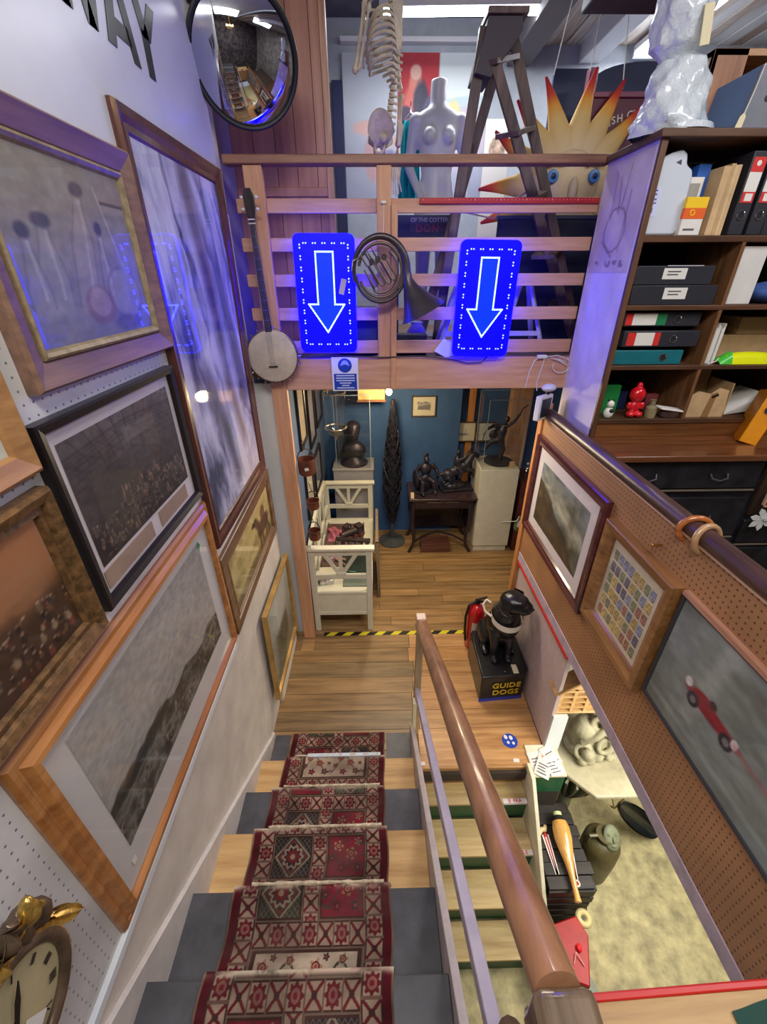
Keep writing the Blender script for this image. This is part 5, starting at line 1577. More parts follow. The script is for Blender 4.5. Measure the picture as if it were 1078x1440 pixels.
vm = mesh_of('vertebra', MB().lathe([(0.012, -0.013), (0.020, -0.011), (0.017, 0.0), (0.020, 0.011), (0.012, 0.013)], n=10).bar((0.0, 0, 0), (0.042, 0, -0.012), 0.007, 0.012).bar((0, -0.03, 0), (0, 0.03, 0), 0.008, 0.008), BONE)
for k in range(20):
    p = sp(k / 19)
    shared('vertebra', vm, (p[0] - SO[0], 0, p[2] - SO[2]), sk)
for k in range(11):
    t = 0.13 + 0.048 * k
    p = sp(t)
    wide = 0.085 + 0.055 * math.sin(PI * min(1, (k + 1) / 9))
    front = (-0.035 + 0.03 * abs(k - 4) / 4) if k < 8 else (0.0 + 0.022 * (k - 7))
    for s in (1, -1):
        pts = []
        n = 14
        for i in range(n + 1):
            a = PI * i / n
            x = (p[0] + front) / 2 + (p[0] - front) / 2 * math.cos(a)
            pts.append((x - SO[0], s * wide * math.sin(a) ** 0.8, p[2] - SO[2] - 0.012 - 0.062 * (i / n) ** 1.2 + 0.02 * math.sin(a)))
        if k >= 8:
            pts = pts[:9 - (k - 8)]
        put('rib', MB().tube(pts, [0.0055] * len(pts), 6, flat=1.5), BONE, sk)
put('sternum', MB().bar((-0.035 - SO[0], 0, 4.43 - SO[2]), (-0.05 - SO[0], 0, 4.20 - SO[2]), 0.032, 0.01, (1, 0, 0)), BONE, sk, bevel=0.003)
for s in (1, -1):
    put('clavicle', MB().tube([(-0.13, 0.01 * s, 0.65), (-0.08, 0.07 * s, 0.672), (0.0, 0.15 * s, 0.66)], 0.007, 8), BONE, sk)
    put('scapula', MB().prism([(0.02, 0.66), (0.085, 0.64), (0.078, 0.45), (0.05, 0.44)], s * 0.10, s * 0.108), BONE, sk, bevel=0.002)


def bone(a, b, r):
    a, b = Vector(a), Vector(b)
    ts = (0, 0.05, 0.15, 0.5, 0.85, 0.95, 1)
    k = (0.8, 1.7, 1.0, 0.85, 1.05, 1.8, 0.9)
    return MB().tube([a + (b - a) * t for t in ts], [r * q for q in k], 9)


def rel3(x, y, z): return (x - SO[0], y - SO[1], z - SO[2])


put('humerus', bone(rel3(-0.02, 3.43, 4.46), rel3(-0.10, 3.45, 4.13), 0.0115), BONE, sk)
put('ulna', bone(rel3(-0.095, 3.46, 4.14), rel3(-0.035, 3.42, 4.42), 0.0075), BONE, sk)
put('radius', bone(rel3(-0.075, 3.44, 4.14), rel3(-0.005, 3.40, 4.40), 0.0075), BONE, sk)
put('humerus', bone(rel3(0.15, 3.76, 4.47), rel3(0.185, 3.78, 4.14), 0.0115), BONE, sk)
put('ulna', bone(rel3(0.185, 3.78, 4.13), rel3(0.165, 3.76, 3.86), 0.0075), BONE, sk)
put('radius', bone(rel3(0.20, 3.76, 4.13), rel3(0.18, 3.74, 3.86), 0.0075), BONE, sk)
for k in range(5):
    x = 0.128 + 0.014 * k
    pts = [rel3(0.17, 3.75, 3.85), rel3(x + 0.01, 3.74, 3.76), rel3(x, 3.73, 3.67), rel3(x + 0.004 * k, 3.72, 3.58 + 0.012 * abs(k - 2))]
    put('finger_bone', MB().tube(pts, [0.006, 0.005, 0.0055, 0.004], 6), BONE, sk)
pv = MB()
for s in (1, -1):
    pv.surf(lambda u, v, s=s: rel3(0.055 + 0.085 * math.cos(PI * (0.05 + 0.95 * u)) * (0.55 + 0.45 * v), 3.6 + s * (0.035 + 0.085 * v), 3.84 + 0.05 * math.sin(PI * u) * v + 0.10 * v * (0.4 + 0.6 * math.sin(PI * u))), 14, 8)
    pv.surf(lambda u, v, s=s: rel3(0.055 + 0.085 * math.cos(PI * (0.05 + 0.95 * u)) * (0.55 + 0.45 * v), 3.6 + s * (0.047 + 0.085 * v), 3.83 + 0.05 * math.sin(PI * u) * v + 0.10 * v * (0.4 + 0.6 * math.sin(PI * u))), 14, 8)
    pv.ring(rel3(0.045, 3.6 + s * 0.05, 3.815), 0.032, 0.012, 16, 8, RX(90) @ RY(20 * s))
    pv.ball(rel3(0.07, 3.6 + s * 0.09, 3.85), 0.026, 10)
put('pelvis', pv, BONE, sk)
put('sacrum', MB().prism([(0.06, 0.16), (0.105, 0.13), (0.085, 0.03), (0.06, 0.02)], -0.03, 0.03), BONE, sk, bevel=0.008)
skl = MB().ball(rel3(0.09, 3.6, 4.68), (0.095, 0.075, 0.085), 20).ball(rel3(0.03, 3.6, 4.63), (0.05, 0.055, 0.06), 14).box(-0.115, -0.05, -0.035, 0.035, 0.75, 0.80)
put('skull', skl, BONE, sk)
put('hook_rod', MB().cyl(rel3(0.09, 3.6, 4.76), rel3(0.09, 3.6, 5.0), 0.006, n=8), CHROME, sk)

# dress-shop torso
mn = thing('mannequin', 'headless white female mannequin standing behind the balustrade', 'mannequin', (0.50, 4.22, 2.60))
MN = mat('mannequin_white', (206, 210, 220), 0.35)
sec = [(1.73, 0.060, 0.058, -0.005, 0.0), (1.66, 0.060, 0.058, -0.008, 0.0), (1.60, 0.064, 0.06, -0.004, 0.0), (1.575, 0.088, 0.066, 0, 0.0), (1.555, 0.135, 0.075, 0, 0.0), (1.52, 0.172, 0.085, 0, 0.0), (1.45, 0.165, 0.098, 0, 0.0), (1.38, 0.150, 0.105, 0, 0.0), (1.28, 0.132, 0.095, 0, 0.0), (1.18, 0.118, 0.088, 0, 0.0), (1.08, 0.138, 0.098, 0, 0.0), (0.98, 0.165, 0.108, 0, 0.0), (0.9, 0.168, 0.105, 0, 0.0), (0.84, 0.10, 0.08, 0, 0.0)]
mb = MB()
n = 28
v = []
for z, rx, ry, dx, dy in sec:
    for k in range(n):
        a = 2 * PI * k / n
        v.append((dx + rx * math.cos(a), dy + ry * math.sin(a), z))
f = []
for i in range(len(sec) - 1):
    for k in range(n):
        l = (k + 1) % n
        f.append((i * n + k, i * n + l, (i + 1) * n + l, (i + 1) * n + k))
f += [tuple(range(n)), tuple((len(sec) - 1) * n + k for k in range(n))]
mb.add(v, f)
for s in (1, -1):
    mb.ball((s * 0.068, -0.085, 1.40), (0.056, 0.055, 0.056), 14)
    mb.ball((s * 0.168, 0, 1.50), (0.055, 0.055, 0.055), 12)
    e, w = (s * 0.215, 0.03, 1.23), ((-0.10, -0.12, 0.97) if s < 0 else (0.235, -0.05, 0.98))
    mb.tube([(s * 0.172, 0, 1.50), (s * 0.195, 0.015, 1.37), e], [0.047, 0.042, 0.036], 14)
    mb.ball(e, 0.036, 10)
    mb.tube([e, w], [0.036, 0.024], 14)
    mb.ball(w, (0.026, 0.026, 0.045), 10)
    mb.tube([(s * 0.08, 0, 0.95), (s * 0.085, 0, 0.5), (s * 0.08, 0, 0.02)], [0.082, 0.056, 0.035], 14)
o = put('body', mb, MN, mn)
rm = o.modifiers.new('remesh', 'REMESH')
rm.mode, rm.voxel_size, rm.use_smooth_shade = 'VOXEL', 0.009, True
sm_ = o.modifiers.new('smooth', 'SMOOTH')
sm_.factor, sm_.iterations = 0.5, 6
put('stand', MB().lathe([(0.17, 0), (0.17, 0.012)], (0, 0, 0.0), 24), CHROME, mn)
tl = thing('teal_garment', 'teal cloth garment hanging beside the white mannequin', 'garment', (0.30, 4.40, 3.60))
put('cloth', MB().surf(lambda u, v: ((u - 0.5) * (0.13 + 0.06 * (1 - v)), 0.02 * math.sin(u * 22 + 2 * v), 0.55 * v), 28, 14), mat('teal_cloth', (20, 168, 176), 0.7, var=0.1), tl)
put('hanger', MB().tube([(-0.06, 0, 0.55), (0, 0, 0.60), (0.06, 0, 0.55), (0, 0, 0.60), (0, 0, 0.66)], 0.004, 6), CHROME, tl)


def img_poster():
    U, V = UV(200, 160)
    n = fbm(161, 201, 91, 3, 5)
    img = ramp(n * 0.5 + 0.5 * V, (0.2, (166, 168, 188)), (0.8, (202, 208, 214)))
    img = mixc(img, soft(np.maximum(np.abs(U - 0.515) - 0.14, 0.5 - V), 0.004), (190, 62, 70))
    img = mixc(img, soft(np.maximum(0.66 - U, np.abs(V - 0.86) - 0.2), 0.004), (232, 240, 240))
    img = mixc(img, soft(ell(U, V, 0.85, 0.68, 0.22, 0.05) + 0.5 * (n - 0.5), 0.2) * 0.7, (180, 206, 214))
    img = mixc(img, soft(ell(U, V, 0.82, 0.45, 0.2, 0.22) + 0.6 * (n - 0.5), 0.3) * 0.6, (214, 190, 200))
    for cx, cy, rx, ry, c in ((0.5, 0.78, 0.05, 0.12, (226, 150, 130)), (0.47, 0.6, 0.06, 0.2, (216, 120, 110)), (0.54, 0.68, 0.06, 0.16, (62, 70, 88)), (0.5, 0.88, 0.04, 0.05, (230, 190, 170)), (0.6, 0.62, 0.05, 0.12, (96, 92, 120)), (0.43, 0.62, 0.05, 0.05, (70, 66, 90)), (0.18, 0.52, 0.13, 0.06, (222, 178, 170)), (0.2, 0.32, 0.06, 0.18, (200, 158, 160)), (0.28, 0.42, 0.05, 0.14, (226, 216, 206)), (0.32, 0.26, 0.07, 0.12, (120, 116, 158)), (0.45, 0.42, 0.12, 0.07, (206, 160, 150)), (0.42, 0.25, 0.1, 0.12, (206, 176, 150)), (0.76, 0.58, 0.06, 0.14, (236, 216, 150))):
        img = mixc(img, soft(ell(U, V, cx, cy, rx, ry) + 0.6 * (n - 0.5), 0.3) * 0.9, c)
    return img


ptr = thing('painted_poster', 'large pale poster with a red block and sketchy figures on the far wall', 'poster', (0.395, 5.17, 3.74))
put('board', MB().box(-0.655, 0.655, -0.006, 0.02, 0, 1.037), LABW, ptr)
put('print', grid_mesh('print', lambda u, v: (-0.655 + 1.31 * u, -0.008, 1.037 * v), 200, 160, img_poster(), PAINT), None, ptr)

# step ladder
LDW = wood('ladder_wood', (64, 48, 50), (112, 88, 84), 'z', 0.5, 3)
ld = thing('step_ladder', 'old dark wooden step ladder standing open behind the balustrade', 'ladder', (0.95, 3.5, 2.60))
LO = (0.95, 3.5, 2.60)


def lrel(x, y, z): return Vector((x - LO[0], y - LO[1], z - LO[2]))


STA, STB = (lrel(0.663, 3.425, 4.28), lrel(1.494, 3.286, 2.60)), (lrel(0.860, 3.62, 4.335), lrel(1.617, 3.55, 2.60))
LGC, LGD = (lrel(0.655, 3.465, 4.33), lrel(0.452, 3.39, 2.60)), (lrel(0.80, 3.62, 4.31), lrel(0.332, 3.527, 2.60))
for nm, (a_, b_) in (('stile', STA), ('stile', STB), ('back_leg', LGC), ('back_leg', LGD)):
    put(nm, MB().bar(a_, b_, 0.03, 0.062, (1, 0, 0)), LDW, ld, bevel=0.003)
for k in range(5):
    t = (0.26 + k) / 5.2
    a_, b_ = STA[0] + (STA[1] - STA[0]) * (t + 0.02), STB[0] + (STB[1] - STB[0]) * t
    c_ = (a_ + b_) / 2 + Vector((-0.055, 0, 0))
    put('step', MB().bar(a_ + Vector((-0.055, 0, 0)), b_ + Vector((-0.055, 0, 0)), 0.15, 0.026), LDW, ld, bevel=0.002)
for t in (0.30, 0.75):
    put('brace', MB().bar(LGC[0] + (LGC[1] - LGC[0]) * t, LGD[0] + (LGD[1] - LGD[0]) * t, 0.022, 0.07), LDW, ld)
HD = mat('ladder_head', (64, 56, 66), 0.6)
put('head', MB().prism([(0.605 - 0.95, 1.52), (0.70 - 0.95, 1.50), (0.86 - 0.95, 1.70), (0.85 - 0.95, 1.755), (0.66 - 0.95, 1.755)], -0.10, 0.14), HD, ld, bevel=0.004)
put('top_step', MB().box(-0.30, -0.07, -0.12, 0.16, 1.755, 1.785), LDW, ld, bevel=0.004)
put('rope', MB().tube([LGC[0] + (LGC[1] - LGC[0]) * 0.5, lrel(0.80, 3.42, 3.42), STA[0] + (STA[1] - STA[0]) * 0.42], 0.005, 6), mat('rope', (150, 130, 120), 0.8), ld)

# big sun face
sn = thing('sun_sculpture', 'big cream sun face with red-tipped orange rays and blue eyes', 'sculpture', (1.426, 3.84, 3.6485))
sn.scale = (1.097, 1.097, 1.097)
SUNC = painted('sun_paint', 0.6, 0.3)


def img_ray():
    U, V = UV(12, 24)
    n = fbm(25, 13, 15, 3, 3)
    return ramp(V + 0.08 * (n - 0.5), (0.0, (222, 196, 156)), (0.45, (226, 190, 120)), (0.66, (232, 160, 62)), (0.8, (206, 70, 46)), (1.0, (168, 24, 44)))


def ray_mesh(bend):
    def fn(u, v):
        a = 2 * PI * u
        r = 0.088 * (1 - v ** 1.3) * (1 - 0.35 * v) + 0.008
        z = 0.19 + 0.40 * v
        return (r * math.cos(a) + bend * v * v, 0.03 + 0.55 * r * math.sin(a), z)
    m = grid_mesh('ray', fn, 12, 24, img_ray(), SUNC)
    m.polygons.foreach_set('use_smooth', [True] * len(m.polygons))
    return m


RAYS = [ray_mesh(0.04), ray_mesh(-0.04), ray_mesh(0.0)]
for k in range(16):
    shared('ray', RAYS[k % 3], (0, 0, 0), sn, (0, -19.5 - 22.5 * (k - 7), 0))
Uf, Vf = UV(40, 40)
nf = fbm(41, 41, 95, 4, 4)
imgf = ramp(nf, (0.2, (214, 190, 154)), (0.8, (228, 204, 168)))
fm_ = grid_mesh('face', lambda u, v: ((0.275 * v) * math.cos(2 * PI * u), 0.05 - 0.13 * max(0, 1 - v * v), (0.275 * v) * math.sin(2 * PI * u)), 40, 40, imgf, SUNC)
fm_.polygons.foreach_set('use_smooth', [True] * len(fm_.polygons))
put('face', fm_, None, sn)
for x in (-0.135, 0.135):
    ey = put('eye', MB().lathe([(0.038, 0.0), (0.034, 0.012), (0.001, 0.016)], n=20, M=TR(x, -0.07, 0.045) @ RX(90)), mat('eye_blue', (62, 130, 190), 0.4), sn)
    put('pupil', MB().lathe([(0.018, 0.0), (0.001, 0.006)], n=16, M=TR(x, -0.084, 0.045) @ RX(90)), mat('eye_navy', (24, 40, 96), 0.4), ey)
    put('brow', MB().tube([(x - 0.06, -0.075, 0.10), (x, -0.08, 0.13), (x + 0.06, -0.07, 0.105)], 0.012, 8), mat('brow_tan', (170, 140, 108), 0.6), sn)
put('nose', MB().ball((0, -0.10, -0.03), (0.03, 0.03, 0.07), 14), mat('nose_cream', (212, 192, 162), 0.6), sn)
for x0, z0, x1, z1 in ((-0.19, 0.55, -0.11, 1.05), (0.03, 0.57, 0.05, 1.05), (0.25, 0.49, 0.17, 1.05)):
    put('hanging_thread', MB().cyl((x0, 0.03, z0), (x1, 0.05, z1), 0.003, n=6), LABW, sn)

# church sign and the boards round it
ch = thing('church_sign', 'maroon parish church notice board with pale capitals and a small cross', 'sign', (1.85, 3.95, 3.75))
MAR = mat('maroon_paint', (92, 26, 50), 0.5, var=0.06)
CRM = mat('cream_lettering', (220, 206, 190), 0.5)
put('board', MB().box(-0.32, 0.62, 0.0, 0.03, 0.0, 0.42), MAR, ch)
put('top_moulding', MB().box(-0.34, 0.64, -0.02, 0.03, 0.41, 0.44), mat('maroon_light', (128, 60, 88), 0.45), ch, bevel=0.004)
put('side_post', MB().box(-0.37, -0.31, -0.02, 0.04, -0.5, 0.56), mat('maroon_light', (128, 60, 88), 0.45), ch, bevel=0.004)
x = -0.285
for k, c in enumerate('PARISH CHURCH'):
    u = k / 12.0
    if c != ' ':
        put('letter', text_mesh('letter', c, 0.060, CRM, TR(x, -0.001, 0.215 + 0.12 * math.sin(PI * (0.05 + 0.5 * u))) @ RY(-20 + 20 * u) @ RX(90), 0.001, 'CENTER', 1.0, 0.001), None, ch)
    x += 0.024 if c in 'I ' else 0.042
put('cross', MB().box(0.09, 0.102, -0.002, 0, 0.12, 0.25).box(0.068, 0.124, -0.002, 0, 0.20, 0.213), CRM, ch)
ab = thing('arched_board', 'tall dark blue board with a rounded top behind the church sign', 'board', (1.80, 4.25, 3.3))
pa = [(-0.46, -0.7), (0.62, -0.7), (0.62, 1.02)] + [(0.62 - 0.40 + 0.40 * math.cos(a), 1.02 + 0.12 * math.sin(a)) for a in [PI * k / 14 for k in range(1, 14)]] + [(-0.18, 1.10), (-0.46, 1.10)]
put('panel', MB().prism(pa, 0.0, 0.03), mat('navy_board', (38, 52, 92), 0.5, var=0.08), ab)
put('mid_rail', MB().box(-0.18, 0.62, -0.015, 0.0, 0.60, 0.64), mat('navy_rail', (60, 70, 110), 0.5), ab)
pc_ = single('portrait_card', MB().box(0.98, 1.20, 4.78, 4.80, 2.6, 4.25), LABW, 'white edged picture board standing behind the ladder', 'picture', loc=(1.1, 4.8, 2.6))
put('portrait_print', MB().ball((-0.01, -0.025, 1.45), (0.07, 0.008, 0.09), 16), mat('portrait_tones', (176, 150, 130), 0.7, var=0.3, scale=20), pc_)

# clutter on the mezzanine floor, seen between the slats
NAV = mat('dark_navy_box', (40, 44, 74), 0.6, var=0.1)
cr = thing('glazed_crate', 'dark shallow display crate with worn printed lettering behind the slats', 'crate', (0.36, 3.70, 2.60))
cr.scale = (1.07, 1.0, 1.06)
put('box', MB().box(-0.20, 0.20, 0, 0.25, 0.62, 0.82), NAV, cr, bevel=0.004)
put('printed_panel', MB().box(-0.088, 0.19, -0.003, 0, 0.725, 0.812), mat('print_panel', (58, 50, 84), 0.5), cr)
put('lettering', text_mesh('lettering', 'OF THE COTTERS', 0.034, mat('print_grey_blue', (150, 156, 176), 0.5), TR(0.05, -0.004, 0.79) @ RX(90), 0.0006, 'CENTER', 1.0, 0.0004), None, cr, kind='stuff')
put('lettering', text_mesh('lettering', 'DON', 0.062, mat('print_red', (150, 60, 84), 0.5), TR(0.03, -0.004, 0.74) @ RX(90), 0.0006, 'CENTER', 1.2, 0.001), None, cr, kind='stuff')
put('leg', MB().box(-0.19, -0.16, 0.02, 0.05, 0, 0.62), NAV, cr)
put('leg', MB().box(0.16, 0.19, 0.02, 0.05, 0, 0.62), NAV, cr)
put('leg', MB().box(-0.19, -0.16, 0.2, 0.23, 0, 0.62), NAV, cr)
put('leg', MB().box(0.16, 0.19, 0.2, 0.23, 0, 0.62), NAV, cr)
bx = thing('navy_panel', 'big dark blue panel standing on edge under the sun face', 'panel', (1.33, 3.72, 2.60))
put('panel', MB().box(-0.42, 0.40, -0.015, 0.015, 0.0, 0.84), NAV, bx, bevel=0.003)
put('top_edge', MB().box(-0.43, 0.41, -0.025, 0.025, 0.84, 0.865), mat('navy_lid', (56, 62, 98), 0.5), bx, bevel=0.003)
put('foot', MB().box(-0.36, -0.32, -0.10, 0.10, 0.0, 0.03), NAV, bx)
put('foot', MB().box(0.30, 0.34, -0.10, 0.10, 0.0, 0.03), NAV, bx)
PALE = mat('pale_painted_wood', (176, 170, 190), 0.6, var=0.05)
for nm, x, lab in (('folding_trestle', 0.60, 'pale painted trestle behind the lower slats under the french horn'), ('folding_trestle', 1.02, 'pale painted trestle behind the lower slats beside the second lit sign')):
    tt = thing(nm, lab, 'trestle', (x, 3.22, 2.60))
    for s in (1, -1):
        put('leg', MB().bar((s * 0.03, 0.0, 0.46), (s * 0.16, -0.10, 0.0), 0.03, 0.02), PALE, tt)
        put('leg', MB().bar((s * 0.03, 0.04, 0.46), (s * 0.16, 0.14, 0.0), 0.03, 0.02), PALE, tt)
    put('top_bar', MB().box(-0.20, 0.20, -0.01, 0.05, 0.45, 0.49), PALE, tt)
    put('stretcher', MB().box(-0.13, 0.13, -0.08, -0.06, 0.12, 0.15), PALE, tt)
for nm, x, y, z, r, lab in (('white_urn', 0.30, 3.30, 2.60, 0.075, 'squat pale urn on the mezzanine floor under the french horn bell'),):
    single(nm, MB().lathe([(r * .6, 0), (r, 0.06), (r * .9, 0.14), (r * .5, 0.18), (r * .6, 0.2)], (x, y, z), 20), PALE, lab, 'urn', loc=(x, y, z))
single('black_case', MB().box(0.15, 0.36, 3.12, 3.24, 2.60, 2.735), BLKB, 'low black case on the mezzanine floor beside the centre post', 'case', loc=(0.25, 3.18, 2.6), bevel=0.008)
single('black_case', MB().box(-0.25, 0.02, 3.15, 3.35, 2.60, 2.90), NAV, 'dark case on the mezzanine floor behind the first lit sign', 'case', loc=(-0.1, 3.25, 2.6), bevel=0.008)

# fluorescent fittings
TUBE = glow('fluorescent', (238, 244, 255), 16)


def strip_light(label, a, b, power, wide=0.09, lamps=(0,)):
    a, b = Vector(a), Vector(b)
    L = (b - a).length
    t = thing('strip_light', label, 'light', tuple(a))
    t.rotation_euler = (0, 0, math.atan2(b.y - a.y, b.x - a.x))
    put('batten', MB().box(0, L, -wide / 2, wide / 2, 0.02, 0.06), mat('white_fitting', (230, 230, 232), 0.4), t, bevel=0.003)
    for dy in lamps:
        put('tube', MB().cyl((0.03, dy, 0.0), (L - 0.03, dy, 0.0), 0.019, n=14), TUBE, t)
    for q in (0.015, L - 0.015):
        put('end_cap', MB().box(q - 0.015, q + 0.015, -wide / 2, wide / 2, -0.022, 0.03), mat('white_fitting', (230, 230, 232), 0.4), t)
    d = bpy.data.lights.new('tube_light', 'AREA')
    d.shape, d.size, d.size_y, d.energy, d.color = 'RECTANGLE', L, 0.05, power, (0.93, 0.96, 1.0)
    lo = bpy.data.objects.new('tube_light', d)
    COL.objects.link(lo)
    lo.parent = t
    lo.location = (L / 2, 0, -0.03)
    return t


chd = None
strip_light('bright fluorescent strip light on the dark ceiling above the mannequin', (0.06, 4.42, 4.735), (1.235, 4.38, 4.735), 17)
strip_light('twin fluorescent strip light on the boarded ceiling behind the wrapped statue', (2.40, 4.2, 4.76), (2.40, 5.15, 4.76), 26, 0.22, (-0.07, 0.07))

# a chandelier of warm bulbs added out of view for the convex mirror to reflect
chn = thing('chandelier', 'cluster of warm candle bulbs on brass arms, added for the convex mirror to reflect', 'chandelier', (0.35, -0.75, 4.25))
WARM = glow('candle_bulb', (255, 214, 140), 30)
BRA = mat('brass', (176, 132, 70), 0.3, metal=0.8)
put('stem', MB().cyl((0, 0, -0.15), (0, 0, 0.75), 0.014, n=10), BRA, chn)
for k in range(7):
    a = 2 * PI * k / 7
    put('arm', MB().tube([(0, 0, -0.12), (0.14 * math.cos(a), 0.14 * math.sin(a), -0.16), (0.26 * math.cos(a), 0.26 * math.sin(a), -0.04)], 0.009, 7), BRA, chn)
    put('bulb', MB().ball((0.26 * math.cos(a), 0.26 * math.sin(a), 0.02), (0.02, 0.02, 0.045), 10), WARM, chn)

# ================================================================== LANDING
tape = thing('hazard_tape', 'yellow and black striped hazard tape across the floor edge of the lower room', 'tape', (0.17, 3.045, 0.0))
put('tape', MB().box(-0.71, 0.72, -0.024, 0.024, 0.0004, 0.0014), mat('tape_black', (30, 28, 26), 0.45), tape)
YT = mat('tape_yellow', (222, 206, 36), 0.45)
ym = mesh_of('stripe', MB().prism([(-0.062, -0.0235), (0.014, -0.0235), (0.062, 0.0235), (-0.014, 0.0235)], 0.0014, 0.0019, 'xy'), YT)
for k in range(9):
    shared('stripe', ym, (-0.63 + 0.158 * k, 0, 0), tape)
st_ = thing('footprint_sticker', 'round blue floor sticker with two white footprints on the landing', 'sticker', (0.985, 1.92, 0.0), (0, 0, 12))
put('disc', MB().lathe([(0.058, 0.0005), (0.058, 0.0015)], n=36), BLU, st_)
for x, y in ((-0.018, 0.008), (0.018, -0.006)):
    put('footprint', MB().prism([(x + 0.013 * math.cos(a), y + 0.026 + 0.018 * math.sin(a)) for a in [2 * PI * k / 14 for k in range(14)]], 0.0015, 0.0022, 'xy').prism([(x + 0.010 * math.cos(a), y - 0.018 + 0.012 * math.sin(a)) for a in [2 * PI * k / 12 for k in range(12)]], 0.0015, 0.0022, 'xy'), LABW, st_)

fe = thing('fire_extinguisher', 'red fire extinguisher standing on the floor behind the black dog', 'fire extinguisher', (0.89, 2.885, 0.0))
put('cylinder', MB().lathe([(0.07, 0), (0.076, 0.012), (0.076, 0.42), (0.068, 0.46), (0.04, 0.495), (0.026, 0.505), (0.026, 0.52)], n=28), mat('extinguisher_red', (190, 22, 26), 0.25, coat=0.5), fe)
put('valve', MB().box(-0.02, 0.02, -0.02, 0.02, 0.52, 0.55), BLK, fe)
put('handle', MB().bar((-0.01, 0, 0.555), (0.075, -0.02, 0.60), 0.022, 0.012).bar((-0.01, 0, 0.54), (0.07, -0.02, 0.545), 0.02, 0.01), BLK, fe)
put('hose', MB().tube([(-0.02, 0, 0.53), (-0.075, -0.01, 0.50), (-0.098, -0.02, 0.38), (-0.094, -0.03, 0.22), (-0.08, -0.04, 0.10)], 0.012, 8), BLK, fe)
put('label', MB().surf(lambda u, v: (0.0768 * math.sin(-0.6 + 1.4 * u), -0.0768 * math.cos(-0.6 + 1.4 * u), 0.14 + 0.2 * v), 10, 2), mat('extinguisher_label', (206, 190, 180), 0.4), fe)

gd = thing('guide_dog_box', 'black labrador collecting box figure with a white harness sitting on a black plinth', 'collecting box', (1.01, 2.56, 0.0))
BX = mat('black_fibreglass', (26, 25, 28), 0.3, var=0.2, scale=14)
pl = MB()
pl.prism([(-0.19, -0.30), (0.17, -0.27), (0.205, -0.21), (0.205, 0.22), (-0.17, 0.22), (-0.19, 0.18)], 0.0, 0.29, 'xy')
put('plinth', pl, BX, gd, bevel=0.012)
put('blue_band', MB().prism([(-0.192, -0.303), (0.172, -0.273), (0.172, -0.26), (-0.19, -0.29)], 0.0, 0.035, 'xy'), mat('band_blue', (44, 56, 170), 0.4), gd)
YL = mat('yellow_lettering', (206, 176, 40), 0.45)
for k, (s, z) in enumerate((('GUIDE', 0.185), ('DOGS', 0.105))):
    put('lettering', text_mesh('lettering', s, 0.078, YL, TR(0.02, -0.2915 + 0.0, z) @ RZ(4.8) @ RX(90), 0.0015, 'CENTER', 1.05, 0.0012), None, gd, kind='stuff')
put('slot_label', MB().box(0.07, 0.115, -0.262, -0.175, 0.29, 0.296), mat('cream_label', (222, 214, 176), 0.5), gd, bevel=0.004)
put('coin_slot', MB().box(0.0, 0.014, -0.245, -0.235, 0.29, 0.293), mat('slot_metal', (150, 140, 120), 0.3, metal=0.6), gd)
dg = MB()
dg.ball((0.01, 0.10, 0.42), (0.14, 0.15, 0.14), 18).ball((0.02, 0.03, 0.54), (0.135, 0.14, 0.17), 18).ball((0.03, -0.03, 0.62), (0.12, 0.11, 0.15), 16)
for s in (1, -1):
    dg.tube([(s * 0.062, -0.05, 0.58), (s * 0.062, -0.09, 0.44), (s * 0.058, -0.095, 0.32)], [0.05, 0.036, 0.028], 12).ball((s * 0.058, -0.125, 0.312), (0.033, 0.05, 0.024), 12)
    dg.ball((s * 0.105, 0.10, 0.40), (0.05, 0.12, 0.10), 14).ball((s * 0.115, -0.01, 0.315), (0.032, 0.075, 0.026), 12)
dg.tube([(0, -0.03, 0.66), (0.012, -0.055, 0.75), (0.02, -0.065, 0.80)], [0.115, 0.10, 0.09], 16)
dg.tube([(0.03, 0.19, 0.36), (0.09, 0.215, 0.32), (0.16, 0.17, 0.31)], [0.035, 0.026, 0.014], 10)
HM_ = TR(0.05, -0.06, 0.86) @ RZ(48)
hd = [((0, 0.01, 0.0), (0.105, 0.105, 0.09)), ((0, -0.07, -0.006), (0.072, 0.07, 0.066)), ((0, -0.105, -0.002), (0.058, 0.045, 0.052)), ((0, -0.05, 0.035), (0.07, 0.06, 0.045))]
for c, r in hd:
    p = HM_ @ Vector(c)
    dg.ball(tuple(p), r, 16, RZ(42).to_3x3())
o = put('body', dg, BX, gd)
rm = o.modifiers.new('remesh', 'REMESH')
rm.mode, rm.voxel_size, rm.use_smooth_shade = 'VOXEL', 0.009, True
q = o.modifiers.new('smooth', 'SMOOTH')
q.factor, q.iterations = 0.5, 5
for s in (1, -1):
    er = MB()
    er.surf(lambda u, v, s=s: tuple(HM_ @ Vector((s * (0.098 + 0.022 * math.sin(PI * v) + 0.004), 0.02 + (u - 0.5) * 0.075 * (1 - 0.7 * v * v) - 0.025 * v, 0.055 - 0.125 * v))), 8, 10)
    er.surf(lambda u, v, s=s: tuple(HM_ @ Vector((s * (0.086 + 0.022 * math.sin(PI * v) + 0.004), 0.02 + (u - 0.5) * 0.075 * (1 - 0.7 * v * v) - 0.025 * v, 0.055 - 0.125 * v))), 8, 10)
    put('ear', er, BX, gd)
    p = HM_ @ Vector((s * 0.032, -0.068, 0.028))
    put('eye', MB().ball(tuple(p), 0.009, 10), mat('dog_eye', (70, 44, 24), 0.1), gd)
p = HM_ @ Vector((0, -0.148, 0.012))
put('nose', MB().ball(tuple(p), (0.016, 0.012, 0.012), 10), mat('dog_nose', (12, 12, 14), 0.15), gd)
WH = mat('harness_white', (224, 218, 206), 0.5)
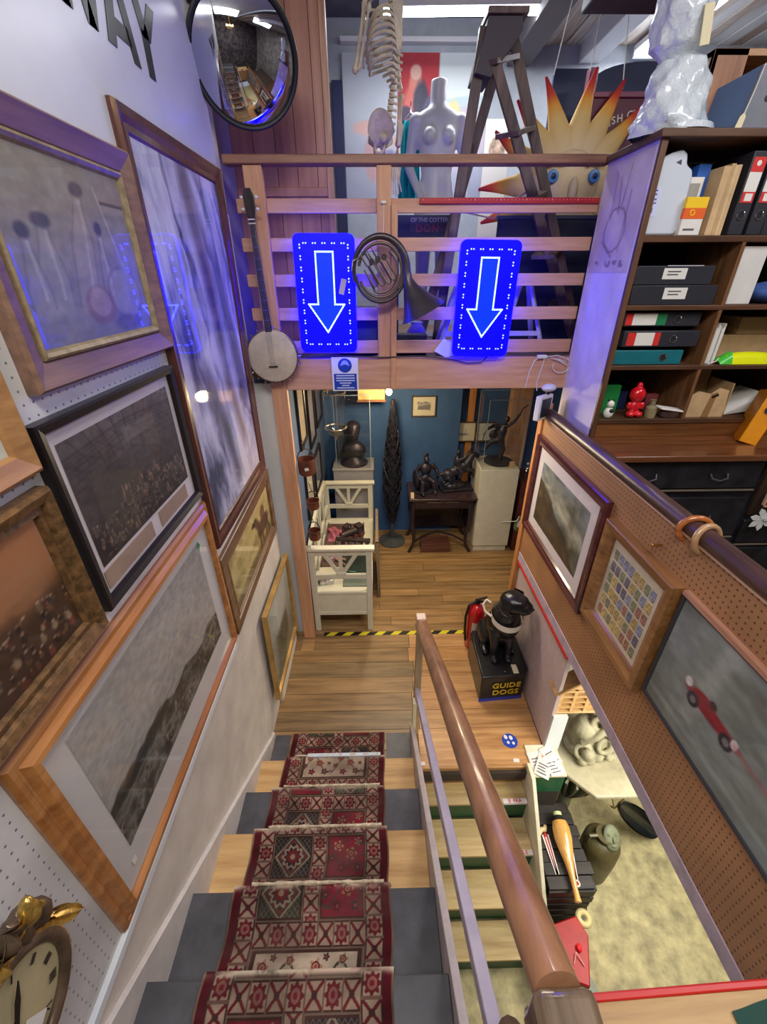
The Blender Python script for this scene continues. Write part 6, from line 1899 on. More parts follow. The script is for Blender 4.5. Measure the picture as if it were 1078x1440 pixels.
put('collar', MB().surf(lambda u, v: (0.022 + 0.128 * math.cos(2 * PI * u), -0.045 + 0.128 * math.sin(2 * PI * u), 0.675 + 0.055 * v + 0.03 * math.sin(2 * PI * u)), 36, 3), WH, gd)
put('harness_handle', MB().tube([(-0.105, -0.04, 0.70), (-0.15, 0.0, 0.72), (-0.16, 0.04, 0.76), (-0.13, 0.06, 0.79), (-0.10, 0.03, 0.78)], 0.009, 8), WH, gd)

# ================================================================== LOWER ROOM
WHT = mat('white_bench_paint', (214, 208, 188), 0.5, var=0.03)
be = thing('white_bench', 'white painted wooden settle with fan-shaped spindles at both ends', 'bench', (-0.34, 3.8, 0.0))
BE = (-0.34, 3.8, 0)
for y in (3.12, 4.48):
    for x in (-0.60, -0.082):
        put('leg', MB().box(x - 0.026, x + 0.026, y - 0.022, y + 0.022, 0.0, 0.955), WHT, be, rel=BE, bevel=0.003)
    put('arm_rail', MB().box(-0.655, -0.03, y - 0.035, y + 0.035, 0.955, 0.985), WHT, be, rel=BE, bevel=0.006)
    put('end_top', MB().box(-0.60, -0.08, y - 0.014, y + 0.014, 0.90, 0.955), WHT, be, rel=BE)
    put('end_rail', MB().box(-0.60, -0.08, y - 0.014, y + 0.014, 0.635, 0.685), WHT, be, rel=BE, bevel=0.003)
    put('fan_boss', MB().box(-0.385, -0.297, y - 0.017, y + 0.017, 0.68, 0.71), WHT, be, rel=BE, bevel=0.004)
    for x in (-0.485, -0.341, -0.197):
        put('spindle', MB().bar((-0.341 + (x + 0.341) * 0.16, y, 0.70), (x, y, 0.905), 0.036, 0.018, (0, 1, 0)), WHT, be, rel=BE, bevel=0.004)
    put('apron', MB().box(-0.60, -0.08, y - 0.012, y + 0.012, 0.205, 0.46), WHT, be, rel=BE)
    put('apron_rail', MB().box(-0.60, -0.08, y - 0.018, y + 0.018, 0.20, 0.235), WHT, be, rel=BE)
put('seat', MB().box(-0.63, -0.055, 3.10, 4.50, 0.455, 0.482), WHT, be, rel=BE, bevel=0.004)
put('front_apron', MB().box(-0.098, -0.075, 3.12, 4.48, 0.205, 0.455), WHT, be, rel=BE)
put('back_top', MB().prism([(3.12, 0.955), (3.12, 1.0), (3.3, 1.05), (3.8, 1.10), (4.3, 1.05), (4.48, 1.0), (4.48, 0.955), (4.3, 0.985), (3.8, 1.03), (3.3, 0.985)], -0.622, -0.594, 'yz'), WHT, be, rel=BE, bevel=0.003)
put('back_rail', MB().box(-0.622, -0.594, 3.12, 4.48, 0.635, 0.685), WHT, be, rel=BE)
for y in (3.46, 3.8, 4.14):
    put('back_post', MB().box(-0.622, -0.594, y - 0.02, y + 0.02, 0.48, 1.03), WHT, be, rel=BE)
    for dy in (-0.13, 0.13):
        put('back_spindle', MB().bar((-0.608, y + 0.03 * (1 if dy > 0 else -1), 0.685), (-0.608, y + dy, 0.99), 0.03, 0.018, (1, 0, 0)), WHT, be, rel=BE)

# oddments on the seat
r6 = random.Random(21)
AIRN = mat('dark_toy_metal', (62, 50, 50), 0.4, metal=0.3, var=0.3)
seat = 0.483
tr1 = thing('toy_engine', 'dark metal toy locomotive lying among the oddments on the bench', 'toy', (-0.30, 4.02, seat + 0.013), (0, 0, 35))
put('boiler', MB().cyl((-0.13, 0, 0.075), (0.10, 0, 0.075), 0.04, n=16), AIRN, tr1)
put('cab', MB().box(0.07, 0.15, -0.05, 0.05, 0.02, 0.14), AIRN, tr1, bevel=0.004)
put('chassis', MB().box(-0.16, 0.16, -0.04, 0.04, 0.025, 0.04), AIRN, tr1)
put('chimney', MB().cyl((-0.10, 0, 0.11), (-0.10, 0, 0.15), 0.014, n=10), AIRN, tr1)
for k in range(4):
    for s in (1, -1):
        put('wheel', MB().cyl((-0.12 + 0.08 * k, s * 0.042, 0.03), (-0.12 + 0.08 * k, s * 0.052, 0.03), 0.03, n=16), mat('wheel_red_brown', (120, 60, 56), 0.5), tr1)
single('pink_cloth', MB().surf(lambda u, v: (-0.56 + 0.17 * u, 3.95 + 0.25 * v, seat + 0.016 + 0.05 * math.sin(PI * u) * math.sin(PI * v) * (1 + 0.4 * math.sin(16 * u + 9 * v))), 18, 18), mat('pink_fabric', (176, 96, 116), 0.85, var=0.25, scale=20), 'crumpled pink cloth at the back of the bench seat', 'cloth')
single('mint_bowl', MB().lathe([(0.03, 0), (0.05, 0.012), (0.075, 0.055), (0.07, 0.055), (0.045, 0.016), (0.001, 0.012)], (-0.25, 3.42, seat), 24), mat('mint_glaze', (140, 214, 176), 0.3), 'mint green bowl on the bench seat', 'bowl', loc=(-0.25, 3.42, seat))
for k, (x, y, c, lab) in enumerate(((-0.44, 3.62, (150, 116, 104), 'brown wooden jointed doll lying on the bench seat'), (-0.34, 3.72, (196, 180, 160), 'pale wooden jointed doll lying on the bench seat'))):
    t = thing('jointed_doll', lab, 'doll', (x, y, seat + 0.013), (0, 0, 50 + 60 * k))
    m = mat('doll_wood_%d' % k, c, 0.5, var=0.15)
    put('torso', MB().box(-0.03, 0.03, -0.05, 0.05, 0.0, 0.03), m, t, bevel=0.01)
    put('head', MB().ball((0, 0.085, 0.02), (0.026, 0.03, 0.024), 12), m, t)
    for s in (1, -1):
        put('arm', MB().tube([(s * 0.034, 0.04, 0.015), (s * 0.075, 0.0, 0.015), (s * 0.10, -0.05, 0.012)], 0.011, 8), m, t)
        put('leg', MB().tube([(s * 0.016, -0.05, 0.015), (s * 0.03, -0.11, 0.02), (s * 0.028, -0.17, 0.012)], 0.012, 8), m, t)
tray = single('brown_tray', MB().box(-0.585, -0.16, 3.50, 4.34, seat, seat + 0.012).box(-0.585, -0.575, 3.50, 4.34, seat, seat + 0.03).box(-0.17, -0.16, 3.50, 4.34, seat, seat + 0.03), mat('tray_brown', (96, 72, 64), 0.6, var=0.2, scale=12), 'flat brown tray on the bench seat under the toys', 'tray', loc=(-0.37, 3.9, seat))
for k_, (x_, y_, c_, lab_) in enumerate(((-0.50, 3.60, (150, 120, 130), 'lilac patterned notebook on the bench tray'), (-0.46, 3.78, (90, 76, 84), 'dark clasped purse on the bench tray'), (-0.24, 3.60, (58, 46, 48), 'black opera-glass case on the bench tray'), (-0.52, 4.16, (170, 92, 104), 'rose pink tin on the bench tray'), (-0.36, 4.22, (52, 44, 46), 'black lidded box at the far end of the bench tray'), (-0.42, 3.92, (176, 160, 150), 'pale card case in the middle of the bench tray'))):
    t_ = thing('trinket', lab_, 'trinket', (x_, y_, seat + 0.012), (0, 0, 25 * k_ - 40))
    put('body', MB().box(-0.05, 0.05, -0.035, 0.035, 0.0, 0.045 + 0.01 * (k_ % 3)), mat('trinket_%d' % k_, c_, 0.5, var=0.4, scale=30), t_, bevel=0.008)
    put('clasp', MB().ball((0.0, -0.037, 0.03), 0.008, 8), CHROME, t_)
tk = thing('model_trestle', 'dark wooden model viaduct of crossed struts on the bench seat', 'model', (-0.28, 3.74, seat + 0.013))
for k in range(5):
    x0 = -0.14 + 0.07 * k
    put('strut', MB().bar((x0, -0.07, 0.0), (x0 + 0.05, 0.05, 0.14), 0.018, 0.014), AIRN, tk)
    put('strut', MB().bar((x0 + 0.05, -0.07, 0.0), (x0, 0.05, 0.14), 0.018, 0.014), AIRN, tk)
put('deck', MB().bar((-0.17, 0.05, 0.145), (0.20, 0.03, 0.125), 0.06, 0.016), AIRN, tk)
sb = thing('silver_box', 'small silvery box of glittering bits at the near end of the bench seat', 'box', (-0.50, 3.26, seat), (0, 0, 12))
put('box', MB().box(-0.07, 0.07, -0.05, 0.05, 0, 0.05), mat('silver_foil', (190, 190, 196), 0.25, metal=0.7, var=0.2, scale=40), sb, bevel=0.004)
put('contents', MB().surf(lambda u, v: (-0.06 + 0.12 * u, -0.04 + 0.08 * v, 0.05 + 0.012 * math.sin(19 * u) * math.sin(17 * v)), 16, 16), mat('glitter', (150, 130, 140), 0.3, metal=0.4, var=0.6, scale=60), sb, kind='stuff')
single('grey_folder', MB().box(-0.34, -0.10, 3.18, 3.36, seat, seat + 0.012), mat('grey_green_card', (112, 122, 112), 0.5), 'flat grey-green folder lying at the near end of the bench seat', 'folder', loc=(-0.22, 3.27, seat))
gp_ = thing('writing_slate', 'dark green framed slate leaning inside the near end of the bench', 'slate', (-0.20, 3.34, seat), (-18, 0, -6))
put('slate', MB().box(-0.11, 0.11, -0.006, 0.006, 0.0, 0.27), mat('slate_green', (58, 70, 60), 0.5, var=0.15), gp_)
put('frame', sweep_frame(0.24, 0.29, [(0, -0.01), (0, 0.012), (0.018, 0.012), (0.018, -0.01)]), mat('slate_frame', (70, 78, 70), 0.5), gp_, smooth=False)

lb_ = thing('leaning_board', 'dark framed board leaning edge-on against the bench side', 'board', (0.0, 3.92, 0.0), (0, -1.5, 0))
put('board', MB().box(0.0, 0.018, -0.33, 0.33, 0.0, 0.72), mat('board_back', (58, 54, 52), 0.7, var=0.1), lb_)
put('edge', MB().box(-0.004, 0.026, -0.345, -0.33, 0.0, 0.73), wood('board_edge', (110, 92, 74), (150, 130, 106), 'z', 0.5), lb_)
put('edge', MB().box(-0.004, 0.026, -0.345, 0.345, 0.72, 0.735), wood('board_edge', (110, 92, 74), (150, 130, 106), 'z', 0.5), lb_)

# copper measures hung beside the corner post
COP = mat('dull_copper', (112, 66, 52), 0.4, metal=0.45, var=0.2)
for (x, z, r, h, lab) in ((-0.555, 1.71, 0.066, 0.125, 'largest copper pot hanging beside the corner post, with a white tag'), (-0.535, 1.395, 0.052, 0.07, 'middle of three copper pots hanging beside the corner post'), (-0.545, 1.09, 0.05, 0.085, 'lowest copper pot hanging beside the corner post')):
    t = thing('copper_pot', lab, 'pot', (x, 3.10, z))
    put('body', MB().lathe([(r * 0.9, 0), (r, 0.01), (r, h), (r * 1.05, h + 0.004), (r * 0.93, h + 0.004), (r * 0.9, 0.015), (0.001, 0.012)], n=26), COP, t)
    put('handle', MB().tube([(r * math.cos(a), 0, h + 0.085 * math.sin(a)) for a in [PI * k / 10 for k in range(11)]], 0.004, 6), BLK, t)
    put('hanging_cord', MB().cyl((0, 0, h + 0.085), (-0.02, 0, h + 0.17), 0.0025, n=6), BLK, t)
    if r > 0.06:
        put('tag', MB().box(0.01, 0.038, -r - 0.006, -r - 0.002, 0.05, 0.072, RY(-14)), LABW, t)

# frames on the slate wall of the lower room
for k, (y0, y1, z0, z1, fmn, c, lab) in enumerate(((3.35, 3.72, 1.80, 2.34, 'black_frame', (196, 176, 150), 'dark framed print nearest the corner post on the slate blue wall, hung high'), (3.86, 4.26, 1.62, 2.28, 'black_frame', (150, 146, 160), 'dark framed print second along the slate blue wall, hung high'),
                                                     (3.40, 3.82, 1.10, 1.62, 'black_frame', (188, 178, 164), 'dark framed print low on the slate blue wall above the bench'), (3.95, 4.45, 1.05, 1.48, 'black_frame', (120, 122, 140), 'dark framed print low on the slate blue wall near the grey plinth'), (4.38, 4.85, 1.66, 2.30, 'black_frame', (96, 98, 120), 'dark framed print at the far end of the slate blue wall'))):
    picture('wall_print', lab, 'picture', 1, -0.645, y0, y1, z0, z1, [(0, 0), (0, 0.02), (0.005, 0.026), (0.03, 0.02), (0.034, 0.01)], MATS[fmn], img_plain(c, 60 + k))

# plinth with the dark bust under glass
GRP = mat('grey_plinth_paint', (150, 146, 148), 0.6, var=0.04)
single('grey_plinth', MB().box(-0.515, -0.045, 4.60, 4.95, 0.0, 1.07).box(-0.525, -0.035, 4.59, 4.96, 1.07, 1.09), GRP, 'grey display plinth behind the white bench', 'plinth', loc=(-0.28, 4.78, 0), bevel=0.003)
bu = thing('bronze_bust', 'dark bronze head on a wide round base on the grey plinth', 'bust', (-0.27, 4.78, 1.092))
BRZ = mat('dark_bronze', (52, 48, 58), 0.4, metal=0.4, var=0.3, scale=16)
b = MB().lathe([(0.16, 0.0), (0.165, 0.02), (0.13, 0.035), (0.10, 0.075), (0.085, 0.10)], n=32)
put('base', b, BRZ, bu)
b = MB().ball((0, 0, 0.17), (0.15, 0.10, 0.11), 18).tube([(0, 0, 0.2), (0, -0.01, 0.32)], [0.06, 0.055], 14).ball((0, -0.015, 0.40), (0.078, 0.09, 0.11), 18).ball((0, -0.105, 0.385), (0.014, 0.025, 0.03), 8).ball((0, 0.01, 0.45), (0.088, 0.095, 0.075), 16).ball((0, -0.085, 0.34), (0.03, 0.025, 0.022), 10)
o = put('head', b, BRZ, bu)
rm = o.modifiers.new('remesh', 'REMESH')
rm.mode, rm.voxel_size, rm.use_smooth_shade = 'VOXEL', 0.008, True
gc = thing('glass_case', 'clear glass case over the dark bronze head', 'glass case', (-0.27, 4.78, 1.092))
put('glass', MB().box(-0.20, 0.20, -0.165, 0.165, 0.0, 0.86), GLASS, gc)
gl = thing('glass_lantern', 'hanging glass cylinder lantern with a bright metal rim under the beam', 'lantern', (-0.40, 4.05, 1.72))
put('glass', MB().lathe([(0.07, 0.0), (0.105, 0.06), (0.105, 0.40)], n=28), GLASS, gl)
put('rim', MB().ring((0, 0, 0.06), 0.106, 0.008, 28, 8), mat('old_silver', (190, 180, 170), 0.25, metal=0.9), gl)
put('rim', MB().ring((0, 0, 0.40), 0.106, 0.008, 28, 8), mat('old_silver', (190, 180, 170), 0.25, metal=0.9), gl)
put('finial', MB().lathe([(0.004, -0.07), (0.02, -0.04), (0.035, -0.015), (0.075, 0.0)], n=20), mat('old_silver', (190, 180, 170), 0.25, metal=0.9), gl)
for k in range(3):
    a = 2.1 * k
    put('chain', MB().cyl((0.106 * math.cos(a), 0.106 * math.sin(a), 0.40), (0, 0, 0.74), 0.003, n=6), mat('old_silver', (190, 180, 170), 0.25, metal=0.9), gl)

# lattice cone tree
ob = thing('lattice_cone', 'tall slim dark metal leaf-lattice cone on a round foot against the blue wall', 'ornament', (0.19, 4.70, 0.0))
IRN = mat('black_iron', (34, 34, 46), 0.5, metal=0.3, var=0.3, scale=20)


def cone_r(z): return 0.012 + 0.10 * math.sin(PI * min(1.0, max(0.0, (z - 0.28) / 1.62)) ** 0.72) ** 1.1


put('foot', MB().lathe([(0.17, 0.0), (0.175, 0.015), (0.12, 0.03), (0.02, 0.05), (0.016, 0.30)], n=30), mat('foot_stone', (70, 72, 74), 0.6, var=0.15), ob)
for s in (1, -1):
    for k in range(6):
        pts = []
        for i in range(60):
            z = 0.28 + 1.60 * i / 59
            a = s * (z * 5.5) + k * PI / 3
            r = cone_r(z)
            pts.append((r * math.cos(a), r * math.sin(a), z))
        put('lattice_strand', MB().tube(pts, 0.008, 5), IRN, ob)
lm = mesh_of('metal_leaf', MB().prism([(0, -0.03), (0.02, -0.01), (0.014, 0.02), (0, 0.04), (-0.014, 0.02), (-0.02, -0.01)], -0.002, 0.002), IRN)
for k in range(130):
    z = 0.34 + 1.5 * (k / 130.0)
    a = k * 2.4
    r = cone_r(z)
    shared('metal_leaf', lm, (r * math.cos(a), r * math.sin(a), z), ob, (0, r6.uniform(-30, 30), math.degrees(a) + 90))
put('core', MB().tube([(0, 0, 0.28 + 1.6 * k / 20) for k in range(21)], [max(0.004, cone_r(0.28 + 1.6 * k / 20) * 0.72) for k in range(21)], 14), mat('iron_core', (26, 26, 38), 0.7), ob)

# bulb and its lit shelf
bl_ = thing('wall_bulb', 'bare glowing bulb just below the beam behind the lattice cone', 'lamp', (0.135, 4.40, 2.04))
put('bulb', MB().ball((0, 0, 0), (0.032, 0.032, 0.038), 16), glow('bulb_warm', (255, 222, 150), 60), bl_)
put('holder', MB().cyl((0, 0, 0.035), (0, 0, 0.36), 0.014, n=10), BLK, bl_)
d = bpy.data.lights.new('bulb_light', 'POINT')
d.energy, d.color, d.shadow_soft_size = 20, (1.0, 0.78, 0.45), 0.05
lo = bpy.data.objects.new('bulb_light', d)
COL.objects.link(lo)
lo.parent = bl_
lo.location = (0, -0.07, -0.02)
wbx = thing('wall_cupboard', 'small cream wall cupboard lit by the bulb under the beam', 'cupboard', (-0.04, 4.70, 1.88))
put('carcass', MB().box(-0.16, 0.14, 0, 0.24, 0.0, 0.45), mat('warm_cream_wood', (214, 178, 120), 0.6, var=0.05), wbx, bevel=0.003)
put('ledge', MB().box(-0.17, 0.15, -0.02, 0.24, -0.02, 0.0), mat('warm_brown_edge', (128, 84, 56), 0.6), wbx)
put('moulding', MB().box(-0.165, 0.145, -0.01, 0.0, 0.115, 0.13), mat('warm_brown_edge', (128, 84, 56), 0.6), wbx)


def img_sketch(seed, boat):
    U, V = UV(60, 50)
    n = fbm(51, 61, seed, 4, 4)
    img = ramp(n, (0.2, (214, 208, 186)), (0.8, (226, 220, 200)))
    if boat:
        img = mixc(img, soft(ell(U, V, 0.5, 0.36, 0.26, 0.06), 0.3) * 0.8, (110, 116, 124))
        for x in (0.38, 0.5, 0.62):
            img = mixc(img, soft(np.maximum(np.abs(U - x) - 0.06 * (0.75 - V) * 2, np.abs(V - 0.55) - 0.15), 0.03) * 0.6, (150, 154, 160))
    else:
        img = mixc(img, soft(np.maximum(np.abs(U - 0.5) - 0.28, np.abs(V - 0.52) - 0.2) + 0.1 * (n - 0.5), 0.03) * 0.8, (104, 102, 112))
        img = mixc(img, soft(np.maximum(np.abs(U - 0.5) - 0.27, np.abs(V - 0.62) - 0.1), 0.03) * 0.7 * (n > 0.42), (196, 192, 182))
    return img


SLIMB = mat('slim_brown_frame', (92, 70, 54), 0.4)
PF = [(0, 0), (0, 0.014), (0.003, 0.018), (0.012, 0.016), (0.014, 0.006)]
picture('small_print', 'small cream print of a building in a thin brown frame on the blue wall', 'picture', 0, 4.978, 0.425, 0.715, 1.60, 1.85, PF, SLIMB, img_sketch(5, False))
picture('small_print', 'small cream print of a sailing ship propped on the wooden cross rail', 'picture', 0, 5.03, 0.895, 1.235, 1.26, 1.515, PF, SLIMB, img_sketch(6, True))
picture('small_print', 'pale print half hidden by the glass case on the white plinth', 'picture', 0, 5.03, 1.25, 1.48, 1.262, 1.51, PF, SLIMB, img_plain((196, 206, 210), 7))

# treadle table with the bronzes
TB = mat('dark_table', (44, 32, 40), 0.35, var=0.2, coat=0.2)
ta = thing('dark_side_table', 'small dark table with curved legs and a shallow drawer against the blue wall', 'table', (0.78, 4.66, 0.0))
put('top', MB().box(-0.40, 0.42, -0.24, 0.26, 0.735, 0.765), mat('table_top_red_brown', (58, 42, 48), 0.25, var=0.12, coat=0.4), ta, bevel=0.006)
put('frame', MB().box(-0.36, 0.38, -0.21, 0.24, 0.62, 0.735), TB, ta)
dw = put('drawer', MB().box(-0.22, 0.24, -0.222, -0.20, 0.635, 0.725), TB, ta, bevel=0.003)
put('handle', MB().bar((-0.18, -0.226, 0.715), (0.0, -0.226, 0.715), 0.006, 0.006), mat('old_silver', (190, 180, 170), 0.25, metal=0.9), dw)
put('handle', MB().bar((0.03, -0.226, 0.715), (0.2, -0.226, 0.715), 0.006, 0.006), mat('old_silver', (190, 180, 170), 0.25, metal=0.9), dw)
put('back_panel', MB().box(-0.35, 0.37, 0.21, 0.23, 0.12, 0.62), TB, ta)
put('side_panel', MB().box(-0.36, -0.34, -0.16, 0.22, 0.26, 0.62), TB, ta)
put('side_panel', MB().box(0.36, 0.38, -0.16, 0.22, 0.26, 0.62), TB, ta)
for sx in (-1, 1):
    for y in (-0.20, 0.20):
        put('leg', MB().tube([(sx * 0.345, y, 0.70), (sx * 0.355, y, 0.45), (sx * 0.325, y, 0.22), (sx * 0.335, y, 0.10), (sx * 0.375, y - 0.02, 0.02), (sx * 0.385, y - 0.03, 0.0)], [0.028, 0.026, 0.02, 0.018, 0.02, 0.022], 10), TB, ta)
    put('stretcher', MB().tube([(sx * 0.33, -0.20, 0.13), (sx * 0.2, -0.08, 0.15), (0.0, 0.0, 0.17)], 0.012, 8), TB, ta)
bks = thing('slatted_box', 'low reddish brown slatted box on the floor under the dark table', 'box', (0.72, 4.52, 0.0))
LEA = wood('red_brown_slats', (78, 42, 34), (122, 74, 58), 'x', 0.4, 3)
put('box', MB().box(-0.17, 0.19, -0.09, 0.10, 0.0, 0.118), mat('box_dark_red', (62, 32, 28), 0.5), bks)
for k in range(4):
    put('slat', MB().box(-0.175, 0.195, -0.10, -0.09, 0.006 + 0.029 * k, 0.030 + 0.029 * k), LEA, bks, bevel=0.002)
for k in range(4):
    put('slat', MB().box(-0.175, 0.195, -0.095 + 0.05 * k, -0.052 + 0.05 * k, 0.118, 0.126), LEA, bks, bevel=0.002)


def statue(label, cat, loc, rz, build, base):
    t = thing('bronze_group', label, cat, loc, (0, 0, rz))
    put('base', base, BRZ, t, bevel=0.006)
    mb = MB()
    build(mb)
    o = put('figure', mb, BRZ, t)
    m = o.modifiers.new('remesh', 'REMESH')
    m.mode, m.voxel_size, m.use_smooth_shade = 'VOXEL', 0.006, True
    return t


def warrior(mb):
    mb.ball((0, 0, 0.17), (0.06, 0.055, 0.075), 14).ball((0.0, 0, 0.29), (0.075, 0.055, 0.08), 14).ball((0, -0.01, 0.405), (0.035, 0.04, 0.045), 12)
    mb.tube([(0, 0, 0.34), (0, -0.005, 0.39)], [0.03, 0.026], 10)
    mb.tube([(-0.03, 0, 0.455), (0, 0.01, 0.47), (0.03, 0.02, 0.455)], 0.016, 8).tube([(0, 0, 0.44), (0.0, 0.01, 0.50)], [0.014, 0.006], 8)
    for s in (1, -1):
        mb.tube([(s * 0.04, 0, 0.16), (s * 0.07, -0.10, 0.15), (s * 0.08, -0.12, 0.03)], [0.042, 0.036, 0.026], 10).ball((s * 0.08, -0.14, 0.025), (0.025, 0.045, 0.02), 8)
    mb.tube([(0.075, 0, 0.34), (0.13, -0.04, 0.26), (0.10, -0.12, 0.22)], [0.03, 0.025, 0.018], 10)
    mb.tube([(-0.075, 0, 0.34), (-0.12, 0.0, 0.25), (-0.10, -0.10, 0.19)], [0.03, 0.025, 0.018], 10)
    mb.ball((-0.15, -0.06, 0.2), (0.02, 0.10, 0.12), 12).bar((0.12, -0.12, 0.05), (0.06, -0.14, 0.36), 0.014)
    mb.ball((0, 0.03, 0.08), (0.11, 0.09, 0.09), 12)


def rider(mb):
    # rearing horse with its rider
    mb.ball((-0.10, 0, 0.20), (0.085, 0.065, 0.08), 14).ball((0.0, 0, 0.24), (0.10, 0.06, 0.07), 14).ball((0.09, 0, 0.29), (0.07, 0.06, 0.08), 14)
    mb.tube([(0.11, 0, 0.31), (0.16, 0, 0.38), (0.19, 0, 0.44)], [0.06, 0.045, 0.035], 12).tube([(0.18, 0, 0.45), (0.235, 0, 0.425), (0.265, 0, 0.40)], [0.036, 0.028, 0.022], 10)
    for s in (1, -1):
        mb.tube([(-0.13, s * 0.035, 0.18), (-0.08, s * 0.045, 0.12), (-0.15, s * 0.045, 0.08), (-0.13, s * 0.045, 0.0)], [0.045, 0.026, 0.018, 0.016], 9)
        mb.tube([(0.12, s * 0.035, 0.26), (0.20, s * 0.04, 0.25), (0.20, s * 0.04, 0.17), (0.17, s * 0.04, 0.15)], [0.034, 0.022, 0.016, 0.015], 9)
        mb.ball((0.185, s * 0.02, 0.485), (0.01, 0.008, 0.025), 6)
        mb.tube([(0.0, s * 0.04, 0.30), (0.04, s * 0.075, 0.25), (0.02, s * 0.075, 0.17)], [0.034, 0.028, 0.018], 9)
    mb.tube([(-0.17, 0, 0.22), (-0.23, 0, 0.2), (-0.25, 0, 0.1)], [0.022, 0.02, 0.008], 8)
    mb.ball((0.0, 0, 0.36), (0.045, 0.055, 0.075), 12).ball((0.01, 0, 0.475), (0.03, 0.03, 0.036), 12).tube([(0, 0, 0.42), (0.005, 0, 0.45)], 0.02, 8)
    mb.tube([(0, -0.06, 0.40), (0.06, -0.08, 0.44), (0.11, -0.06, 0.51)], [0.022, 0.018, 0.014], 8).tube([(0, 0.06, 0.40), (0.05, 0.06, 0.34), (0.10, 0.03, 0.36)], [0.022, 0.018, 0.014], 8)
    mb.bar((0.09, -0.06, 0.46), (0.15, -0.06, 0.58), 0.012)
    mb.ball((-0.02, 0, 0.05), (0.15, 0.08, 0.06), 12)


statue('dark bronze seated warrior on the side table, nearest the lattice cone', 'statue', (0.59, 4.66, 0.768), 15, warrior, MB().lathe([(0.15, 0), (0.14, 0.025)], n=24, squash=0.8))
statue('dark bronze horse and rider on the side table, beside the white plinth', 'statue', (0.97, 4.70, 0.768), 10, rider, MB().box(-0.19, 0.20, -0.10, 0.10, 0, 0.03))
single('price_ticket', MB().box(-0.02, 0.02, -0.001, 0.001, 0.0, 0.075, TR(0.42, 4.44, 0.768) @ RX(-35)), mat('ticket_buff', (196, 160, 120), 0.6), 'buff price ticket at the front corner of the dark side table', 'tag')

# white plinth, glass case and the archer
wp_ = single('white_plinth', MB().box(1.20, 1.645, 4.43, 4.88, 0.085, 1.13).box(1.215, 1.63, 4.445, 4.87, 0.0, 0.085), mat('warm_white_paint', (214, 208, 190), 0.55, var=0.03), 'tall white display plinth with a recessed foot in the lower room', 'plinth', loc=(1.42, 4.65, 0), bevel=0.004)
ar_ = thing('bronze_archer', 'dark bronze dancing archer on a shallow round base on the white plinth', 'statue', (1.44, 4.65, 1.132))
put('base', MB().lathe([(0.10, 0), (0.17, 0.02), (0.175, 0.03), (0.06, 0.035)], n=32, squash=0.95), BRZ, ar_)


def archer(mb):
    mb.tube([(0.02, 0, 0.04), (0.05, 0, 0.16), (0.0, 0, 0.29)], [0.02, 0.026, 0.045], 10).tube([(0.0, 0, 0.29), (-0.10, 0.02, 0.26), (-0.17, 0.03, 0.15)], [0.042, 0.032, 0.018], 10)
    mb.ball((-0.185, 0.03, 0.14), (0.03, 0.016, 0.015), 8).ball((0, 0, 0.31), (0.05, 0.045, 0.05), 12).tube([(0, 0, 0.30), (0.015, 0, 0.40), (0.03, 0, 0.47)], [0.045, 0.05, 0.03], 12)
    mb.ball((0.05, 0, 0.525), (0.03, 0.03, 0.038), 12).tube([(0.03, 0, 0.46), (0.045, 0, 0.50)], 0.018, 8)
    mb.tube([(0.04, -0.04, 0.45), (0.12, -0.05, 0.52), (0.17, -0.04, 0.60)], [0.022, 0.018, 0.013], 9).tube([(0.0, 0.04, 0.45), (-0.08, 0.05, 0.43), (-0.16, 0.03, 0.40)], [0.022, 0.018, 0.013], 9)
    mb.tube([(-0.20, 0.03, 0.24), (-0.19, 0.03, 0.34), (-0.15, 0.03, 0.42), (-0.08, 0.03, 0.47)], 0.009, 7).tube([(0.15, -0.04, 0.56), (0.19, -0.04, 0.66), (0.25, -0.04, 0.70)], [0.012, 0.01, 0.006], 7)
    mb.ball((-0.07, 0.02, 0.34), (0.07, 0.03, 0.06), 10)


mb = MB()
archer(mb)
o = put('figure', mb, BRZ, ar_)
m = o.modifiers.new('remesh', 'REMESH')
m.mode, m.voxel_size, m.use_smooth_shade = 'VOXEL', 0.006, True
tkk = put('ticket', MB().box(0.09, 0.15, -0.175, -0.172, 0.0, 0.085), mat('ticket_buff', (196, 160, 120), 0.6), ar_)
gc2 = thing('glass_case', 'clear glass case over the bronze archer', 'glass case', (1.42, 4.65, 1.132))
put('glass', MB().box(-0.21, 0.21, -0.215, 0.22, 0.0, 0.80), GLASS, gc2)
for case_, (w0, w1, d0, d1, h) in ((gc, (-0.20, 0.20, -0.165, 0.165, 0.86)), (gc2, (-0.21, 0.21, -0.215, 0.22, 0.80))):
    for x in (w0, w1):
        for y in (d0, d1):
            put('glass_edge', MB().box(x - 0.0025, x + 0.0025, y - 0.0025, y + 0.0025, 0.0, h), mat('glass_edge', (150, 176, 190), 0.2), case_)
    for y in (d0, d1):
        put('glass_edge', MB().box(w0, w1, y - 0.0025, y + 0.0025, h - 0.0025, h + 0.0025), mat('glass_edge', (150, 176, 190), 0.2), case_)
single('white_flex', MB().tube([(1.50, 4.42, 0.50), (1.52, 4.42, 0.44), (1.62, 4.41, 0.45), (1.70, 4.40, 0.46), (1.73, 4.42, 0.52)], 0.006, 6), WC, 'white flex looped across the front of the white plinth', 'cable')
om = thing('oval_dish', 'small green and white oval dish propped beside the white plinth', 'dish', (1.74, 4.40, 0.42), (0, 12, 0))
put('dish', MB().lathe([(0.06, 0.0), (0.085, -0.012), (0.05, -0.02)], n=28, M=TR(0, 0, 0) @ RX(90) @ Matrix.Diagonal((0.7, 1.3, 1, 1))), mat('dish_green', (96, 112, 84), 0.35, var=0.2), om)
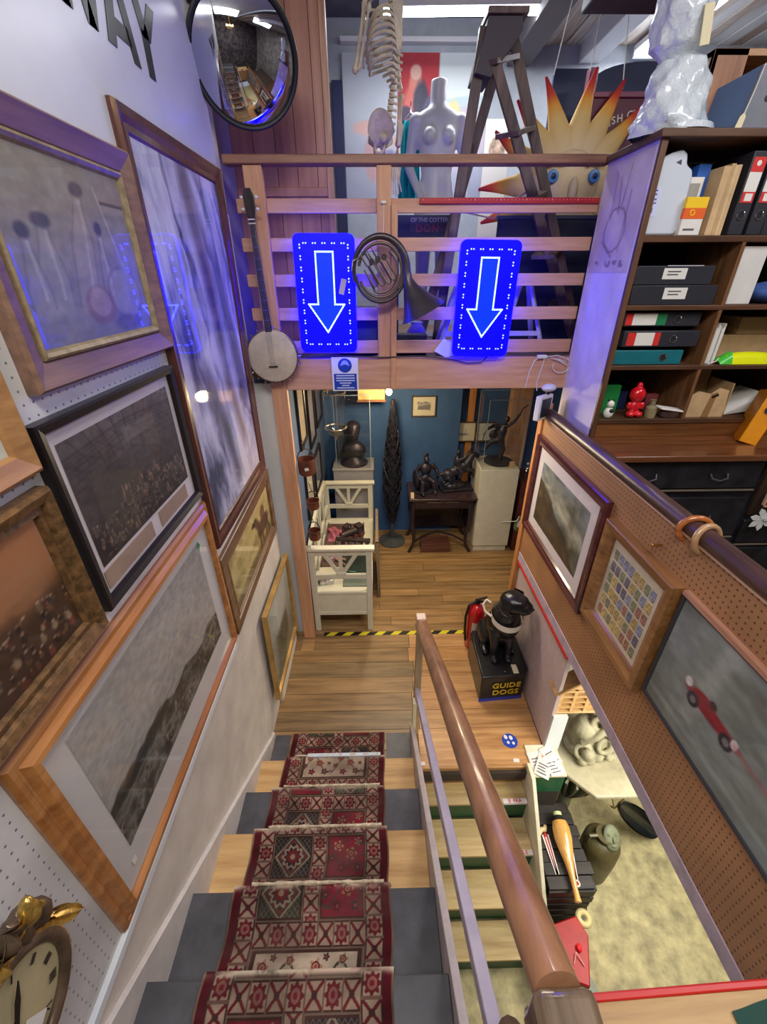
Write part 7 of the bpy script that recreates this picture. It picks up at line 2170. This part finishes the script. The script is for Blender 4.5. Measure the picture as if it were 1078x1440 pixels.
put('dish_centre', MB().lathe([(0.04, 0.001), (0.03, 0.004)], n=24, M=RX(90) @ Matrix.Diagonal((0.7, 1.3, 1, 1))), mat('white_china', (226, 224, 218), 0.25), om)
dc = thing('dark_cabinet', 'narrow dark reddish stand behind the end post of the pegboard', 'cabinet', (1.82, 4.50, 0.0))
put('body', MB().box(-0.12, 0.16, -0.06, 0.30, 0, 0.95), mat('dark_red_wood', (84, 38, 34), 0.4, var=0.15), dc, bevel=0.004)
put('top', MB().box(-0.13, 0.17, -0.07, 0.31, 0.95, 0.975), mat('dark_red_wood', (84, 38, 34), 0.4), dc, bevel=0.004)
for x, y, h, lab in ((1.76, 4.50, 0.20, 'glass decanter with silver collar on the dark reddish stand'), (1.88, 4.56, 0.26, 'taller glass bottle on the dark reddish stand')):
    t = thing('decanter', lab, 'decanter', (x, y, 0.976))
    put('glass', MB().lathe([(0.045, 0), (0.05, 0.05), (0.035, h * 0.6), (0.015, h * 0.7), (0.015, h * 0.9)], n=20), GLASS, t)
    put('collar', MB().ring((0, 0, h * 0.7), 0.018, 0.006, 18, 6), mat('old_silver', (190, 180, 170), 0.25, metal=0.9), t)
    put('stopper', MB().ball((0, 0, h), 0.022, 12), mat('old_silver', (190, 180, 170), 0.25, metal=0.9), t)
single('red_cone_stub', MB().lathe([(0.028, 0), (0.02, 0.10), (0.01, 0.17)], (1.155, 2.90, 0.0), 16), mat('faded_red', (186, 104, 84), 0.6, var=0.3), 'small faded red and white cone by the foot of the end post', 'cone', loc=(1.155, 2.9, 0.0))

# ================================================================== BASEMENT CORNER
gbx = thing('leaflet_stand', 'cream topped stand with a green front beside the head of the basement steps', 'stand', (1.20, 1.75, -1.0))
put('cabinet', MB().box(-0.115, 0.11, -0.085, 0.13, 0.0, 0.99), mat('dark_stand', (52, 46, 42), 0.6), gbx)
put('green_front', MB().box(-0.115, 0.11, -0.095, -0.085, 0.80, 0.99), GREEN, gbx, bevel=0.003)
put('top', MB().box(-0.12, 0.115, -0.10, 0.13, 0.99, 1.012), mat('cream_string', (222, 214, 186), 0.55), gbx, bevel=0.004)
for k, (x, y, rz, lab) in enumerate(((1.135, 1.755, 8, 'white leaflet on the stand, at the step side of the heap'), (1.20, 1.74, -14, 'white leaflet on the stand, showing a colour picture'), (1.245, 1.79, 24, 'white leaflet at the back of the heap on the stand'), (1.16, 1.70, -32, 'white leaflet hanging over the front edge of the stand'), (1.235, 1.715, 12, 'white leaflet at the far front of the heap on the stand'))):
    t = thing('leaflet', lab, 'leaflet', (x, y, 0.0125 + 0.004 * k), (0, 0, rz), 'leaflets on the stand')
    put('paper', MB().surf(lambda u, v: (-0.05 + 0.10 * u, -0.07 + 0.14 * v, 0.001 + 0.006 * (k % 2) * u * v), 6, 6), LABW, t)
    for z in range(4):
        put('print_line', MB().box(-0.035, 0.03 - 0.008 * (z % 3), -0.05 + 0.022 * z, -0.044 + 0.022 * z, 0.0015 + 0.006 * (k % 2), 0.0022 + 0.006 * (k % 2)), INK, t)
    if k == 1:
        put('picture', MB().box(-0.03, 0.03, -0.02, 0.055, 0.0024, 0.0030), mat('leaflet_picture', (150, 100, 70), 0.5, var=0.8, scale=50), t)
we = single('white_end_board', MB().box(1.23, 1.335, 1.86, 1.885, -0.06, 0.36), mat('white_gloss', (226, 232, 234), 0.4), 'white board closing the end of the pinkish panel, under the pigeonhole rack', 'board', loc=(1.28, 1.87, -0.06))
# the board hangs on the panel end; the gabled rack stands on it
dv2 = thing('gabled_rack', 'pale wooden pigeonhole rack with a brown gabled roof by the pinkish panel', 'rack', (1.40, 1.92, 0.36))
PALEW = wood('pale_rack_wood', (206, 160, 96), (236, 200, 144), 'x', 0.5, 3)
put('back', MB().box(-0.15, 0.16, 0.01, 0.055, 0.0, 0.24), mat('rack_shadow_wood', (196, 144, 84), 0.6), dv2)
for k in range(5):
    put('shelf', MB().box(-0.15, 0.16, -0.03, 0.05, 0.055 * k, 0.055 * k + 0.02), PALEW, dv2)
for k in range(4):
    put('upright', MB().box(-0.15 + 0.096 * k, -0.128 + 0.096 * k, -0.031, 0.05, 0.0, 0.24), PALEW, dv2)
put('gable', MB().prism([(-0.15, 0.23), (0.16, 0.23), (0.005, 0.35)], -0.02, 0.05), PALEW, dv2)
for s in (1, -1):
    put('roof', MB().bar((0.005, 0.01, 0.375), (0.005 + s * 0.20, 0.01, 0.215), 0.12, 0.016, (0, 0, 1)), wood('roof_brown', (130, 92, 52), (176, 134, 84), 'x', 0.5, 3), dv2)

mt = thing('marble_table', 'cream marble shelf table with clipped corners on a grey cast iron foot', 'table', (1.62, 1.85, -1.0))
MRB = mat('cream_marble', (206, 198, 168), 0.35, scale=5, c2=(166, 158, 130))
tp_ = [(1.36, 1.765), (1.535, 1.585), (1.845, 1.585), (1.98, 1.74), (1.98, 2.28), (1.36, 2.28)]
put('top', MB().prism([(x - 1.62, y - 1.85) for x, y in tp_], 0.815, 0.85, 'xy'), MRB, mt, bevel=0.008)
put('edge_moulding', MB().prism([((x - 1.67) * 0.955 + 0.05, (y - 1.95) * 0.955 + 0.10) for x, y in tp_], 0.79, 0.815, 'xy'), mat('marble_edge', (222, 214, 186), 0.35), mt, bevel=0.006)
IRG = mat('grey_green_iron', (120, 122, 98), 0.55, var=0.18, bump=0.15)
put('pedestal', MB().lathe([(0.10, 0.0), (0.12, 0.03), (0.05, 0.10), (0.045, 0.55), (0.09, 0.75), (0.16, 0.789)], (-0.10, 0.0, 0), 20), IRG, mt)
for k in range(9):
    a = math.radians(180 + 22 * k)
    put('fin', MB().prism([(0.04, 0.38), (0.15, 0.62), (0.21, 0.81), (0.04, 0.81)], -0.008, 0.008, M=TR(-0.10, 0.0, 0) @ RZ(math.degrees(a))), IRG, mt)
BRS = mat('brass_wire', (176, 156, 96), 0.35, metal=0.6)
put('brace', MB().tube([(0.055, -0.20, 0.815), (0.16, -0.19, 0.53), (0.16, -0.16, 0.50)], 0.006, 8), BRS, mt)
put('brace', MB().tube([(0.22, -0.20, 0.815), (0.165, -0.19, 0.53)], 0.006, 8), BRS, mt)

sc_ = thing('stone_carving', 'weathered grey stone carving of looped ribbons and fruit on the marble table', 'carving', (1.62, 1.90, -0.148))
STN = mat('weathered_stone', (196, 190, 158), 0.8, scale=9, c2=(146, 140, 112), bump=0.3)
mb = MB().ball((0, 0.06, 0.16), (0.17, 0.13, 0.20), 22).ball((-0.09, 0.02, 0.30), (0.09, 0.09, 0.10), 16).ball((0.03, 0.07, 0.42), (0.10, 0.09, 0.09), 16).ball((0, 0.05, 0.05), (0.19, 0.15, 0.07), 20)
for k in range(16):
    a = k * 0.8
    mb.ball((0.12 * math.cos(a) + 0.02, -0.05 + 0.04 * math.sin(a * 1.3), 0.05 + 0.025 * (k % 4)), 0.036 + 0.006 * (k % 3), 10)
for (x, y, z, R_, r_, rx, rz) in ((0.03, -0.08, 0.22, 0.055, 0.018, 70, 10), (0.08, -0.05, 0.33, 0.05, 0.017, 60, 30), (-0.03, -0.03, 0.40, 0.05, 0.018, 75, -20), (0.10, -0.08, 0.13, 0.05, 0.018, 80, 35), (-0.10, -0.07, 0.13, 0.06, 0.018, 72, -25)):
    mb.ring((x, y, z), R_, r_, 20, 8, RZ(rz) @ RX(rx))
mb.tube([(-0.13, -0.05, 0.22), (-0.06, -0.08, 0.32), (0.02, -0.06, 0.40), (0.09, -0.02, 0.44)], 0.024, 8).tube([(0.13, -0.06, 0.05), (0.15, -0.04, 0.18), (0.13, 0.0, 0.30), (0.08, 0.02, 0.42)], 0.022, 8)
o = put('carving', mb, STN, sc_)
m = o.modifiers.new('remesh', 'REMESH')
m.mode, m.voxel_size, m.use_smooth_shade = 'VOXEL', 0.007, True
single('brown_pot', MB().lathe([(0.07, 0), (0.09, 0.03), (0.09, 0.16), (0.075, 0.19)], (1.885, 1.92, -0.149), 20), mat('brown_glaze', (92, 60, 36), 0.35), 'dark brown pot behind the stone carving on the marble table', 'pot', loc=(1.885, 1.92, -0.149))

va = thing('stoneware_jar', 'dark olive stoneware jar with a grey-green moulded face standing under the marble table', 'jar', (1.645, 1.50, -1.0))
put('jar', MB().lathe([(0.115, 0), (0.122, 0.01), (0.130, 0.28), (0.126, 0.40), (0.10, 0.44), (0.06, 0.46), (0.055, 0.50), (0.065, 0.51)], n=32), mat('olive_stoneware', (84, 76, 46), 0.4, var=0.2), va)
mb = MB().ball((0, 0, 0), (0.062, 0.03, 0.085), 18).ball((0, -0.03, -0.005), (0.012, 0.018, 0.022), 8).ball((-0.024, -0.022, 0.026), (0.016, 0.012, 0.01), 8).ball((0.024, -0.022, 0.026), (0.016, 0.012, 0.01), 8).ball((0, -0.024, -0.042), (0.024, 0.012, 0.01), 8)
put('moulded_face', MB().add([(p[0], p[1], p[2]) for p in mb.v], mb.f, TR(0.035, -0.02, 0.505) @ RX(-48)), mat('face_grey_green', (126, 132, 104), 0.6, var=0.12), va)
put('handle', MB().tube([(-0.06, 0.0, 0.50), (-0.11, 0.0, 0.50), (-0.115, 0, 0.43)], 0.014, 8), mat('olive_stoneware', (84, 76, 46), 0.4), va)

bo = thing('black_trough', 'long black boat-shaped trough leaning on the floor beyond the marble table', 'trough', (1.99, 1.62, -0.99), (0, 0, 0))
boat = MB()


def hull(u, v, o):
    t = 2 * u - 1
    w = 0.085 * math.sqrt(max(0.0, 1 - t * t)) + 0.001
    a = PI * v
    return (w * math.cos(a) * (1 - o), -0.09 * math.sin(a) * math.sqrt(max(0.02, 1 - t * t)) + o * 0.012, 0.34 * t)


boat.surf(lambda u, v: hull(u, v, 0), 24, 12)
boat.surf(lambda u, v: hull(u, v, 0.12), 24, 12)
put('hull', MB().add(boat.v, boat.f, TR(0.03, 0.02, 0.36) @ RY(-42) @ RZ(205)), mat('black_resin', (30, 34, 36), 0.28, var=0.2, coat=0.3), bo)

# slatted dark stack beside the steps
DST = wood('dark_stack_wood', (24, 20, 19), (46, 39, 35), 'x', 0.55, 4)
sk2 = thing('slatted_crate', 'dark slatted wooden crate on the concrete beside the green steps', 'crate', (1.25, 1.385, -1.0))
for k in range(7):
    put('slat', MB().box(-0.155, 0.145 + 0.014 * ((k * 2) % 3), -0.22 + 0.074 * k, -0.15 + 0.074 * k, 0.57 + 0.006 * (k % 2), 0.59 + 0.006 * (k % 2)), DST, sk2, bevel=0.002)
for k in range(6):
    put('slat', MB().box(-0.155, 0.16 - 0.01 * (k % 2), -0.23, -0.213, 0.02 + 0.095 * k, 0.09 + 0.095 * k), DST, sk2, bevel=0.002)
    put('slat', MB().box(0.148, 0.163, -0.22, 0.30, 0.02 + 0.095 * k, 0.09 + 0.095 * k), DST, sk2, bevel=0.002)
for x in (-0.14, 0.13):
    for y in (-0.21, 0.26):
        put('corner_post', MB().box(x, x + 0.02, y, y + 0.03, 0, 0.57), DST, sk2)
put('inner_board', MB().box(-0.14, 0.14, -0.20, 0.28, 0.50, 0.55), mat('crate_dark', (24, 20, 20), 0.8), sk2)

A, B = Vector((1.285, 1.58, -0.335)), Vector((1.245, 1.09, -0.385))
cl = thing('skittle_club', 'turned honey-coloured wooden club lying on the slatted crate', 'club', tuple(A))
D = B - A
prof = [(0.0, 0.024), (0.03, 0.028), (0.07, 0.034), (0.12, 0.050), (0.20, 0.060), (0.32, 0.060), (0.45, 0.048), (0.58, 0.031), (0.72, 0.021), (0.86, 0.017), (0.95, 0.019), (1.0, 0.022)]
put('body', MB().tube([D * t for t, r in prof[3:]], [r for t, r in prof[3:]], 20), mat('honey_varnish', (212, 158, 84), 0.22, coat=0.6, var=0.08, stretch=(8, 1, 8)), cl)
put('dark_neck', MB().tube([D * 0.05, D * 0.125], [0.033, 0.050], 18), mat('neck_dark', (44, 42, 40), 0.4), cl)
put('pale_cap', MB().tube([D * 0.0, D * 0.05], [0.028, 0.028], 18), mat('cap_pale_green', (206, 216, 160), 0.4), cl)
for k, (pts, lab) in enumerate(((((1.17, 1.47, -0.40), (1.165, 1.36, -0.40), (1.172, 1.24, -0.40)), 'red and white striped pointed ribbon on the crate, on the step side of the club'), (((1.315, 1.42, -0.40), (1.30, 1.30, -0.40), (1.285, 1.21, -0.40)), 'red and white striped ribbon ending in a loop beside the club handle'))):
    t = thing('striped_ribbon', lab, 'ribbon', pts[1])
    P_ = [Vector(p) - Vector(pts[1]) for p in pts]
    d = (P_[2] - P_[0]).normalized()
    n = Vector((-d.y, d.x, 0))
    for off, m in ((-0.020, LABW), (-0.010, MATS['strip_red']), (0.0, LABW), (0.010, MATS['strip_red']), (0.020, LABW)):
        put('stripe', MB().bar(P_[0] + n * off, P_[2] + n * (off * 0.4), 0.009, 0.004), m, t)
    if k:
        put('loop', MB().ring(tuple(P_[2] + d * 0.02), 0.016, 0.005, 20, 6), LABW, t)
        put('cross', MB().bar(P_[2] + d * 0.005, P_[2] + d * 0.035, 0.005, 0.003).bar(P_[2] + d * 0.02 - n * 0.014, P_[2] + d * 0.02 + n * 0.014, 0.005, 0.003), MATS['strip_red'], t)
    else:
        put('knot', MB().ball(tuple(P_[0]), (0.014, 0.016, 0.01), 10), MATS['strip_red'], t)
single('bone_hook', MB().tube([(1.125, 1.47, -0.40), (1.15, 1.50, -0.395), (1.175, 1.50, -0.395), (1.19, 1.525, -0.40)], [0.012, 0.018, 0.018, 0.012], 10), mat('horn_cream', (206, 184, 140), 0.4), 'short cream horn hook at the step side of the club', 'hook')

rd = thing('red_trolley', 'wedge-shaped red metal trolley with a cream wheel at the foot of the basement steps', 'trolley', (1.20, 0.98, -1.0))
RDM = mat('trolley_red', (168, 20, 22), 0.5, var=0.08)
put('wedge', MB().prism([(-0.13, -0.14), (0.05, -0.20), (0.14, 0.03), (0.10, 0.13), (-0.12, 0.08)], 0.06, 0.34, 'xy'), RDM, rd, bevel=0.008)
put('wheel', MB().ring((0.15, 0.12, 0.32), 0.034, 0.02, 26, 10, RX(0)), mat('cream_wheel', (214, 200, 140), 0.5), rd)
put('wheel', MB().ring((-0.10, -0.14, 0.04), 0.026, 0.014, 20, 8, RY(90)), BLK, rd)
put('wheel', MB().ring((0.08, -0.17, 0.04), 0.026, 0.014, 20, 8, RY(90)), BLK, rd)
put('axle', MB().cyl((0.15, 0.12, 0.0), (0.15, 0.12, 0.32), 0.012, n=10), BLK, rd)
put('lamp', MB().ball((0.05, -0.03, 0.355), (0.018, 0.022, 0.016), 12), mat('lamp_red', (240, 50, 60), 0.2), rd)
put('wire', MB().tube([(-0.01, -0.10, 0.345), (0.02, -0.05, 0.36), (0.05, -0.11, 0.345)], 0.004, 6), mat('wire_pink', (226, 160, 150), 0.4), rd)
single('yellow_tag', MB().prism([(0.33, 0.50), (0.37, 0.51), (0.375, 0.55), (0.34, 0.56)], -0.998, -0.99, 'xy'), YT, 'scrap of yellow tape on the basement floor under the lilac rail', 'tape')
